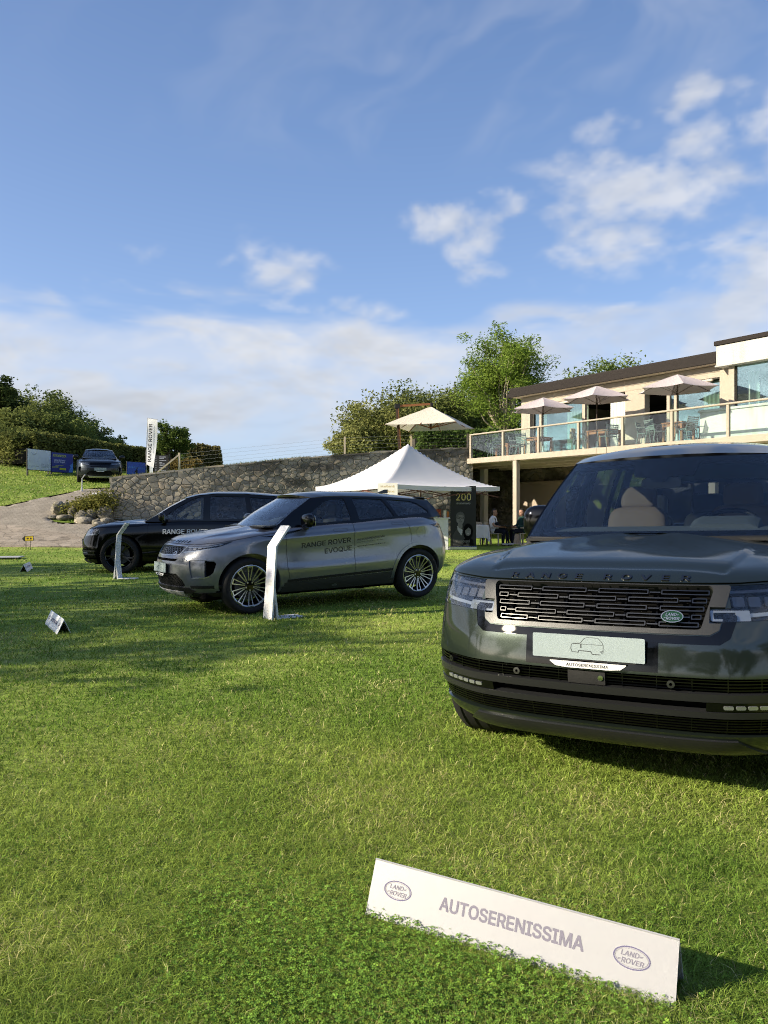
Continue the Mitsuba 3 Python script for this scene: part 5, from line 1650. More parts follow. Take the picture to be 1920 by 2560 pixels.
# ------------------------------------------------------------------ the grey car in profile, and its larger dark sister on the hill
def coupe_suv(name, label, M, pm, roofm, sx=1.0, sy=1.0, sz=1.0, hero=True, wheel_mats=None, ns=260, nt=110):
    car = thing(name, label, 'car')
    plan = [(0, 0, -1.35), (-.022, .25, -1.35), (-.085, .50, -1.35), (-.20, .70, -1.36), (-.36, .845, -1.38), (-.56, .91, -1.42), (-.87, .945, -1.5), (-1.5, .935, -1.7), (-2.5, .935, -2.5), (-3.15, .95, -3.0), (-3.57, .955, -3.2), (-3.95, .905, -3.3), (-4.20, .74, -3.35), (-4.29, .4, -3.4), (-4.32, 0, -3.4)]
    plan = [(a * sx, b * sy, c * sx) for a, b, c in plan]
    P = lambda d, z: [(a, b * sz) for a, b in zip(d, z)]
    z0 = [.235, .29, .36, .45, .56, .66, .75, .83, .905, .945, .985, 1.04, 1.125]
    f0 = [.20, .09, .035, .01, 0, .004, .03, .075, .135, .19, .28, .60, 1.32]
    f2 = [.18, .08, .03, .01, 0, .004, .028, .07, .125, .175, .26, .56, 1.30]
    zc = [.25, .31, .38, .46, .56, .66, .75, .83, .90, .945, .985, 1.03, 1.115]
    co = [.14, .07, .025, .008, 0, .006, .02, .04, .066, .10, .17, .42, 1.05]
    zw = [.28, .34, .42, .50, .60, .70, .78, .86, .93, .985, 1.03, 1.07, 1.11]
    wh = [.09, .045, .015, .0, .0, .002, .008, .02, .032, .055, .11, .40, .92]
    zA = [.24, .33, .40, .47, .55, .66, .78, .88, .965, 1.02, 1.07, 1.10, 1.112]
    A_ = [.12, .055, .030, .012, .0, .018, .024, .018, .004, .030, .060, .13, .86]
    zd = [.24, .33, .41, .49, .57, .68, .80, .92, 1.015, 1.07, 1.13, 1.155, 1.165]
    do = [.12, .055, .028, .010, .0, .018, .024, .018, .004, .028, .055, .11, .86]
    zr = [.28, .36, .44, .52, .60, .72, .84, .95, 1.065, 1.12, 1.17, 1.20, 1.205]
    rw = [.09, .045, .015, .004, .0, .003, .010, .018, .012, .040, .075, .14, .90]
    zk = [.28, .36, .44, .53, .62, .72, .84, .96, 1.08, 1.13, 1.18, 1.205, 1.21]
    rk = [.16, .09, .04, .015, 0, .0, .015, .05, .10, .14, .19, .30, 1.0]
    sh = Shell(plan, {0: P(f0, z0), 2: P(f2, z0), 4: P(co, zc), 6: P(wh, zw), 7: P(A_, zA), 8: P(do, zd), 10: P(rw, zr), 12: P(rk, zk), 14: P(rk, zk)}, ns, nt)
    sm = lambda a, b, x: np.clip((x - a) / (b - a), 0, 1) ** 2 * (3 - 2 * np.clip((x - a) / (b - a), 0, 1))

    def warp(V):
        X, Y = V[..., 0] / sx, np.abs(V[..., 1]) / sy
        edge = np.interp(-X, [.2, .6, 1.3], [.50, .56, .60])
        V[..., 2] += .014 * (1 - sm(-.02, .02, Y - edge)) * sm(-.25, -.55, X) * (X > -1.5)
        return V
    body = solid(sh.mesh(warp))
    WX, RX, R = -.87 * sx, -3.551 * sx, .368 * (sz if sz > 1 else 1)
    for x in (WX, RX):
        for s in (-1, 1):
            body -= solid(trimesh.creation.cylinder(.430, .5, sections=64).apply_transform(xf(x, s * .92 * sy, R * .98, rx=math.pi / 2)))
    F, S = sh.front, sh.side
    fl = lambda g, s: g if s > 0 else affinity.scale(g, -1, 1, origin=(0, 0))
    cut = lambda g, d, r=.05: lift(g, sh.fn, -d, .05, r, True)
    sc = lambda pts: [(y * sy, z * sz) for y, z in pts]
    grille = Polygon(sc([(-.50, .900), (0, .908), (.50, .900), (.43, .800), (.40, .782), (0, .772), (-.40, .782), (-.43, .80)])).buffer(-.015).buffer(.015)
    slot = Polygon(sc([(-.42, .738), (.42, .738), (.38, .705), (-.38, .705)]))
    low = Polygon(sc([(-.42, .545), (.42, .545), (.52, .47), (.56, .40), (.50, .375), (-.50, .375), (-.56, .40), (-.52, .47)])).buffer(-.015).buffer(.015)
    aX = lambda x, z=None: float(sh.aX(x * sx, z))
    aY = lambda y, z=.8: float(sh.aY(y * sy, z * sz))
    lamp = Polygon([(aY(.455), .893 * sz), (aX(-.30), .905 * sz), (aX(-.44), .930 * sz), (aX(-.64), .962 * sz), (aX(-.50), .905 * sz), (aX(-.36), .868 * sz), (aY(.62), .826 * sz), (aY(.45), .806 * sz), (aY(.425), .825 * sz)]).buffer(-.004).buffer(.004)
    vent = Polygon([(aY(.60), .722 * sz), (aX(-.30), .728 * sz), (aX(-.40), .716 * sz), (aX(-.435), .68 * sz), (aX(-.40), .56 * sz), (aX(-.35), .515 * sz), (aX(-.29), .497 * sz), (aY(.64), .488 * sz)]).buffer(-.012).buffer(.012)
    ventd = vent.intersection(sbox(aX(-.285), 0, 9, 2)).buffer(-.008)
    body -= cut(F(grille), .05)
    body -= cut(F(slot), .04)
    body -= cut(F(low), .05)
    for s in (-1, 1):
        body -= cut(fl(lamp, s), .03)
        body -= cut(fl(vent, s), .016)
        body -= cut(fl(ventd, s), .10)
    gap = lambda pts, w=.007: band(pts, w)
    if hero:
        body -= cut(F(gap(sc([(-.60, .918), (0, .926), (.60, .918)]), .008)), .015)
    for s in (-1, 1):
        g1 = gap([(aY(.60), .918 * sz), (aX(-.44), .942 * sz), (aX(-.66), .972 * sz), (aX(-.95), 1.012 * sz), (aX(-1.25), 1.045 * sz), (aX(-1.34), 1.08 * sz)])
        body -= cut(fl(g1, s), .014)
        for pts in ([(-1.375, 1.09), (-1.385, .98), (-1.40, .60), (-1.44, .40)], [(-2.455, 1.16), (-2.452, .40)], [(-3.33, 1.19), (-3.385, 1.06), (-3.43, .93), (-3.41, .84)]):
            body -= cut(fl(gap([(aX(x), z * sz) for x, z in pts]), s), .014)
        for (x0, x1, z0_, z1_) in ((-2.345, -2.115, 1.030, 1.070), (-3.295, -3.095, 1.098, 1.136)):
            o = rrect(0, 0, aX(x1) - aX(x0), z1_ - z0_, .015) if False else rrect(min(aX(x0), aX(x1)), z0_ * sz, max(aX(x0), aX(x1)), z1_ * sz, .016)
            body -= cut(fl(o.difference(o.buffer(-.005)), s), .008)
        fu = Point(aX(-3.60), .985 * sz).buffer(.085).union(rrect(aX(-3.60) - .05, .90 * sz, aX(-3.60) + .085, 1.07 * sz, .05))
        if s > 0:
            body -= cut(fu.difference(fu.buffer(-.005)), .008)
    part(car, 'body', body, pm, 28, M)
    part(car, 'underbody', cub(-4.05 * sx, -.30, -.74 * sy, .74 * sy, .20, .42, .03), 'mat_void', False, M)
    L = lambda g, c0, c1, r=.05: lift(g, sh.fn, c0, c1, r)
    # grille: two-tier mesh of small cells in a thin frame
    gk = part(car, 'grille', L(F(grille.buffer(.006)), -.055, -.042), 'mat_void', 30, M)
    part(gk, 'frame', L(F(grille.difference(grille.buffer(-.008))), -.03, .003, .03), 'mat_silver' if hero else 'mat_black_gloss', 30, M)
    inner = grille.buffer(-.008)
    for r, z in enumerate(np.linspace(.796, .892, 5)):
        pts = []
        for q, y in enumerate(np.arange(-.52, .53, .0375)):
            dz = .006 if (q + r) % 2 else -.006
            pts += [(y, z + dz), (y + .025, z + dz)]
        g = LineString(sc(pts)).buffer(.0042 if hero else .006, cap_style=2).intersection(inner)
        if not g.is_empty:
            part(gk, 'bar', L(F(g), -.04, -.012, .06), 'mat_grille_metal' if hero else 'mat_black_gloss', 30, M)
    part(car, 'front_slot', L(F(slot.buffer(.004)), -.042, -.034), 'mat_void', 30, M)
    part(car, 'lower_intake', L(F(low.buffer(.006)), -.052, -.042), 'mat_void', 30, M)
    net = unary_union([LineString([(y, .36), (y + .2, .56)]).buffer(.0025) for y in np.arange(-.75, .6, .035)] + [LineString([(y, .56), (y + .2, .36)]).buffer(.0025) for y in np.arange(-.75, .6, .035)])
    part(car, 'lower_mesh', L(F(affinity.scale(net, sy, sz, origin=(0, 0)).intersection(low)), -.03, -.018, .08), 'mat_black_plastic', 30, M)
    chin = Polygon(sc([(-.60, .375), (.60, .375), (.66, .33), (.60, .30), (-.60, .30), (-.66, .33)]))
    part(car, 'chin', L(F(chin), -.02, .010), 'mat_black_plastic', 30, M)
    skid = Polygon(sc([(-.50, .325), (.50, .325), (.44, .245), (-.44, .245)]))
    part(car, 'skid_plate', L(F(skid), -.02, .018), 'mat_steel', 30, M)
    for s in (-1, 1):
        fb_ = Polygon([(aY(.62), .40 * sz), (aX(-.60), .40 * sz), (aX(-.60), .365 * sz), (aY(.62), .365 * sz)])
        part(car, 'bumper_strip', L(fl(fb_, s), -.02, .008), 'mat_black_plastic', 30, M)
        part(car, 'corner_valance', L(fl(Polygon([(aY(.60), .30 * sz), (aX(-.50), .31 * sz), (aX(-.48), .25 * sz), (aY(.55), .245 * sz)]), s), -.02, .006), 'mat_black_plastic', 30, M)
        part(car, 'corner_vent', L(fl(ventd.buffer(.003), s), -.105, -.09), 'mat_void', 30, M)
        part(car, 'vent_lip', L(fl(LineString([(aY(.64), .492 * sz), (aX(-.29), .500 * sz), (aX(-.345), .517 * sz)]).buffer(.005), s), -.015, .004, .03), 'mat_silver' if hero else 'mat_black_gloss', 30, M)
        hk = key_for(car + '__headlight')
        part(hk, 'lens', lift(fl(lamp.buffer(-.002), s), sh.fn, -.002, -.001, .03, sheet=True), 'mat_lamp_lens', True, M)
        part(hk, 'housing', L(fl(lamp.buffer(-.001), s), -.032, -.027), 'mat_black_gloss', 30, M)
        part(hk, 'light_guide', L(fl(Polygon([(aY(.46), .890 * sz), (aX(-.30), .901 * sz), (aX(-.50), .934 * sz), (aX(-.48), .922 * sz), (aX(-.30), .890 * sz), (aY(.47), .879 * sz)]), s), -.02, -.008, .03), 'mat_led', 30, M)
        part(hk, 'light_bar', L(fl(Polygon([(aY(.45), .832 * sz), (aY(.68), .852 * sz), (aX(-.40), .885 * sz), (aX(-.38), .874 * sz), (aY(.66), .836 * sz), (aY(.47), .815 * sz)]), s), -.02, -.008, .03), 'mat_led', 30, M)
        for q in range(3):
            a = aY(.50) + .06 + q * .085
            part(hk, 'projector', L(fl(rrect(a - .028, (.848 + .012 * q) * sz, a + .028, (.880 + .012 * q) * sz, .008), s), -.026, -.014, .02), 'mat_dark_metal', 30, M)
        # sides: black strip, sill, arch lips, fender blade
        tr = Polygon([(aX(-1.40), .414 * sz), (aX(-3.10), .474 * sz), (aX(-3.10), .440 * sz), (aX(-1.40), .381 * sz)])
        part(car, 'door_strip', L(fl(tr, s), -.02, .007, .08), 'mat_black_plastic', 30, M)
        si = Polygon([(aX(-1.32), .375 * sz), (aX(-3.13), .43 * sz), (aX(-3.15), .245 * sz), (aX(-1.30), .24 * sz)])
        part(car, 'sill', L(fl(si, s), -.02, .003, .1), 'mat_sill_grey' if hero else 'mat_black_plastic', 30, M)
        bl = Polygon([(aX(-1.02), 1.000 * sz), (aX(-1.30), 1.012 * sz), (aX(-1.42), 1.05 * sz), (aX(-1.64), 1.080 * sz), (aX(-1.60), 1.058 * sz), (aX(-1.42), 1.022 * sz), (aX(-1.33), .984 * sz)])
        part(car, 'fender_blade', L(fl(bl, s), -.01, .005, .05), 'mat_black_gloss', 30, M)
        tl = Polygon([(aX(-3.80), 1.085 * sz), (aX(-4.02), 1.098 * sz), (aX(-4.19), 1.098 * sz), (aX(-4.20), 1.03 * sz), (aX(-4.05), 1.025 * sz), (aX(-3.96), 1.050 * sz)])
        part(car, 'tail_light', L(fl(tl, s), -.02, .004, .04), 'mat_tail', 30, M)
        for x in (WX, RX):
            n = 44
            t = np.linspace(-.06, math.pi + .06, n)
            for_pts = [(x + r * np.cos(a), R * .98 + r * np.sin(a)) for r, seq in ((.430, t), (.478, t[::-1])) for a in seq]
            g = Polygon([(float(sh.aX(px)), pz) for px, pz in for_pts])
            part(car, 'arch_lip', L(fl(g.buffer(0), s), -.03, .010, .05), pm, 28, M)
    if hero:
        e, ring, hair, let = oval_badge(.085)
        mv = lambda g: affinity.translate(g, .30, .806)
        bk = part(car, 'badge', L(F(mv(e)), -.02, .000, .02), 'mat_silver', 30, M)
        part(bk, 'lettering', L(F(mv(let)), -.001, .002, .02), 'mat_print_black', 30, M)
        cen = list(-.40 + .080 * np.arange(5)) + list(.06 + .085 * np.arange(5))
        for g in spaced_letters('RANGEROVER', cen, .024, 2.2):
            part(car, 'letter', L(F(affinity.translate(g, 0, .938)), -.002, .004, .02), 'mat_black_gloss', 30, M)

        def decal(s_, x0, z0_, x1, z1_, h, bold):
            t = text_shape(s_, h, bold)
            b = t.bounds
            w = abs(aX(x1) - aX(x0))
            t = affinity.scale(affinity.translate(t, -b[0], 0), w / (b[2] - b[0]), 1, origin=(0, 0))
            t = affinity.skew(t, 0, math.degrees(math.atan2(z1_ - z0_, w)), origin=(0, 0))
            t = affinity.translate(t, aX(x0), z0_)
            part(car, 'door_lettering', L(t, -.001, .0015, .04), 'mat_print_black', False, M)
        decal('RANGE ROVER', -1.62, .826, -2.395, .878, .066, True)
        decal('EVOQUE', -1.975, .735, -2.408, .765, .066, True)
        decal('AUTOSERENISSIMA', -2.497, .894, -2.962, .930, .026, True)
        decal('Vicenza - Padova - Verona', -2.50, .862, -2.93, .893, .013, False)
        decal('autoserenissima.landrover.it', -2.50, .805, -2.965, .837, .017, True)
    show_plate(car, M, (.022 if hero else .03), .615 * sz, w=.50, h=.125, lean=0.03, detail=hero)
    # greenhouse
    belt = [(-1.10, .70, 1.10), (-1.40, .755, 1.105), (-1.60, .79, 1.112), (-2.47, .85, 1.162), (-3.36, .845, 1.197), (-3.9, .78, 1.228), (-4.08, .72, 1.228)]
    rail = [(-1.40, .55, 1.42), (-1.95, .575, 1.508), (-2.15, .585, 1.530), (-2.47, .592, 1.532), (-3.14, .585, 1.516), (-3.7, .56, 1.480), (-4.0, .54, 1.452)]
    pil = [(-1.27, 1.085), (-1.40, 1.165), (-1.62, 1.320), (-1.96, 1.510)]
    sxyz = lambda l: [(a * sx, b * sy, c * sz) for a, b, c in l]
    sxz = lambda l: [(a * sx, c * sz) for a, c in l]
    cab = Cabin(sxyz(belt), sxyz(rail), sxz(pil), .15 * sx, sxz([(-4.10, 1.20), (-3.96, 1.46)]), (.05, .085, .05), rear_bow=.08, bulge=.016)
    zb, zt = 1.115 * sz, 1.508 * sz
    outline = Polygon(sxz([(-1.27, 1.085), (-1.40, 1.165), (-1.62, 1.320), (-1.96, 1.510), (-2.15, 1.530), (-2.47, 1.532), (-3.14, 1.516), (-3.7, 1.480), (-4.00, 1.452), (-4.12, 1.20), (-3.9, 1.19), (-2.4, 1.10)]))
    wins = [sxz([(-1.76, 1.145), (-1.74, 1.185), (-1.93, 1.335), (-2.13, 1.455), (-2.24, 1.485), (-2.455, 1.492), (-2.455, 1.180)]), sxz([(-2.585, 1.186), (-2.59, 1.492), (-3.10, 1.476), (-3.20, 1.218)]), sxz([(-3.26, 1.222), (-3.17, 1.472), (-3.62, 1.440), (-3.74, 1.40), (-3.90, 1.262)])]
    wins = [Polygon(w).buffer(-.02).buffer(.02) for w in wins]
    fr = outline.difference(unary_union(wins))
    for s in (-1, 1):
        part(car, 'pillars', lift(fr, cab.side(s), -.03, .004, .05), 'mat_black_gloss', 30, M)
        for q, w in enumerate(wins):
            part(car, 'side_window', lift(w.buffer(.008), cab.side(s), -.008, -.006, .08, sheet=True), 'mat_tint_glass' if q == 0 else 'mat_privacy_glass', True, M)
    part(car, 'roof', cab.roof(.012), roofm, 40, M)
    wsp = sbox(-.985, zb - .012, .985, zt + .004)
    part(car, 'windscreen', lift(wsp, cab.ws_fn, 0, .001, .06, sheet=True), 'mat_car_glass', True, M)
    inn = Polygon([(-.90, zb + .04), (.90, zb + .04), (.93, zt - .05), (.88, zt - .03), (-.88, zt - .03), (-.93, zt - .05)])
    part(car, 'windscreen_band', lift(wsp.difference(inn).union(sbox(-.16, zt - .10, .16, zt - .02)), cab.ws_fn, -.008, -.004, .06), 'mat_void', True, M)
    part(car, 'headlining', cab.roof(-.02).apply_translation((0, 0, -.04)), 'mat_lining', True, M)
    rwp = sbox(-.88, 1.25 * sz, .88, 1.43 * sz)
    part(car, 'rear_window', lift(rwp, cab.rear_fn, 0, .001, .08, sheet=True), 'mat_privacy_glass', True, M)
    part(car, 'tailgate_frame', lift(sbox(-.99, 1.19 * sz, .99, 1.455 * sz).difference(rwp), cab.rear_fn, -.03, .004, .08), 'mat_black_gloss', 30, M)
    sp = cab.roof(.0, thick=.022)
    part(car, 'spoiler', as_mesh(m3.Manifold.hull(solid(cub(-3.98 * sx, -3.80 * sx, -.50 * sy, .50 * sy, 1.478 * sz, 1.503 * sz, .008)) + solid(cub(-4.06 * sx, -3.9 * sx, -.44 * sy, .44 * sy, 1.470 * sz, 1.485 * sz, .006)))), roofm, 40, M)
    interior(car, M, cab, zb, -1.62 * sx, -2.42 * sx, 1.435 * sz, tan='mat_lining', x_end=-3.9 * sx)
    for s in (-1, 1):
        wing_mirror(car, M, s, -1.69 * sx, .86 * sy, 1.195 * sz, ('mat_black_gloss', 'mat_black_gloss'), 1.02)
        for x in (WX, RX):
            wheel(car, x, s * .815 * sy, R, R, .272, .25, s, double_spokes(10) if hero else split_spokes(5), wheel_mats, M, steer=0, simple=(s < 0))
    fin = m3.Manifold.hull(solid(cub(-.11, .09, -.007, .007, 0, .01)) + solid(cub(-.11, -.05, -.005, .005, 0, .06)))
    part(car, 'aerial', fin, 'mat_black_gloss', 30, M @ xf(-3.52 * sx, 0, (1.497 + .076) * sz))
    return car, sh, cab


plain('mat_sill_grey', (0.035, 0.036, 0.037), 0.45, 0.4)
pane('mat_tint_glass', (0.36, 0.40, 0.42))
mat('mat_tail', two({'type': 'principled', 'base_color': rgb(0.02, 0.004, 0.004), 'roughness': 0.08, 'specular': 0.6}))
wm_dark = ('mat_dark_metal', 'mat_dark_metal', 'mat_black_gloss')
wm_black = ('mat_black_gloss', 'mat_black_gloss', 'mat_black_gloss')
luxury_suv('dark_green_car', 'large dark green luxury car parked nose-on at the right edge, tan seats behind the windscreen', car_matrix(.955, 3.55, 0.0, math.radians(31), math.radians(1.2), math.radians(0)), 'mat_paint_green', 'mat_black_gloss', 'rr', wm_dark)
wm_two = ('mat_silver', 'mat_silver', 'mat_black_gloss')
coupe_suv('grey_car', 'metallic grey car with black roof and dark door lettering, parked mid-lawn', car_matrix(-2.955, 10.252, -.015, math.radians(56.8), 0, math.radians(-1.1)), 'mat_paint_grey', 'mat_black_gloss', wheel_mats=wm_two)
luxury_suv('black_car', 'glossy black car with white lettering on its door, parked behind the grey car', car_matrix(-6.60, 17.0, .02, math.radians(82), 0, 0), 'mat_paint_black', 'mat_paint_black', 'sport', wm_black, full=False, ns=220, nt=90)
coupe_suv('hillside_car', 'dark blue-grey car facing downhill on the upper lawn beside the advertising boards', car_matrix(-12.55, 34.0, 2.60, math.radians(-22), 0, math.radians(-2)), 'mat_paint_dark_blue', 'mat_black_gloss', sx=1.09, sy=1.02, sz=1.01, hero=False, wheel_mats=wm_black, ns=150, nt=70)
# ------------------------------------------------------------------ white marquee
def marquee():
    k = thing('marquee', 'white peaked event tent standing in front of the stone wall', 'tent')
    Fc, Lc, Rc = np.array([-.04, 23.2]), np.array([-2.35, 26.4]), np.array([4.0, 26.5])
    e1, e2 = (Rc - Fc), (Lc - Fc)
    ze, zp = 2.20, 3.68
    n = 45
    p, q = np.meshgrid(np.linspace(-1, 1, n), np.linspace(-1, 1, n), indexing='ij')
    r = np.maximum(np.abs(p), np.abs(q))
    diag = 1 - np.abs(np.abs(p) - np.abs(q))
    z = ze + (zp - ze) * (1 - r) ** 1.55 + .035 * diag ** 6 * r * (1 - r) * 4 - .06 * (1 - diag) * r * (1 - r) * 2 - .05 * r ** 8 * (1 - (np.minimum(np.abs(p), np.abs(q))) ** 2)
    xy = Fc + e1 * ((p + 1) / 2)[..., None] + e2 * ((q + 1) / 2)[..., None]
    V = np.concatenate([xy, z[..., None]], -1)
    V[..., 2] += .02 * (meshkit.noise(V * 1.7, 3) - .5) * (1 - r)
    i, j = np.meshgrid(np.arange(n - 1), np.arange(n - 1), indexing='ij')
    qd = np.stack([i * n + j, (i + 1) * n + j, (i + 1) * n + j + 1, i * n + j + 1], -1).reshape(-1, 4)
    part(k, 'canopy', (V.reshape(-1, 3), qd), 'mat_canvas', 25)
    rim = np.vstack([V[:, 0], V[-1, 1:], V[::-1, -1][1:], V[0, ::-1][1:]])
    m = len(rim)
    low = rim - [0, 0, .14]
    ii = np.arange(m - 1)
    part(k, 'valance', (np.vstack([rim, low]), np.c_[ii, ii + 1, ii + 1 + m, ii + m]), 'mat_canvas', False)
    C = lambda p_, q_, z_: np.r_[Fc + e1 * (p_ + 1) / 2 + e2 * (q_ + 1) / 2, z_]
    for (a, b) in ((-1, -1), (1, -1), (1, 1), (-1, 1)):
        c = C(a * .62, b * .62, 0)
        part(k, 'leg', bar(C(a * .62, b * .62, G(c[0], c[1]) - .02), C(a * .62, b * .62, ze + .28), .045, .045, up=(0, 1, .01)), 'mat_tent_frame')
        part(k, 'foot', cub(c[0] - .08, c[0] + .08, c[1] - .08, c[1] + .08, G(c[0], c[1]), G(c[0], c[1]) + .012), 'mat_tent_frame')
    tr = []
    for (p0, p1) in (((-1, -1), (1, -1)), ((1, -1), (1, 1)), ((1, 1), (-1, 1)), ((-1, 1), (-1, -1))):
        for s in range(2):
            f = lambda t: np.array(p0) + (np.array(p1) - np.array(p0)) * t
            a0, a1 = f(s / 2), f((s + 1) / 2)
            for (za, zb) in ((ze - .05, ze - .36), (ze - .36, ze - .05)):
                tr.append(bar(C(*a0 * .985, za), C(*a1 * .985, zb), .022, .03))
    for (a, b) in ((-1, -1), (1, -1), (1, 1), (-1, 1)):
        rr = np.linspace(.93, .08, 9)
        hz = [ze + (zp - ze) * (1 - q_) ** 1.55 - .10 for q_ in rr]
        tr.append(tube([C(a * q_, b * q_, z_) for q_, z_ in zip(rr, hz)], .016, 6))
    part(k, 'scissor_frame', trimesh.util.concatenate(tr), 'mat_tent_frame')
    part(k, 'centre_pole', rod(C(0, 0, zp - 1.0), C(0, 0, zp - .02), .03), 'mat_tent_frame')
    # paper notice hung at the front corner
    s = thing('paper_notice', 'white notice with faint gold writing hung from the front corner of the tent', 'sign')
    M = frame(np.r_[Fc + [.15, -.06], 1.84], np.r_[(e1 / np.linalg.norm(e1)) * .5 - (e2 / np.linalg.norm(e2)) * .5, 0] / np.linalg.norm((e1 / np.linalg.norm(e1)) * .5 - (e2 / np.linalg.norm(e2)) * .5), (0, 0, 1), (0, -1, 0))
    part(s, 'board', prism(sbox(-.30, 0, .30, .36), 0, .01), 'mat_paper', False, M)
    rgx = np.random.default_rng(2)
    ln = []
    for zz in (.23, .08):
        x = -.22
        while x < .20:
            w = rgx.uniform(.012, .026)
            ln.append(sbox(x, zz, x + w, zz + rgx.choice([.045, .045, .065])))
            x += w + .008 + (.02 if rgx.uniform() < .15 else 0)
    part(s, 'writing', prism(unary_union(ln), .0105, .0125), 'mat_gold_print', False, M)


mat('mat_canvas', two({'type': 'principled', 'base_color': rgb(.78, .77, .80), 'roughness': .7, 'specular': .2}))
scene['mat_canvas'] = {'type': 'principledthin', 'base_color': rgb(.68, .67, .705), 'roughness': .7, 'diff_trans': .35, 'eta': 1.3}
plain('mat_tent_frame', (.09, .03, .02), .5, .4)
plain('mat_paper', (.68, .67, .62), .7, .2)
plain('mat_gold_print', (.45, .36, .20), .6, .2)
plain('mat_banner_black', (.014, .014, .015), .5, .3)
plain('mat_face_grey', (.16, .155, .15), .7, .1)
plain('mat_face_dark', (.05, .05, .05), .7, .1)
plain('mat_hair_grey', (.085, .085, .085), .8, .1)
plain('mat_shirt_print', (.33, .33, .33), .7, .1)
marquee()


def rollup():
    k = thing('rollup_banner', 'tall black roll-up banner with a gold number and two grey portraits', 'banner')
    w, h = .86, 2.08
    x, y = (1158 - 960) / 1921 * 25.6, 25.6
    M = frame((x, y, G(x, y) + .05), (1, .06, 0) / np.linalg.norm((1, .06, 0)), (0, 0, 1), (.06, -1, 0) / np.linalg.norm((1, .06, 0)))
    sh = lambda g, h0, h1, m, nm: part(k, nm, prism(g, h0, h1), m, False, M)
    sh(sbox(-w / 2, .06, w / 2, h), 0, .004, 'mat_banner_black', 'panel')
    part(k, 'base', cub(-w / 2 - .03, w / 2 + .03, -.04, .06, -.06, .05, .012).apply_transform(xf()), 'mat_silver', False, M)
    tx = lambda s, hh, cx, yy, bold=False, wide=1.0: affinity.translate(text_shape(s, hh, bold, wide), cx - text_shape(s, hh, bold, wide).bounds[2] / 2, yy)
    sh(tx('200', .23, .0, 1.60, False, .88), .0042, .006, 'mat_gold', 'number')
    sh(affinity.skew(tx('Anniversario', .062, 0, 1.475, False, .95), 22, 0), .0042, .006, 'mat_shirt_print', 'script')
    o = 0.0042
    sub = key_for(k + '__portrait')
    pp = lambda nm, g, hgt, m: part(sub, nm, prism(g, o + hgt, o + hgt + .0012), m, False, M)
    pp('jacket', Polygon([(-.33, .10), (-.36, .42), (-.20, .68), (-.05, .72), (.12, .60), (.2, .1)]), 0, 'mat_face_dark')
    pp('shirt', Polygon([(-.21, .74), (-.10, .72), (-.02, .60), (-.06, .42), (-.19, .62)]), .0014, 'mat_shirt_print')
    pp('neck', ellipse(-.10, .78, .08, .12), .0028, 'mat_face_grey')
    pp('face', ellipse(-.10, .99, .135, .185), .0042, 'mat_face_grey')
    pp('hair', ellipse(-.10, 1.05, .15, .17).difference(ellipse(-.09, .97, .135, .15)), .0056, 'mat_hair_grey')
    gl = unary_union([rrect(-.215, .985, -.12, 1.055, .03), rrect(-.075, .985, .02, 1.055, .03)])
    pp('glasses', unary_union([gl.difference(gl.buffer(-.012)), sbox(-.12, 1.02, -.075, 1.032)]), .007, 'mat_void')
    pp('mouth', ellipse(-.09, .885, .05, .010), .007, 'mat_face_dark')
    pp('nose', Polygon([(-.11, .99), (-.075, .935), (-.12, .93)]), .007, 'mat_hair_grey')
    sub = key_for(k + '__portrait')
    pp('hair', ellipse(.16, .56, .165, .27), .0084, 'mat_void')
    pp('dress', Polygon([(-.02, .10), (.02, .30), (.10, .36), (.24, .36), (.33, .28), (.36, .10)]), .0098, 'mat_void')
    pp('face', ellipse(.16, .57, .098, .15), .0112, 'mat_face_grey')
    pp('fringe', Polygon([(.06, .72), (.27, .72), (.26, .63), (.17, .70), (.07, .60)]), .0126, 'mat_void')
    pp('eyes', unary_union([ellipse(.125, .60, .020, .009), ellipse(.20, .60, .020, .009)]), .0126, 'mat_face_dark')
    pp('mouth', ellipse(.165, .49, .042, .012), .0126, 'mat_shirt_print')
    sh(tx('Mantovani', .092, -.02, .20, True, .78), .019, .0205, 'mat_face_grey', 'name_lettering')
    for q, xx in enumerate((-.12, .04, .15)):
        sh(sbox(xx - .05, .085, xx + .05, .175 if q != 1 else .12), .019, .0205, 'mat_face_dark', 'small_print')


rollup()
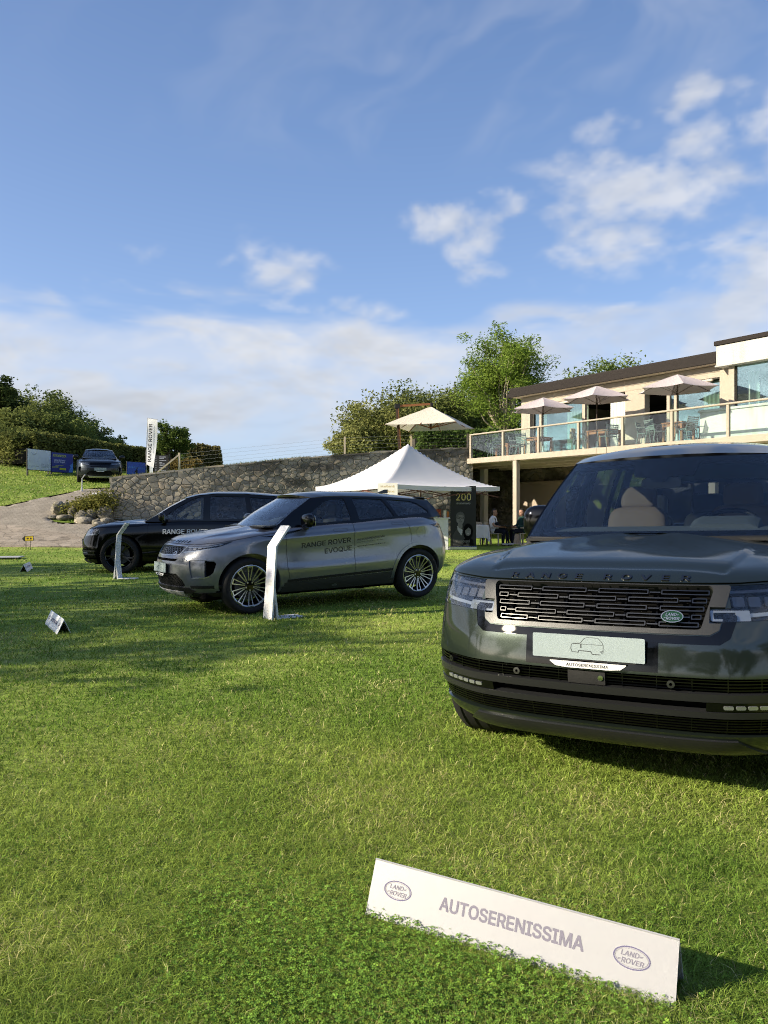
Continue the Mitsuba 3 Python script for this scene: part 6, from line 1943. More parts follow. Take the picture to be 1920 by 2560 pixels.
# bar counter with things on it
cx, cy = (1050 - 960) / 1921 * 25.7, 25.7
k = thing('bar_counter', 'white bar counter beside the black banner, half hidden by the grey car', 'counter')
M = xf(cx, cy, G(cx, cy), rz=-.10)
part(k, 'front', cub(-.95, .94, -.02, .02, .02, 1.05, .004), 'mat_white_paint', False, M)
part(k, 'side', cub(.90, .94, .022, .6, .02, 1.05, .004), 'mat_white_paint', False, M)
part(k, 'side', cub(-.95, -.91, .022, .6, .02, 1.05, .004), 'mat_white_paint', False, M)
part(k, 'top', cub(-1.0, 1.0, -.06, .62, 1.052, 1.09, .006), 'mat_white_paint', False, M)
plain('mat_carton_red', (.20, .035, .025), .6, .2)
plain('mat_carton_white', (.62, .58, .52), .6, .2)
plain('mat_orange', (.40, .14, .04), .6, .2)
for q, (x0, w, h, m, lb) in enumerate([(.38, .20, .30, 'mat_carton_red', 'dark red patterned carton on the bar counter'), (.60, .20, .27, 'mat_carton_red', 'second red patterned carton, nearer the banner'), (.83, .09, .24, 'mat_carton_white', 'narrow white carton at the right end of the bar'), (.93, .07, .20, 'mat_orange', 'small orange carton at the right edge of the bar')]):
    c = thing('carton', lb, 'box', 'cartons on the bar')
    part(c, 'box', cub(x0 - w / 2, x0 + w / 2, .05, .20, 1.092, 1.092 + h, .004), m, False, M)
    if m == 'mat_carton_red':
        rgx = np.random.default_rng(q)
        dots = unary_union([Point(rgx.uniform(-w * .4, w * .4), rgx.uniform(.03, h - .03)).buffer(rgx.uniform(.012, .024), 3) for _ in range(16)])
        part(c, 'print', prism(dots, .001, .002), 'mat_orange', False, M @ frame((x0, .05, 1.092), (1, 0, 0), (0, 0, 1), (0, -1, 0)))
    part(c, 'flap', cub(x0 - w / 2 + .01, x0 + w / 2 - .01, .06, .19, 1.0925 + h, 1.097 + h), m, False, M)
plain('mat_bottle', (.35, .45, .45), .15, .6)
for q in range(2):
    solo('bottle', lathe([(0, 0), (.036, 0), (.038, .02), (.038, .19), (.030, .23), (.013, .27), (.013, .32), (0, .32)], 20), 'mat_bottle', ['pale bottle left of the cartons on the bar', 'second pale bottle, beside the cartons on the bar'][q], 'bottle', 'bottles on the bar', 30, M @ xf(.12 + .12 * q, .12, 1.092))


# ------------------------------------------------------------------ people
def bone_mesh(bones, res=.03, it=8):
    """hulls of spheres at the joints, joined, refined and smoothed into one surface"""
    parts_ = []
    for chain in bones:
        for (p, r), (q, s) in zip(chain[:-1], chain[1:]):
            a = Manifold.sphere(r, 14).translate(tuple(map(float, p)))
            b = Manifold.sphere(s, 14).translate(tuple(map(float, q)))
            parts_.append(Manifold.batch_hull([a, b]))
    m = Manifold.batch_boolean(parts_, m3.OpType.Add).refine_to_length(res)
    t = as_mesh(m)
    t.merge_vertices()
    trimesh.smoothing.filter_taubin(t, iterations=it)
    return t


def hand_bones(w, d, side, up):
    """palm and five bent fingers from the wrist w along d"""
    w, d, side, up = (np.asarray(v, float) for v in (w, d, side, up))
    out = [[(w, .028), (w + d * .045, .034), (w + d * .085, .036)]]
    for i, (o, l) in enumerate([(-.03, .062), (-.01, .074), (.01, .070), (.03, .055)]):
        b = w + d * .085 + side * o
        out.append([(b, .011), (b + d * l * .55 - up * .006, .010), (b + d * l * .85 - up * .035, .008)])
    t = w + d * .03 - side * .03
    out.append([(t, .013), (t + d * .03 - side * .03, .011), (t + d * .06 - side * .035 - up * .01, .009)])
    return out


plain('mat_skin', (.36, .20, .14), .6, .3)
plain('mat_hair', (.025, .018, .014), .6, .3)
plain('mat_shirt_white', (.70, .70, .74), .8, .1)
plain('mat_green_cloth', (.018, .045, .040), .85, .1)
plain('mat_navy_cloth', (.012, .014, .022), .85, .1)
plain('mat_shoe', (.45, .45, .46), .6, .2)
plain('mat_beige_plastic', (.36, .32, .25), .5, .3)


def seated(label, M, top_m, arms_short=True, apron=False):
    """x forward, z up, seat at the origin height .44"""
    k = thing('person', label, 'person')
    P = lambda *a: np.array(a, float)
    torso = [[(P(0, 0, .54), .15), (P(-.03, 0, .72), .145), (P(-.05, 0, .90), .155), (P(-.04, 0, 1.00), .11)], [(P(-.04, -.15, .98), .075), (P(-.04, .15, .98), .075)], [(P(0, -.08, .54), .12), (P(0, .08, .54), .12)]]
    legs, skin, arms = [], [], []
    for s in (-1, 1):
        kx = .44 if s > 0 else .40
        legs.append([(P(0, s * .09, .53), .095), (P(kx, s * .12, .50), .065), (P(kx + .05 * s + .02, s * .13, .10), .045)])
        el = P(.06, s * .24, .72)
        wr = P(.30, s * .12, .68)
        arms.append([(P(-.04, s * .185, .96), .062), (P(-.01, s * .225, .84), .055)] + ([] if arms_short else [(el, .045), (wr, .035)]))
        skin.append([(P(-.01, s * .225, .86), .040), (el, .038), (wr, .027)])
        d = P(.9, -s * .42, -.05)
        skin += hand_bones(wr, d / np.linalg.norm(d), P(.4 * s, .9, 0) / np.linalg.norm([.4, .9]), P(0, 0, 1))
    skin.append([(P(-.03, 0, 1.0), .052), (P(0, 0, 1.12), .05)])
    skin.append([(P(.01, 0, 1.16), .078), (P(.005, 0, 1.25), .092)])
    skin.append([(P(.045, 0, 1.13), .045), (P(.03, 0, 1.17), .07)])
    skin.append([(P(.085, 0, 1.20), .016), (P(.108, 0, 1.175), .017)])
    part(k, 'body', bone_mesh(skin, .022, 5), 'mat_skin', True, M)
    part(k, 'shirt', bone_mesh(torso + arms), top_m, True, M)
    part(k, 'trousers', bone_mesh(legs), 'mat_navy_cloth', True, M)
    for s in (-1, 1):
        kx = .44 if s > 0 else .40
        part(k, 'shoe', bone_mesh([[(P(kx + .05 * s + .0, s * .13, .05), .045), (P(kx + .05 * s + .17, s * .14, .035), .034)]]), 'mat_shoe', True, M)
        part(k, 'ear', trimesh.creation.icosphere(2, .022).apply_transform(np.diag([.8, .4, 1.3, 1])), 'mat_skin', True, M @ xf(.0, s * .090, 1.19))
        part(k, 'eye', trimesh.creation.icosphere(2, .011), 'mat_hair', True, M @ xf(.088, s * .034, 1.21))
    hair = bone_mesh([[(P(-.03, 0, 1.22), .088), (P(.0, 0, 1.285), .080)], [(P(-.05, 0, 1.17), .065), (P(-.03, 0, 1.24), .085)]])
    part(k, 'hair', hair, 'mat_hair', True, M)
    part(k, 'mouth', trimesh.creation.icosphere(2, .02).apply_transform(np.diag([.35, 1, .25, 1])), 'mat_carton_red', True, M @ xf(.086, 0, 1.135))
    if apron:
        part(k, 'apron', bone_mesh([[(P(.09, -.10, .80), .055), (P(.09, .10, .80), .055)], [(P(.11, 0, .80), .07), (P(.13, 0, .58), .10), (P(.36, 0, .56), .085)]]), 'mat_navy_cloth', True, M)
        for s in (-1, 1):
            part(k, 'strap', tube([(.07, s * .09, .84), (.06, s * .09, .98), (-.05, s * .08, 1.055), (-.16, s * .06, .95)], .016, 6), 'mat_navy_cloth', True, M)
    return k


def armchair(label, M, m='mat_beige_plastic', group='beige plastic armchairs under the terrace'):
    k = thing('armchair', label, 'chair', group)
    part(k, 'seat', cub(-.24, .24, -.23, .23, .41, .45, .015), m, False, M)
    part(k, 'backrest', cub(-.29, -.245, -.24, .24, .455, .86, .015), m, False, M @ xf(ry=-.06))
    for s in (-1, 1):
        part(k, 'armrest', cub(-.24, .24, s * .26 - .025, s * .26 + .025, .62, .66, .012), m, False, M)
        part(k, 'side_panel', cub(-.24, -.10, s * .26 - .018, s * .26 + .018, .46, .617, .008), m, False, M)
        for q in (-.21, .21):
            part(k, 'leg', bar((q, s * .215, .408), (q * 1.12, s * .26, .0), .045, .05, up=(0, 1, 0)), m, False, M)
    return k


def ground_place(u, d, rz):
    x = (u - 960) / 1921 * d
    return xf(x, d, .10, rz=rz)


seated('seated man in a white short-sleeved shirt and dark apron under the terrace', ground_place(1236, 28.6, math.radians(-25)), 'mat_shirt_white', True, True)
armchair('beige armchair under the man in the white shirt', ground_place(1236, 28.6, math.radians(-25)))
seated('seated person in a dark green top right of the terrace post', ground_place(1304, 28.8, math.radians(205)), 'mat_green_cloth', False)
armchair('beige armchair under the person in dark green', ground_place(1304, 28.8, math.radians(205)))
armchair('empty beige armchair just right of the black banner', ground_place(1205, 29.6, math.radians(-60)))
k = thing('bistro_table', 'small dark table on one leg between the two seated people', 'table')
M = ground_place(1266, 28.5, 0)
part(k, 'top', lathe([(0, .71), (.30, .71), (.30, .73), (0, .735)], 32), 'mat_black_plastic', 30, M)
part(k, 'leg', rod((0, 0, 0), (0, 0, .71), .025), 'mat_black_plastic', False, M)
part(k, 'foot', lathe([(0, 0), (.22, 0), (.20, .02), (.03, .04), (0, .04)], 24), 'mat_black_plastic', 30, M)
k = thing('cloth_table', 'table under a white cloth hanging down beside the black banner', 'table')
M = ground_place(1186, 28.4, .15)
part(k, 'top', cub(-.45, .45, -.35, .35, .72, .745), 'mat_white_paint', False, M)
for a in (-.4, .4):
    for b in (-.3, .3):
        part(k, 'leg', cub(a - .02, a + .02, b - .02, b + .02, 0, .719), 'mat_black_plastic', False, M)
t = np.linspace(0, 2 * np.pi, 121)
sq = np.c_[np.sign(np.cos(t)) * np.abs(np.cos(t)) ** .25 * .47, np.sign(np.sin(t)) * np.abs(np.sin(t)) ** .25 * .37]
V = np.vstack([np.c_[sq * 0.0, np.full(121, .752)], np.c_[sq, np.full(121, .750)], np.c_[sq * (1.03 + .02 * np.sin(t * 14)[:, None]), np.full(121, .56)], np.c_[sq * (1.06 + .06 * np.sin(t * 14)[:, None]), .28 - .14 * np.abs(np.sin(2 * t)) ** 3]])
ii = np.arange(120)
q = np.vstack([np.c_[a * 121 + ii, a * 121 + ii + 1, (a + 1) * 121 + ii + 1, (a + 1) * 121 + ii] for a in range(3)])
part(k, 'cloth', (V, q), 'mat_shirt_white', 40, M)

# ------------------------------------------------------------------ terrace: parasols, tables, chairs
plain('mat_parasol', (.60, .55, .60), .8, .1)
scene['mat_parasol'] = {'type': 'principledthin', 'base_color': rgb(.44, .385, .40), 'roughness': .8, 'diff_trans': .22, 'eta': 1.3}
scene['mat_cream_cloth'] = {'type': 'principledthin', 'base_color': rgb(.62, .575, .50), 'roughness': .8, 'diff_trans': .45, 'eta': 1.3}
plain('mat_umber', (.06, .035, .025), .5, .3)


def canopy_mesh(n, r, h, drop=.05, rot=0.0, sag=.06, m=14):
    """n flat-ish gores from the crown to the rim, each rib straight, the cloth sagging between"""
    V, F = [], []
    per = 12
    for i in range(n):
        a0, a1 = rot + 2 * math.pi * i / n, rot + 2 * math.pi * (i + 1) / n
        p0, p1 = np.array([math.cos(a0), math.sin(a0)]), np.array([math.cos(a1), math.sin(a1)])
        o = len(V) and sum(len(v) for v in V)
        g = []
        for a in np.linspace(0.02, 1, m):
            for b in np.linspace(0, 1, per):
                xy = (p0 * (1 - b) + p1 * b) * r * a
                zz = h * (1 - a ** 1.15) - sag * 4 * b * (1 - b) * a * (1 - .55 * a)
                g.append([*(xy * (1 - .10 * 4 * b * (1 - b) * a ** 4)), zz])
        V.append(np.array(g))
        i_, j_ = np.meshgrid(np.arange(m - 1), np.arange(per - 1), indexing='ij')
        F.append(np.stack([i_ * per + j_, (i_ + 1) * per + j_, (i_ + 1) * per + j_ + 1, i_ * per + j_ + 1], -1).reshape(-1, 4) + o)
    return np.vstack(V), np.vstack(F)


def parasol(label, p, ztop, r, rot, floor):
    k = thing('parasol', label, 'parasol', 'round parasols on the terrace')
    x, y = p
    h = .48
    M = xf(x, y, ztop - h)
    part(k, 'canopy', canopy_mesh(6, r, h, rot=rot), 'mat_parasol', 15, M)
    part(k, 'vent', canopy_mesh(6, r * .22, .10, rot=rot, m=4), 'mat_parasol', 15, xf(x, y, ztop - .085))
    part(k, 'pole', tube([(x, y, floor + .03), (x, y, floor + 1.0), (x, y, ztop - .06)], [.022, .02, .019], 12), 'mat_umber', True)
    part(k, 'base', lathe([(0, 0), (.26, 0), (.26, .05), (.05, .09), (.03, .30), (0, .30)], 28), 'mat_steel', 30, xf(x, y, floor + .005))
    part(k, 'runner', lathe([(.02, -.03), (.04, -.03), (.04, .03), (.02, .03)], 16), 'mat_umber', 30, xf(x, y, ztop - .62))
    for i in range(6):
        a = rot + 2 * math.pi * i / 6
        e = np.array([math.cos(a), math.sin(a), 0])
        part(k, 'rib', rod((x, y, ztop - .02 - .02), (*(np.array([x, y]) + e[:2] * r), ztop - h - .012), .008, n=6), 'mat_umber')
        part(k, 'stretcher', rod((x, y, ztop - .62), (*(np.array([x, y]) + e[:2] * r * .5), ztop - h * .5 - .05), .006, n=6), 'mat_umber')
    return k


parasol('round lilac-grey parasol at the left end of the terrace', (6.18, 29.83), 5.76, 1.30, .35, FL + .02)
parasol('round lilac-grey parasol in the middle of the terrace before the open door', (7.67, 27.7), 5.86, 1.30, .15, FL + .02)
parasol('round lilac-grey parasol nearest the white parapet on the terrace', (9.56, 25.06), 5.80, 1.32, .3, FL + .02)

k = thing('cantilever_parasol', 'square cream cantilever parasol hung from a tilted brown pole behind the tent', 'parasol')
x0, y0, _ = at_px(999, 1110, 35)
xt, yt, zt = at_px(992, 1014, 35)
part(k, 'pole', bar((x0 + .06, 35, 3.2), (xt, 35, zt), .11, .13, up=(0, 1, 0)), 'mat_umber')
part(k, 'pole_strip', bar((x0 + .125, 34.93, 3.2), (xt + .065, 34.93, zt - .1), .03, .03, up=(0, 1, 0)), 'mat_wood')
ax, ay, az = at_px(1078, 1011, 35)
part(k, 'arm', bar((xt - .05, 35, zt - .03), (ax + .03, 35, az + .02), .09, .09, up=(0, 1, 0)), 'mat_wood')
part(k, 'elbow', cub(xt - .09, xt + .14, 34.9, 35.1, zt - .14, zt + .07, .01), 'mat_black_plastic')
part(k, 'end_cap', cub(ax - .05, ax + .08, 34.93, 35.07, az - .08, az + .07, .01), 'mat_black_plastic')
cxp, czp = at_px(1077, 1020, 35)[0], at_px(1077, 1020, 35)[2]
Mc = xf(cxp, 35, czp - .85)
part(k, 'canopy', canopy_mesh(4, 2.30, .85, rot=.42, sag=.08), 'mat_cream_cloth', 15, Mc)
part(k, 'vent', canopy_mesh(4, .55, .22, rot=.42, m=5), 'mat_cream_cloth', 15, xf(cxp, 35, czp - .16))
part(k, 'hub', rod((cxp, 35, czp - .98), (cxp, 35, az - .05), .05), 'mat_umber')
for i in range(8):
    a = .42 + 2 * math.pi * i / 8
    rr = 2.28 if i % 2 == 0 else 1.60
    part(k, 'rib', rod((cxp, 35, czp - .92), (cxp + rr * .6 * math.cos(a), 35 + rr * .6 * math.sin(a), czp - .85 + .85 * .36 - (.06 if i % 2 else .02)), .022, n=6), 'mat_wood')
    part(k, 'rib', rod((cxp, 35, czp - .06), (cxp + rr * math.cos(a), 35 + rr * math.sin(a), czp - .875 - (.0 if i % 2 == 0 else .06)), .018, n=6), 'mat_wood')
part(k, 'base', cub(x0 - .4, x0 + .5, 34.5, 35.5, 3.2, 3.66, .02), 'mat_black_plastic')

plain('mat_chair_green', (.15, .17, .17), .45, .4)


def slat_chair(label, M, group='slatted chairs on the terrace'):
    k = thing('slat_chair', label, 'chair', group)
    for s in (-1, 1):
        part(k, 'side_frame', tube([(.24, s * .24, 0), (.20, s * .24, .44), (-.20, s * .24, .44), (-.30, s * .24, .86)], .014, 8), 'mat_chair_green', True, M)
        part(k, 'rear_leg', tube([(-.20, s * .24, .44), (-.28, s * .24, 0)], .014, 8), 'mat_chair_green', True, M)
        part(k, 'armrest', tube([(.20, s * .25, .44), (.21, s * .27, .64), (-.25, s * .26, .66)], .012, 8), 'mat_chair_green', True, M)
    for q in range(6):
        x = -.17 + q * .066
        part(k, 'seat_slat', cub(x - .024, x + .024, -.235, .235, .445, .46, .004), 'mat_chair_green', False, M)
    for q in range(6):
        z = .51 + q * .062
        part(k, 'back_slat', cub(-.008, .008, -.235, .235, z - .021, z + .021, .004), 'mat_chair_green', False, M @ xf(-.20 - (z - .44) * .238, 0, 0))
    return k


def wood_table(label, M, w=.75, l=.75):
    k = thing('wood_table', label, 'table', 'wooden tables on the terrace')
    for q in range(5):
        y = -w / 2 + (q + .5) * w / 5
        part(k, 'top_board', cub(-l / 2, l / 2, y - w / 10 + .004, y + w / 10 - .004, .71, .745, .004), 'mat_wood', False, M)
    part(k, 'apron', unary([cub(-l / 2 + .05, l / 2 - .05, s * (w / 2 - .07) - .012, s * (w / 2 - .07) + .012, .61, .708) for s in (-1, 1)]), 'mat_wood', False, M)
    for a in (-1, 1):
        for b in (-1, 1):
            part(k, 'leg', cub(a * (l / 2 - .06) - .035, a * (l / 2 - .06) + .035, b * (w / 2 - .06) - .035, b * (w / 2 - .06) + .035, 0, .708, .004), 'mat_wood', False, M)
    return k


def unary(l):
    return trimesh.util.concatenate(l)


def tb(a, b, rz=0.0):
    p = bw(a, b, FL + .02)
    return xf(*p, rz=rz + math.atan2(BE[1], BE[0]))


wood_table('wooden table at the left end of the terrace behind the first railing panes', tb(-.15, 1.5), .8, .9)
wood_table('wooden table before the curtained window on the terrace', tb(3.15, 1.45), .8, 1.0)
wood_table('wooden table outside the left corner of the upper storey', tb(-3.0, 2.6), .8, .8)
wood_table('wooden table by the second open door on the terrace', tb(6.2, 1.5), .8, .8)
for (a, b, r, lb) in [(-1.0, 1.2, .3, 'slatted chair left of the first terrace table'), (-.15, .75, 1.7, 'slatted chair on the near side of the first terrace table'), (-2.1, 1.1, 2.6, 'slatted chair alone near the left corner of the railing'), (2.45, 1.0, .5, 'slatted chair with a beige jacket over its back'), (3.75, .9, 2.9, 'slatted chair right of the middle terrace table'), (-3.6, 2.4, .4, 'slatted chair showing above the stone wall'), (5.15, 1.2, .3, 'slatted chair before the wide beige pier'), (5.75, .9, 1.2, 'slatted chair left of the rightmost terrace table'), (6.75, 1.1, 3.0, 'slatted chair right of the rightmost terrace table')]:
    slat_chair(lb, tb(a, b, r))
plain('mat_jacket', (.42, .33, .25), .85, .1)
jk = m3.Manifold.hull(solid(cub(-.09, .05, -.20, .20, .80, .86, .02)) + solid(cub(-.12, -.06, -.17, .19, .48, .52, .02)))
solo('jacket', as_mesh(jk.refine_to_length(.05)), 'mat_jacket', 'beige jacket hung over the back of a terrace chair', 'jacket', smooth=40, M=tb(2.45, 1.0, .5) @ xf(-.26, 0, 0))

# ------------------------------------------------------------------ signs on the lawn
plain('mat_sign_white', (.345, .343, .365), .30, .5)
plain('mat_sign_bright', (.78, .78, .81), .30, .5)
plain('mat_sign_grey', (.17, .16, .21), .6, .2)


def folded_sign(label, p, direction, L=1.0, half=.075, zr=.165, logo=True, flip=1, group='folded white name signs on the lawn', z0=None):
    """two boards folded along a ridge; the lettered face looks to the right of the direction"""
    d = np.array([*direction, 0.0])
    d /= np.linalg.norm(d)
    s = np.array([d[1], -d[0], 0])
    z0 = G(*p) if z0 is None else z0
    o = np.array([p[0], p[1], z0 - .005])
    k = thing('folded_sign', label, 'sign', group)
    hgt = math.hypot(half, zr)
    for sg, nm in ((1, 'front_board'), (-1, 'back_board')):
        up = np.array([0, 0, zr]) - sg * s * half
        up /= np.linalg.norm(up)
        M = frame(o + sg * s * half - d * L / 2, d, up, np.cross(d, up)) if sg > 0 else frame(o + sg * s * half + d * L / 2, -d, up, np.cross(-d, up))
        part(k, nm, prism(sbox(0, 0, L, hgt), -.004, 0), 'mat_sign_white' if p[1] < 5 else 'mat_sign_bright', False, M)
        if sg > 0:
            t = text_shape('AUTOSERENISSIMA', hgt * .20, True, 1.0)
            w = t.bounds[2]
            t = affinity.scale(t, .475 * L / w, 1, origin=(0, 0)).buffer(hgt * .0025)
            part(k, 'lettering', prism(affinity.translate(t, L * .5 - .475 * L / 2, hgt * .46), .0004, .001), 'mat_sign_grey', False, M)
            for cx in (.105 * L, .875 * L):
                e, ring, hair, let = oval_badge(.105 * L)
                bk = key_for(k + '__emblem')
                tr = lambda g: affinity.translate(g, cx, hgt * .56)
                part(bk, 'ring', prism(tr(ring), .0004, .001), 'mat_navy_print', False, M)
                part(bk, 'hairline', prism(tr(hair), .0004, .001), 'mat_sign_grey', False, M)
                part(bk, 'lettering', prism(tr(let), .0004, .001), 'mat_sign_grey', False, M)
    return k


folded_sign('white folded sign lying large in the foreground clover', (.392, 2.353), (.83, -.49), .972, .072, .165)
folded_sign('white folded sign on the shaded grass at the left, nearer of the two', (-3.74, 8.80), (.52, -.85), .92)
folded_sign('white folded sign farther off on the left lawn near the yellow arrow sign', (-7.95, 17.1), (-.30, .95), 1.0)
x, y, z = at_px(262, 1212, 31.6)
folded_sign('white folded sign low beside the upper end of the stone wall', (x, y), (1, .12), 1.0, .06, .15)


def info_totem(label, p, face_dir, h=1.13, w=.24, z0=None, group='bent white information stands'):
    """a bent sheet: foot plate, flared foot, upright panel, tilted reading head"""
    k = thing('info_stand', label, 'stand', group)
    f = np.array([*face_dir, 0.0])
    f /= np.linalg.norm(f)
    s = np.array([-f[1], f[0], 0])
    z0 = G(*p) if z0 is None else z0
    M = frame((p[0], p[1], z0), -f, s, (0, 0, 1)) @ xf(s=h / 1.13)
    # profile in (back, z)
    pr = [(0, .0), (.025, .30), (.06, .88), (.24, 1.13)]
    ws = [w * 1.02, w * .98, w * .96, w * .96]
    th = .022
    V, Fq = [], []
    for (x, z), ww in zip(pr, ws):
        for dx in (0, th):
            for sy in (-1, 1):
                V.append((x + dx, sy * ww / 2, z - (dx * .7 if z > 1.1 else 0)))
    for i in range(3):
        a, b = i * 4, i * 4 + 4
        Fq += [(a, a + 1, b + 1, b), (a + 2, b + 2, b + 3, a + 3), (a, b, b + 2, a + 2), (a + 1, a + 3, b + 3, b + 1)]
    Fq += [(0, 2, 3, 1), (12, 13, 15, 14)]
    t = trimesh.Trimesh(np.array(V), np.vstack([np.array(Fq)[:, [0, 1, 2]], np.array(Fq)[:, [0, 2, 3]]]), process=False)
    t.fix_normals()
    part(k, 'panel', t, 'mat_white_paint', False, M)
    fl = trimesh.convex.convex_hull(np.array([(.03, -w / 2 + .002, .42), (.03, w / 2 - .002, .42), (.05, -w / 2 + .002, .42), (.05, w / 2 - .002, .42), (.075, -w / 2 + .002, 0), (.075, w / 2 - .002, 0), (.10, -w / 2 + .002, 0), (.10, w / 2 - .002, 0)]))
    part(k, 'rear_foot', fl, 'mat_white_paint', False, M)
    part(k, 'foot_plate', cub(.10, .44, -w / 2, w / 2, .0, .018, .004), 'mat_white_paint', False, M)
    # printed sheet and its lines
    Fm = M @ frame((.0565, 0, .84), (0, -1, 0), (.035 / .58, 0, 1) / np.linalg.norm((.06, 0, 1)), (-1, 0, .06) / np.linalg.norm((.06, 0, 1)))
    part(k, 'print_sheet', prism(sbox(-w * .36, -.36, w * .36, -.02), .001, .002), 'mat_print_sheet', False, Fm)
    ln = [sbox(-w * .30, -.05 - .022 * i, -w * .30 + w * (.15 + .4 * ((i * 7) % 5) / 5), -.042 - .022 * i) for i in range(13)]
    part(k, 'print_lines', prism(unary_union(ln), .0025, .003), 'mat_print_line', False, Fm)
    hd = np.array([.18, 0, .25]) / np.linalg.norm([.18, 0, .25])
    Hm = M @ frame((.06, 0, .88), (0, -1, 0), hd, (-hd[2], 0, hd[0]))
    ln = [sbox(-w * .36, .05 + .03 * i, -w * .36 + w * (.3 + .4 * ((i * 3) % 4) / 4), .058 + .03 * i) for i in range(7)]
    part(k, 'print_lines', prism(unary_union(ln), .0015, .002), 'mat_print_line', False, Hm)
    return k


plain('mat_print_sheet', (.62, .62, .72), .5, .3)
plain('mat_print_line', (.46, .46, .60), .5, .3)
x, y, z = at_px(668, 1535, 9.55)
info_totem('bent white information stand in front of the grey car\'s front wheel', (x, y), (-.82, -.57), 1.16, .235)
x, y, z = at_px(289, 1440, 15.0)
info_totem('bent white information stand beside the black car\'s front wheel', (x, y), (-.92, .10), 1.10, .20)
x, y, z = at_px(203, 1219, 32.0)
info_totem('thin white stand seen edge-on before the car on the upper lawn', (x, y), (-1, .05), .72, .15)

# yellow arrow sign, pale plate in the lawn, stake
k = thing('arrow_sign', 'small yellow and black arrow sign on two thin legs at the lawn edge', 'sign')
M = frame(at_px(70, 1375, 23.3), (1, 0, 0), (0, 0, 1), (0, -1, 0))
plain('mat_sign_yellow', (.60, .44, .02), .5, .3)
part(k, 'board', prism(Polygon([(-.18, .34), (-.12, .27), (.17, .28), (.17, .43), (-.10, .42)]), -.006, .006), 'mat_print_black', False, M)
part(k, 'face', prism(Polygon([(-.08, .285), (.155, .295), (.155, .415), (-.08, .405)]), .0065, .008), 'mat_sign_yellow', False, M)
part(k, 'mark', prism(unary_union([sbox(-.04, .32, .03, .375), sbox(.06, .32, .12, .375)]), .0085, .0095), 'mat_umber', False, M)
for s in (-.06, .08):
    part(k, 'leg', rod((s, -.05, 0), (s, .30, 0), .008), 'mat_black_plastic', False, M)
x, y, z = at_px(12, 1394, 20.5)
solo('lawn_plate', cub(-.42, .42, -.3, .3, 0, .03, .008), 'mat_steel', 'pale square plate lying in the grass at the left edge', 'plate', M=xf(x, y, G(x, y) + .03, rz=.2))

# ------------------------------------------------------------------ upper lawn: boards, flag, notice board, fence
plain('mat_board_blue', (.020, .035, .24), .45, .4)
plain('mat_board_bright_blue', (.03, .08, .42), .45, .4)
plain('mat_board_white', (.62, .66, .72), .45, .4)
plain('mat_print_grey', (.30, .33, .37), .6, .2)
plain('mat_print_yellow', (.50, .52, .05), .6, .2)
plain('mat_print_pale', (.55, .58, .70), .6, .2)
plain('mat_print_blue', (.10, .25, .62), .6, .2)


def board(name, label, p0, p1, z0, z1, m, prints, legs=True):
    """a framed board from p0 to p1 (xy); prints: (shape in 0..1 x 0..1 board units, material, name)"""
    k = thing(name, label, 'board')
    p0, p1 = np.array([*p0, 0.0]), np.array([*p1, 0.0])
    L = np.linalg.norm(p1 - p0)
    e = (p1 - p0) / L
    M = frame(p0 + [0, 0, z0], e, (0, 0, 1), np.cross(e, (0, 0, 1)))
    H = z1 - z0
    part(k, 'panel', prism(sbox(0, 0, L, H), 0, .02), m, False, M)
    part(k, 'frame', prism(sbox(-.03, -.03, L + .03, H + .03), -.03, -.001), 'mat_print_black', False, M)
    if legs:
        for a in (.06, L - .06):
            part(k, 'leg', cub(a - .03, a + .03, -.9, .1, -.09, -.035), 'mat_print_black', False, M)
    for g, pm, nm in prints:
        part(k, nm, prism(affinity.scale(g, L, H, origin=(0, 0)), .0205, .022), pm, False, M)
    return k


def words(s, x, y, h, asp, bold=False, centre=False, width=None):
    """lettering in board units: h of the board's height; asp = height / length of the board"""
    t = text_shape(s, 1.0, bold)
    t = affinity.translate(t, -t.bounds[0], 0)
    t = affinity.scale(t, h * asp, h, origin=(0, 0))
    if width:
        t = affinity.scale(t, width / t.bounds[2], 1, origin=(0, 0))
    if centre:
        t = affinity.translate(t, -t.bounds[2] / 2, 0)
    return affinity.translate(t, x, y)


a0, a1 = at_px(69, 1150, 36.5), at_px(126, 1150, 38.0)
asp = .98 / np.hypot(a1[0] - a0[0], a1[1] - a0[1])
ringm = affinity.scale(LineString([(-.10, .05), (-.06, -.02), (0, -.05), (.06, -.02), (.10, .05)]).buffer(.014), 1, 1)
board('white_board', 'white advertising board with grey lettering at the left end of the hedge', a0[:2], a1[:2], 3.36, 4.34, 'mat_board_white', [
    (affinity.translate(ringm, .26, .78), 'mat_print_grey', 'emblem'), (words('PIAZZALE', .05, .50, .10, asp, width=.44), 'mat_print_pale', 'lettering'), (words('GIUSTI', .05, .31, .14, asp, width=.44), 'mat_print_pale', 'lettering'), (words('GOLF COURSE', .05, .15, .055, asp, True, width=.44), 'mat_print_grey', 'lettering'),
    (unary_union([sbox(.57, .30 - .05 * i, .57 + (.34 if i % 2 else .30), .32 - .05 * i) for i in range(4)]), 'mat_print_grey', 'small_print')])
b0, b1 = at_px(128.5, 1150, 38.05), at_px(182, 1150, 39.5)
asp = .96 / np.hypot(b1[0] - b0[0], b1[1] - b0[1])
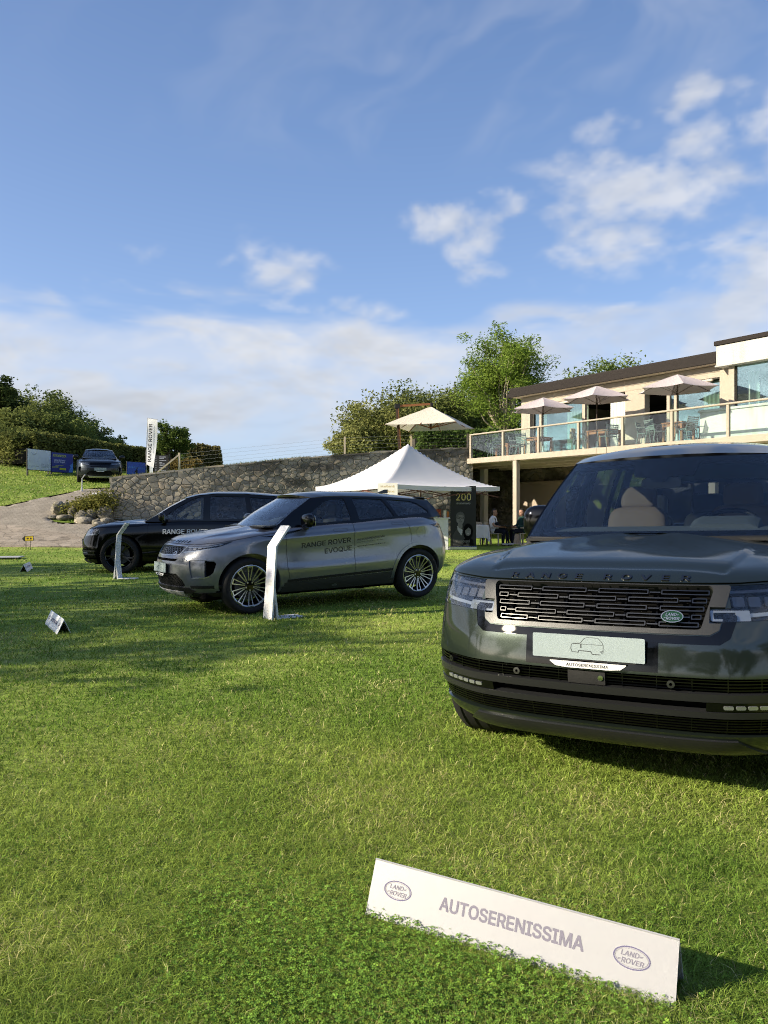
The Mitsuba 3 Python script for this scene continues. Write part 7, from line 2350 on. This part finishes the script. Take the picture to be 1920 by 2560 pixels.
board('blue_board', 'dark blue advertising board with yellow and white lettering left of the hillside car', b0[:2], b1[:2], 3.33, 4.29, 'mat_board_blue', [
    (words('ACROBATICA', .05, .80, .11, asp, True, width=.62), 'mat_print_yellow', 'lettering'), (words('IMPERMEABILIZZAZIONI', .10, .58, .065, asp, True, width=.52), 'mat_print_pale', 'lettering'), (words('INTERVENTI RAPIDI', .10, .48, .065, asp, True, width=.52), 'mat_print_pale', 'lettering'),
    (unary_union([sbox(.18, .33, .56, .35), sbox(.02, .27, .30, .29), sbox(.02, .22, .30, .24)]), 'mat_print_yellow', 'small_print'), (rrect(.36, .12, .66, .23, .02), 'mat_print_yellow', 'stamp'),
    (Polygon([(.78, .02), (.88, .30), (.84, .40), (.93, .46), (.99, .55), (.99, .02)]), 'mat_print_blue', 'figure')])
c0, c1 = at_px(318, 1150, 40), at_px(363, 1150, 41)
asp = .9 / np.hypot(c1[0] - c0[0], c1[1] - c0[1])
board('bright_blue_board', 'bright blue board with pale lettering and a golfer\'s silhouette, low behind the wall', c0[:2], c1[:2], 3.05, 3.95, 'mat_board_bright_blue', [
    (words('vicario', .03, .64, .14, asp, False, width=.46), 'mat_print_blue', 'lettering'), (words('cinque', .58, .60, .14, asp, False, width=.38), 'mat_print_blue', 'lettering'),
    (unary_union([Polygon([(.43, .02), (.46, .35), (.44, .50), (.50, .60), (.57, .52), (.55, .30), (.60, .02)]), ellipse(.53, .66, .035, .055), Polygon([(.50, .58), (.37, .42), (.39, .38), (.52, .50)])]), 'mat_print_black', 'golfer')])

k = thing('feather_flag', 'tall white feather flag with dark upright lettering above the wall', 'flag')
fx, fy, fz = at_px(366, 1188, 37)
M = frame((fx, fy, 3.0), (1, 0, 0), (0, 0, 1), (0, -1, 0))
zt = at_px(370, 1044.7, 37)[2] - 3.0
part(k, 'pole', tube([(0, -.3, 0), (-.01, 1.2, 0), (.06, zt, 0)], .014, 8), 'mat_steel', True, M)
part(k, 'top_rod', rod((.055, zt, 0), (.56, zt - .09, 0), .010), 'mat_steel', False, M)
fl = Polygon([(.0, .62), (.07, zt - .02), (.55, zt - .10), (.52, zt - .8), (.46, 1.3), (.36, .45)])
m = as_mesh(prism(fl, 0, .004, .10))
v = np.array(m.vertices)
v[:, 2] += .05 * np.sin(v[:, 1] * 2.6) * v[:, 0] / .5
m.vertices = v
part(k, 'cloth', m, 'mat_sign_bright', 40, M)
def flag_text(s, h, off, base, length, m_):
    t = text_shape(s, h, True, 1.0)
    t = affinity.scale(t, length / t.bounds[2], 1, origin=(0, 0))
    t = affinity.rotate(t, 88.0, origin=(0, 0))
    t = affinity.translate(t, off, base)
    q = as_mesh(prism(t, .006, .009, .10))
    w = np.array(q.vertices)
    w[:, 2] += .05 * np.sin(w[:, 1] * 2.6) * w[:, 0] / .5
    q.vertices = w
    part(k, 'lettering', q, m_, False, M)
flag_text('RANGE ROVER', .15, .22, .72, 1.85, 'mat_print_black')
flag_text('AUTOSERENISSIMA', .05, .36, 1.15, 1.3, 'mat_print_grey')

k = thing('notice_board', 'black notice board with rows of small white writing between flag and fence', 'board')
nx, ny, nz = at_px(404, 1170, 40)
M = frame((nx, ny, 3.0), (1, 0, 0), (0, 0, 1), (0, -1, 0))
part(k, 'panel', prism(sbox(-.36, .35, .36, 1.28), 0, .03), 'mat_print_black', False, M)
rgx = np.random.default_rng(4)
part(k, 'writing_lines', prism(unary_union([sbox(-.30, 1.18 - .09 * i, -.27, 1.20 - .09 * i) for i in range(9)] + [sbox(-.1, 1.18 - .09 * i, -.1 + rgx.uniform(.12, .35), 1.20 - .09 * i) for i in range(9)]), .0305, .032), 'mat_print_pale', False, M, kind='stuff')
part(k, 'lower_panel', prism(sbox(-.34, .1, .36, .33), 0, .025), 'mat_board_white', False, M)
for s in (-.38, .40):
    part(k, 'post', cub(s - .02, s + .02, -.4, 1.34, -.04, .0), 'mat_print_black', False, M)
part(k, 'side_panel', prism(sbox(-.62, .0, -.44, .82), 0, .02), 'mat_board_white', False, M)

k = thing('wire_fence', 'thin wire fence on pale posts along the ground above the wall', 'fence')
plain('mat_fence_post', (.42, .36, .28), .8, .1)
fp = []
for (u, v, d) in [(448, 1132, 32.2), (862, 1092, 34.0), (1028, 1086, 35.0), (1169, 1084, 36.0)]:
    x, y, zt = at_px(u, v, d)
    fp.append((x, y, zt))
    part(k, 'post', bar((x, y, G2(x, y) - .2), (x, y, zt), .08, .08, up=(0, 1, 0)), 'mat_fence_post')
bx = at_px(392, 1182, 31.9)
part(k, 'brace', bar((fp[0][0], fp[0][1], fp[0][2] - .08), bx, .06, .06, up=(0, 1, 0)), 'mat_fence_post')
for i in range(5):
    for a, b in zip(fp[:-1], fp[1:]):
        part(k, 'wire', rod((a[0], a[1], a[2] - .05 - .16 * i), (b[0], b[1], b[2] - .05 - .16 * i), .0035, n=5), 'mat_steel')
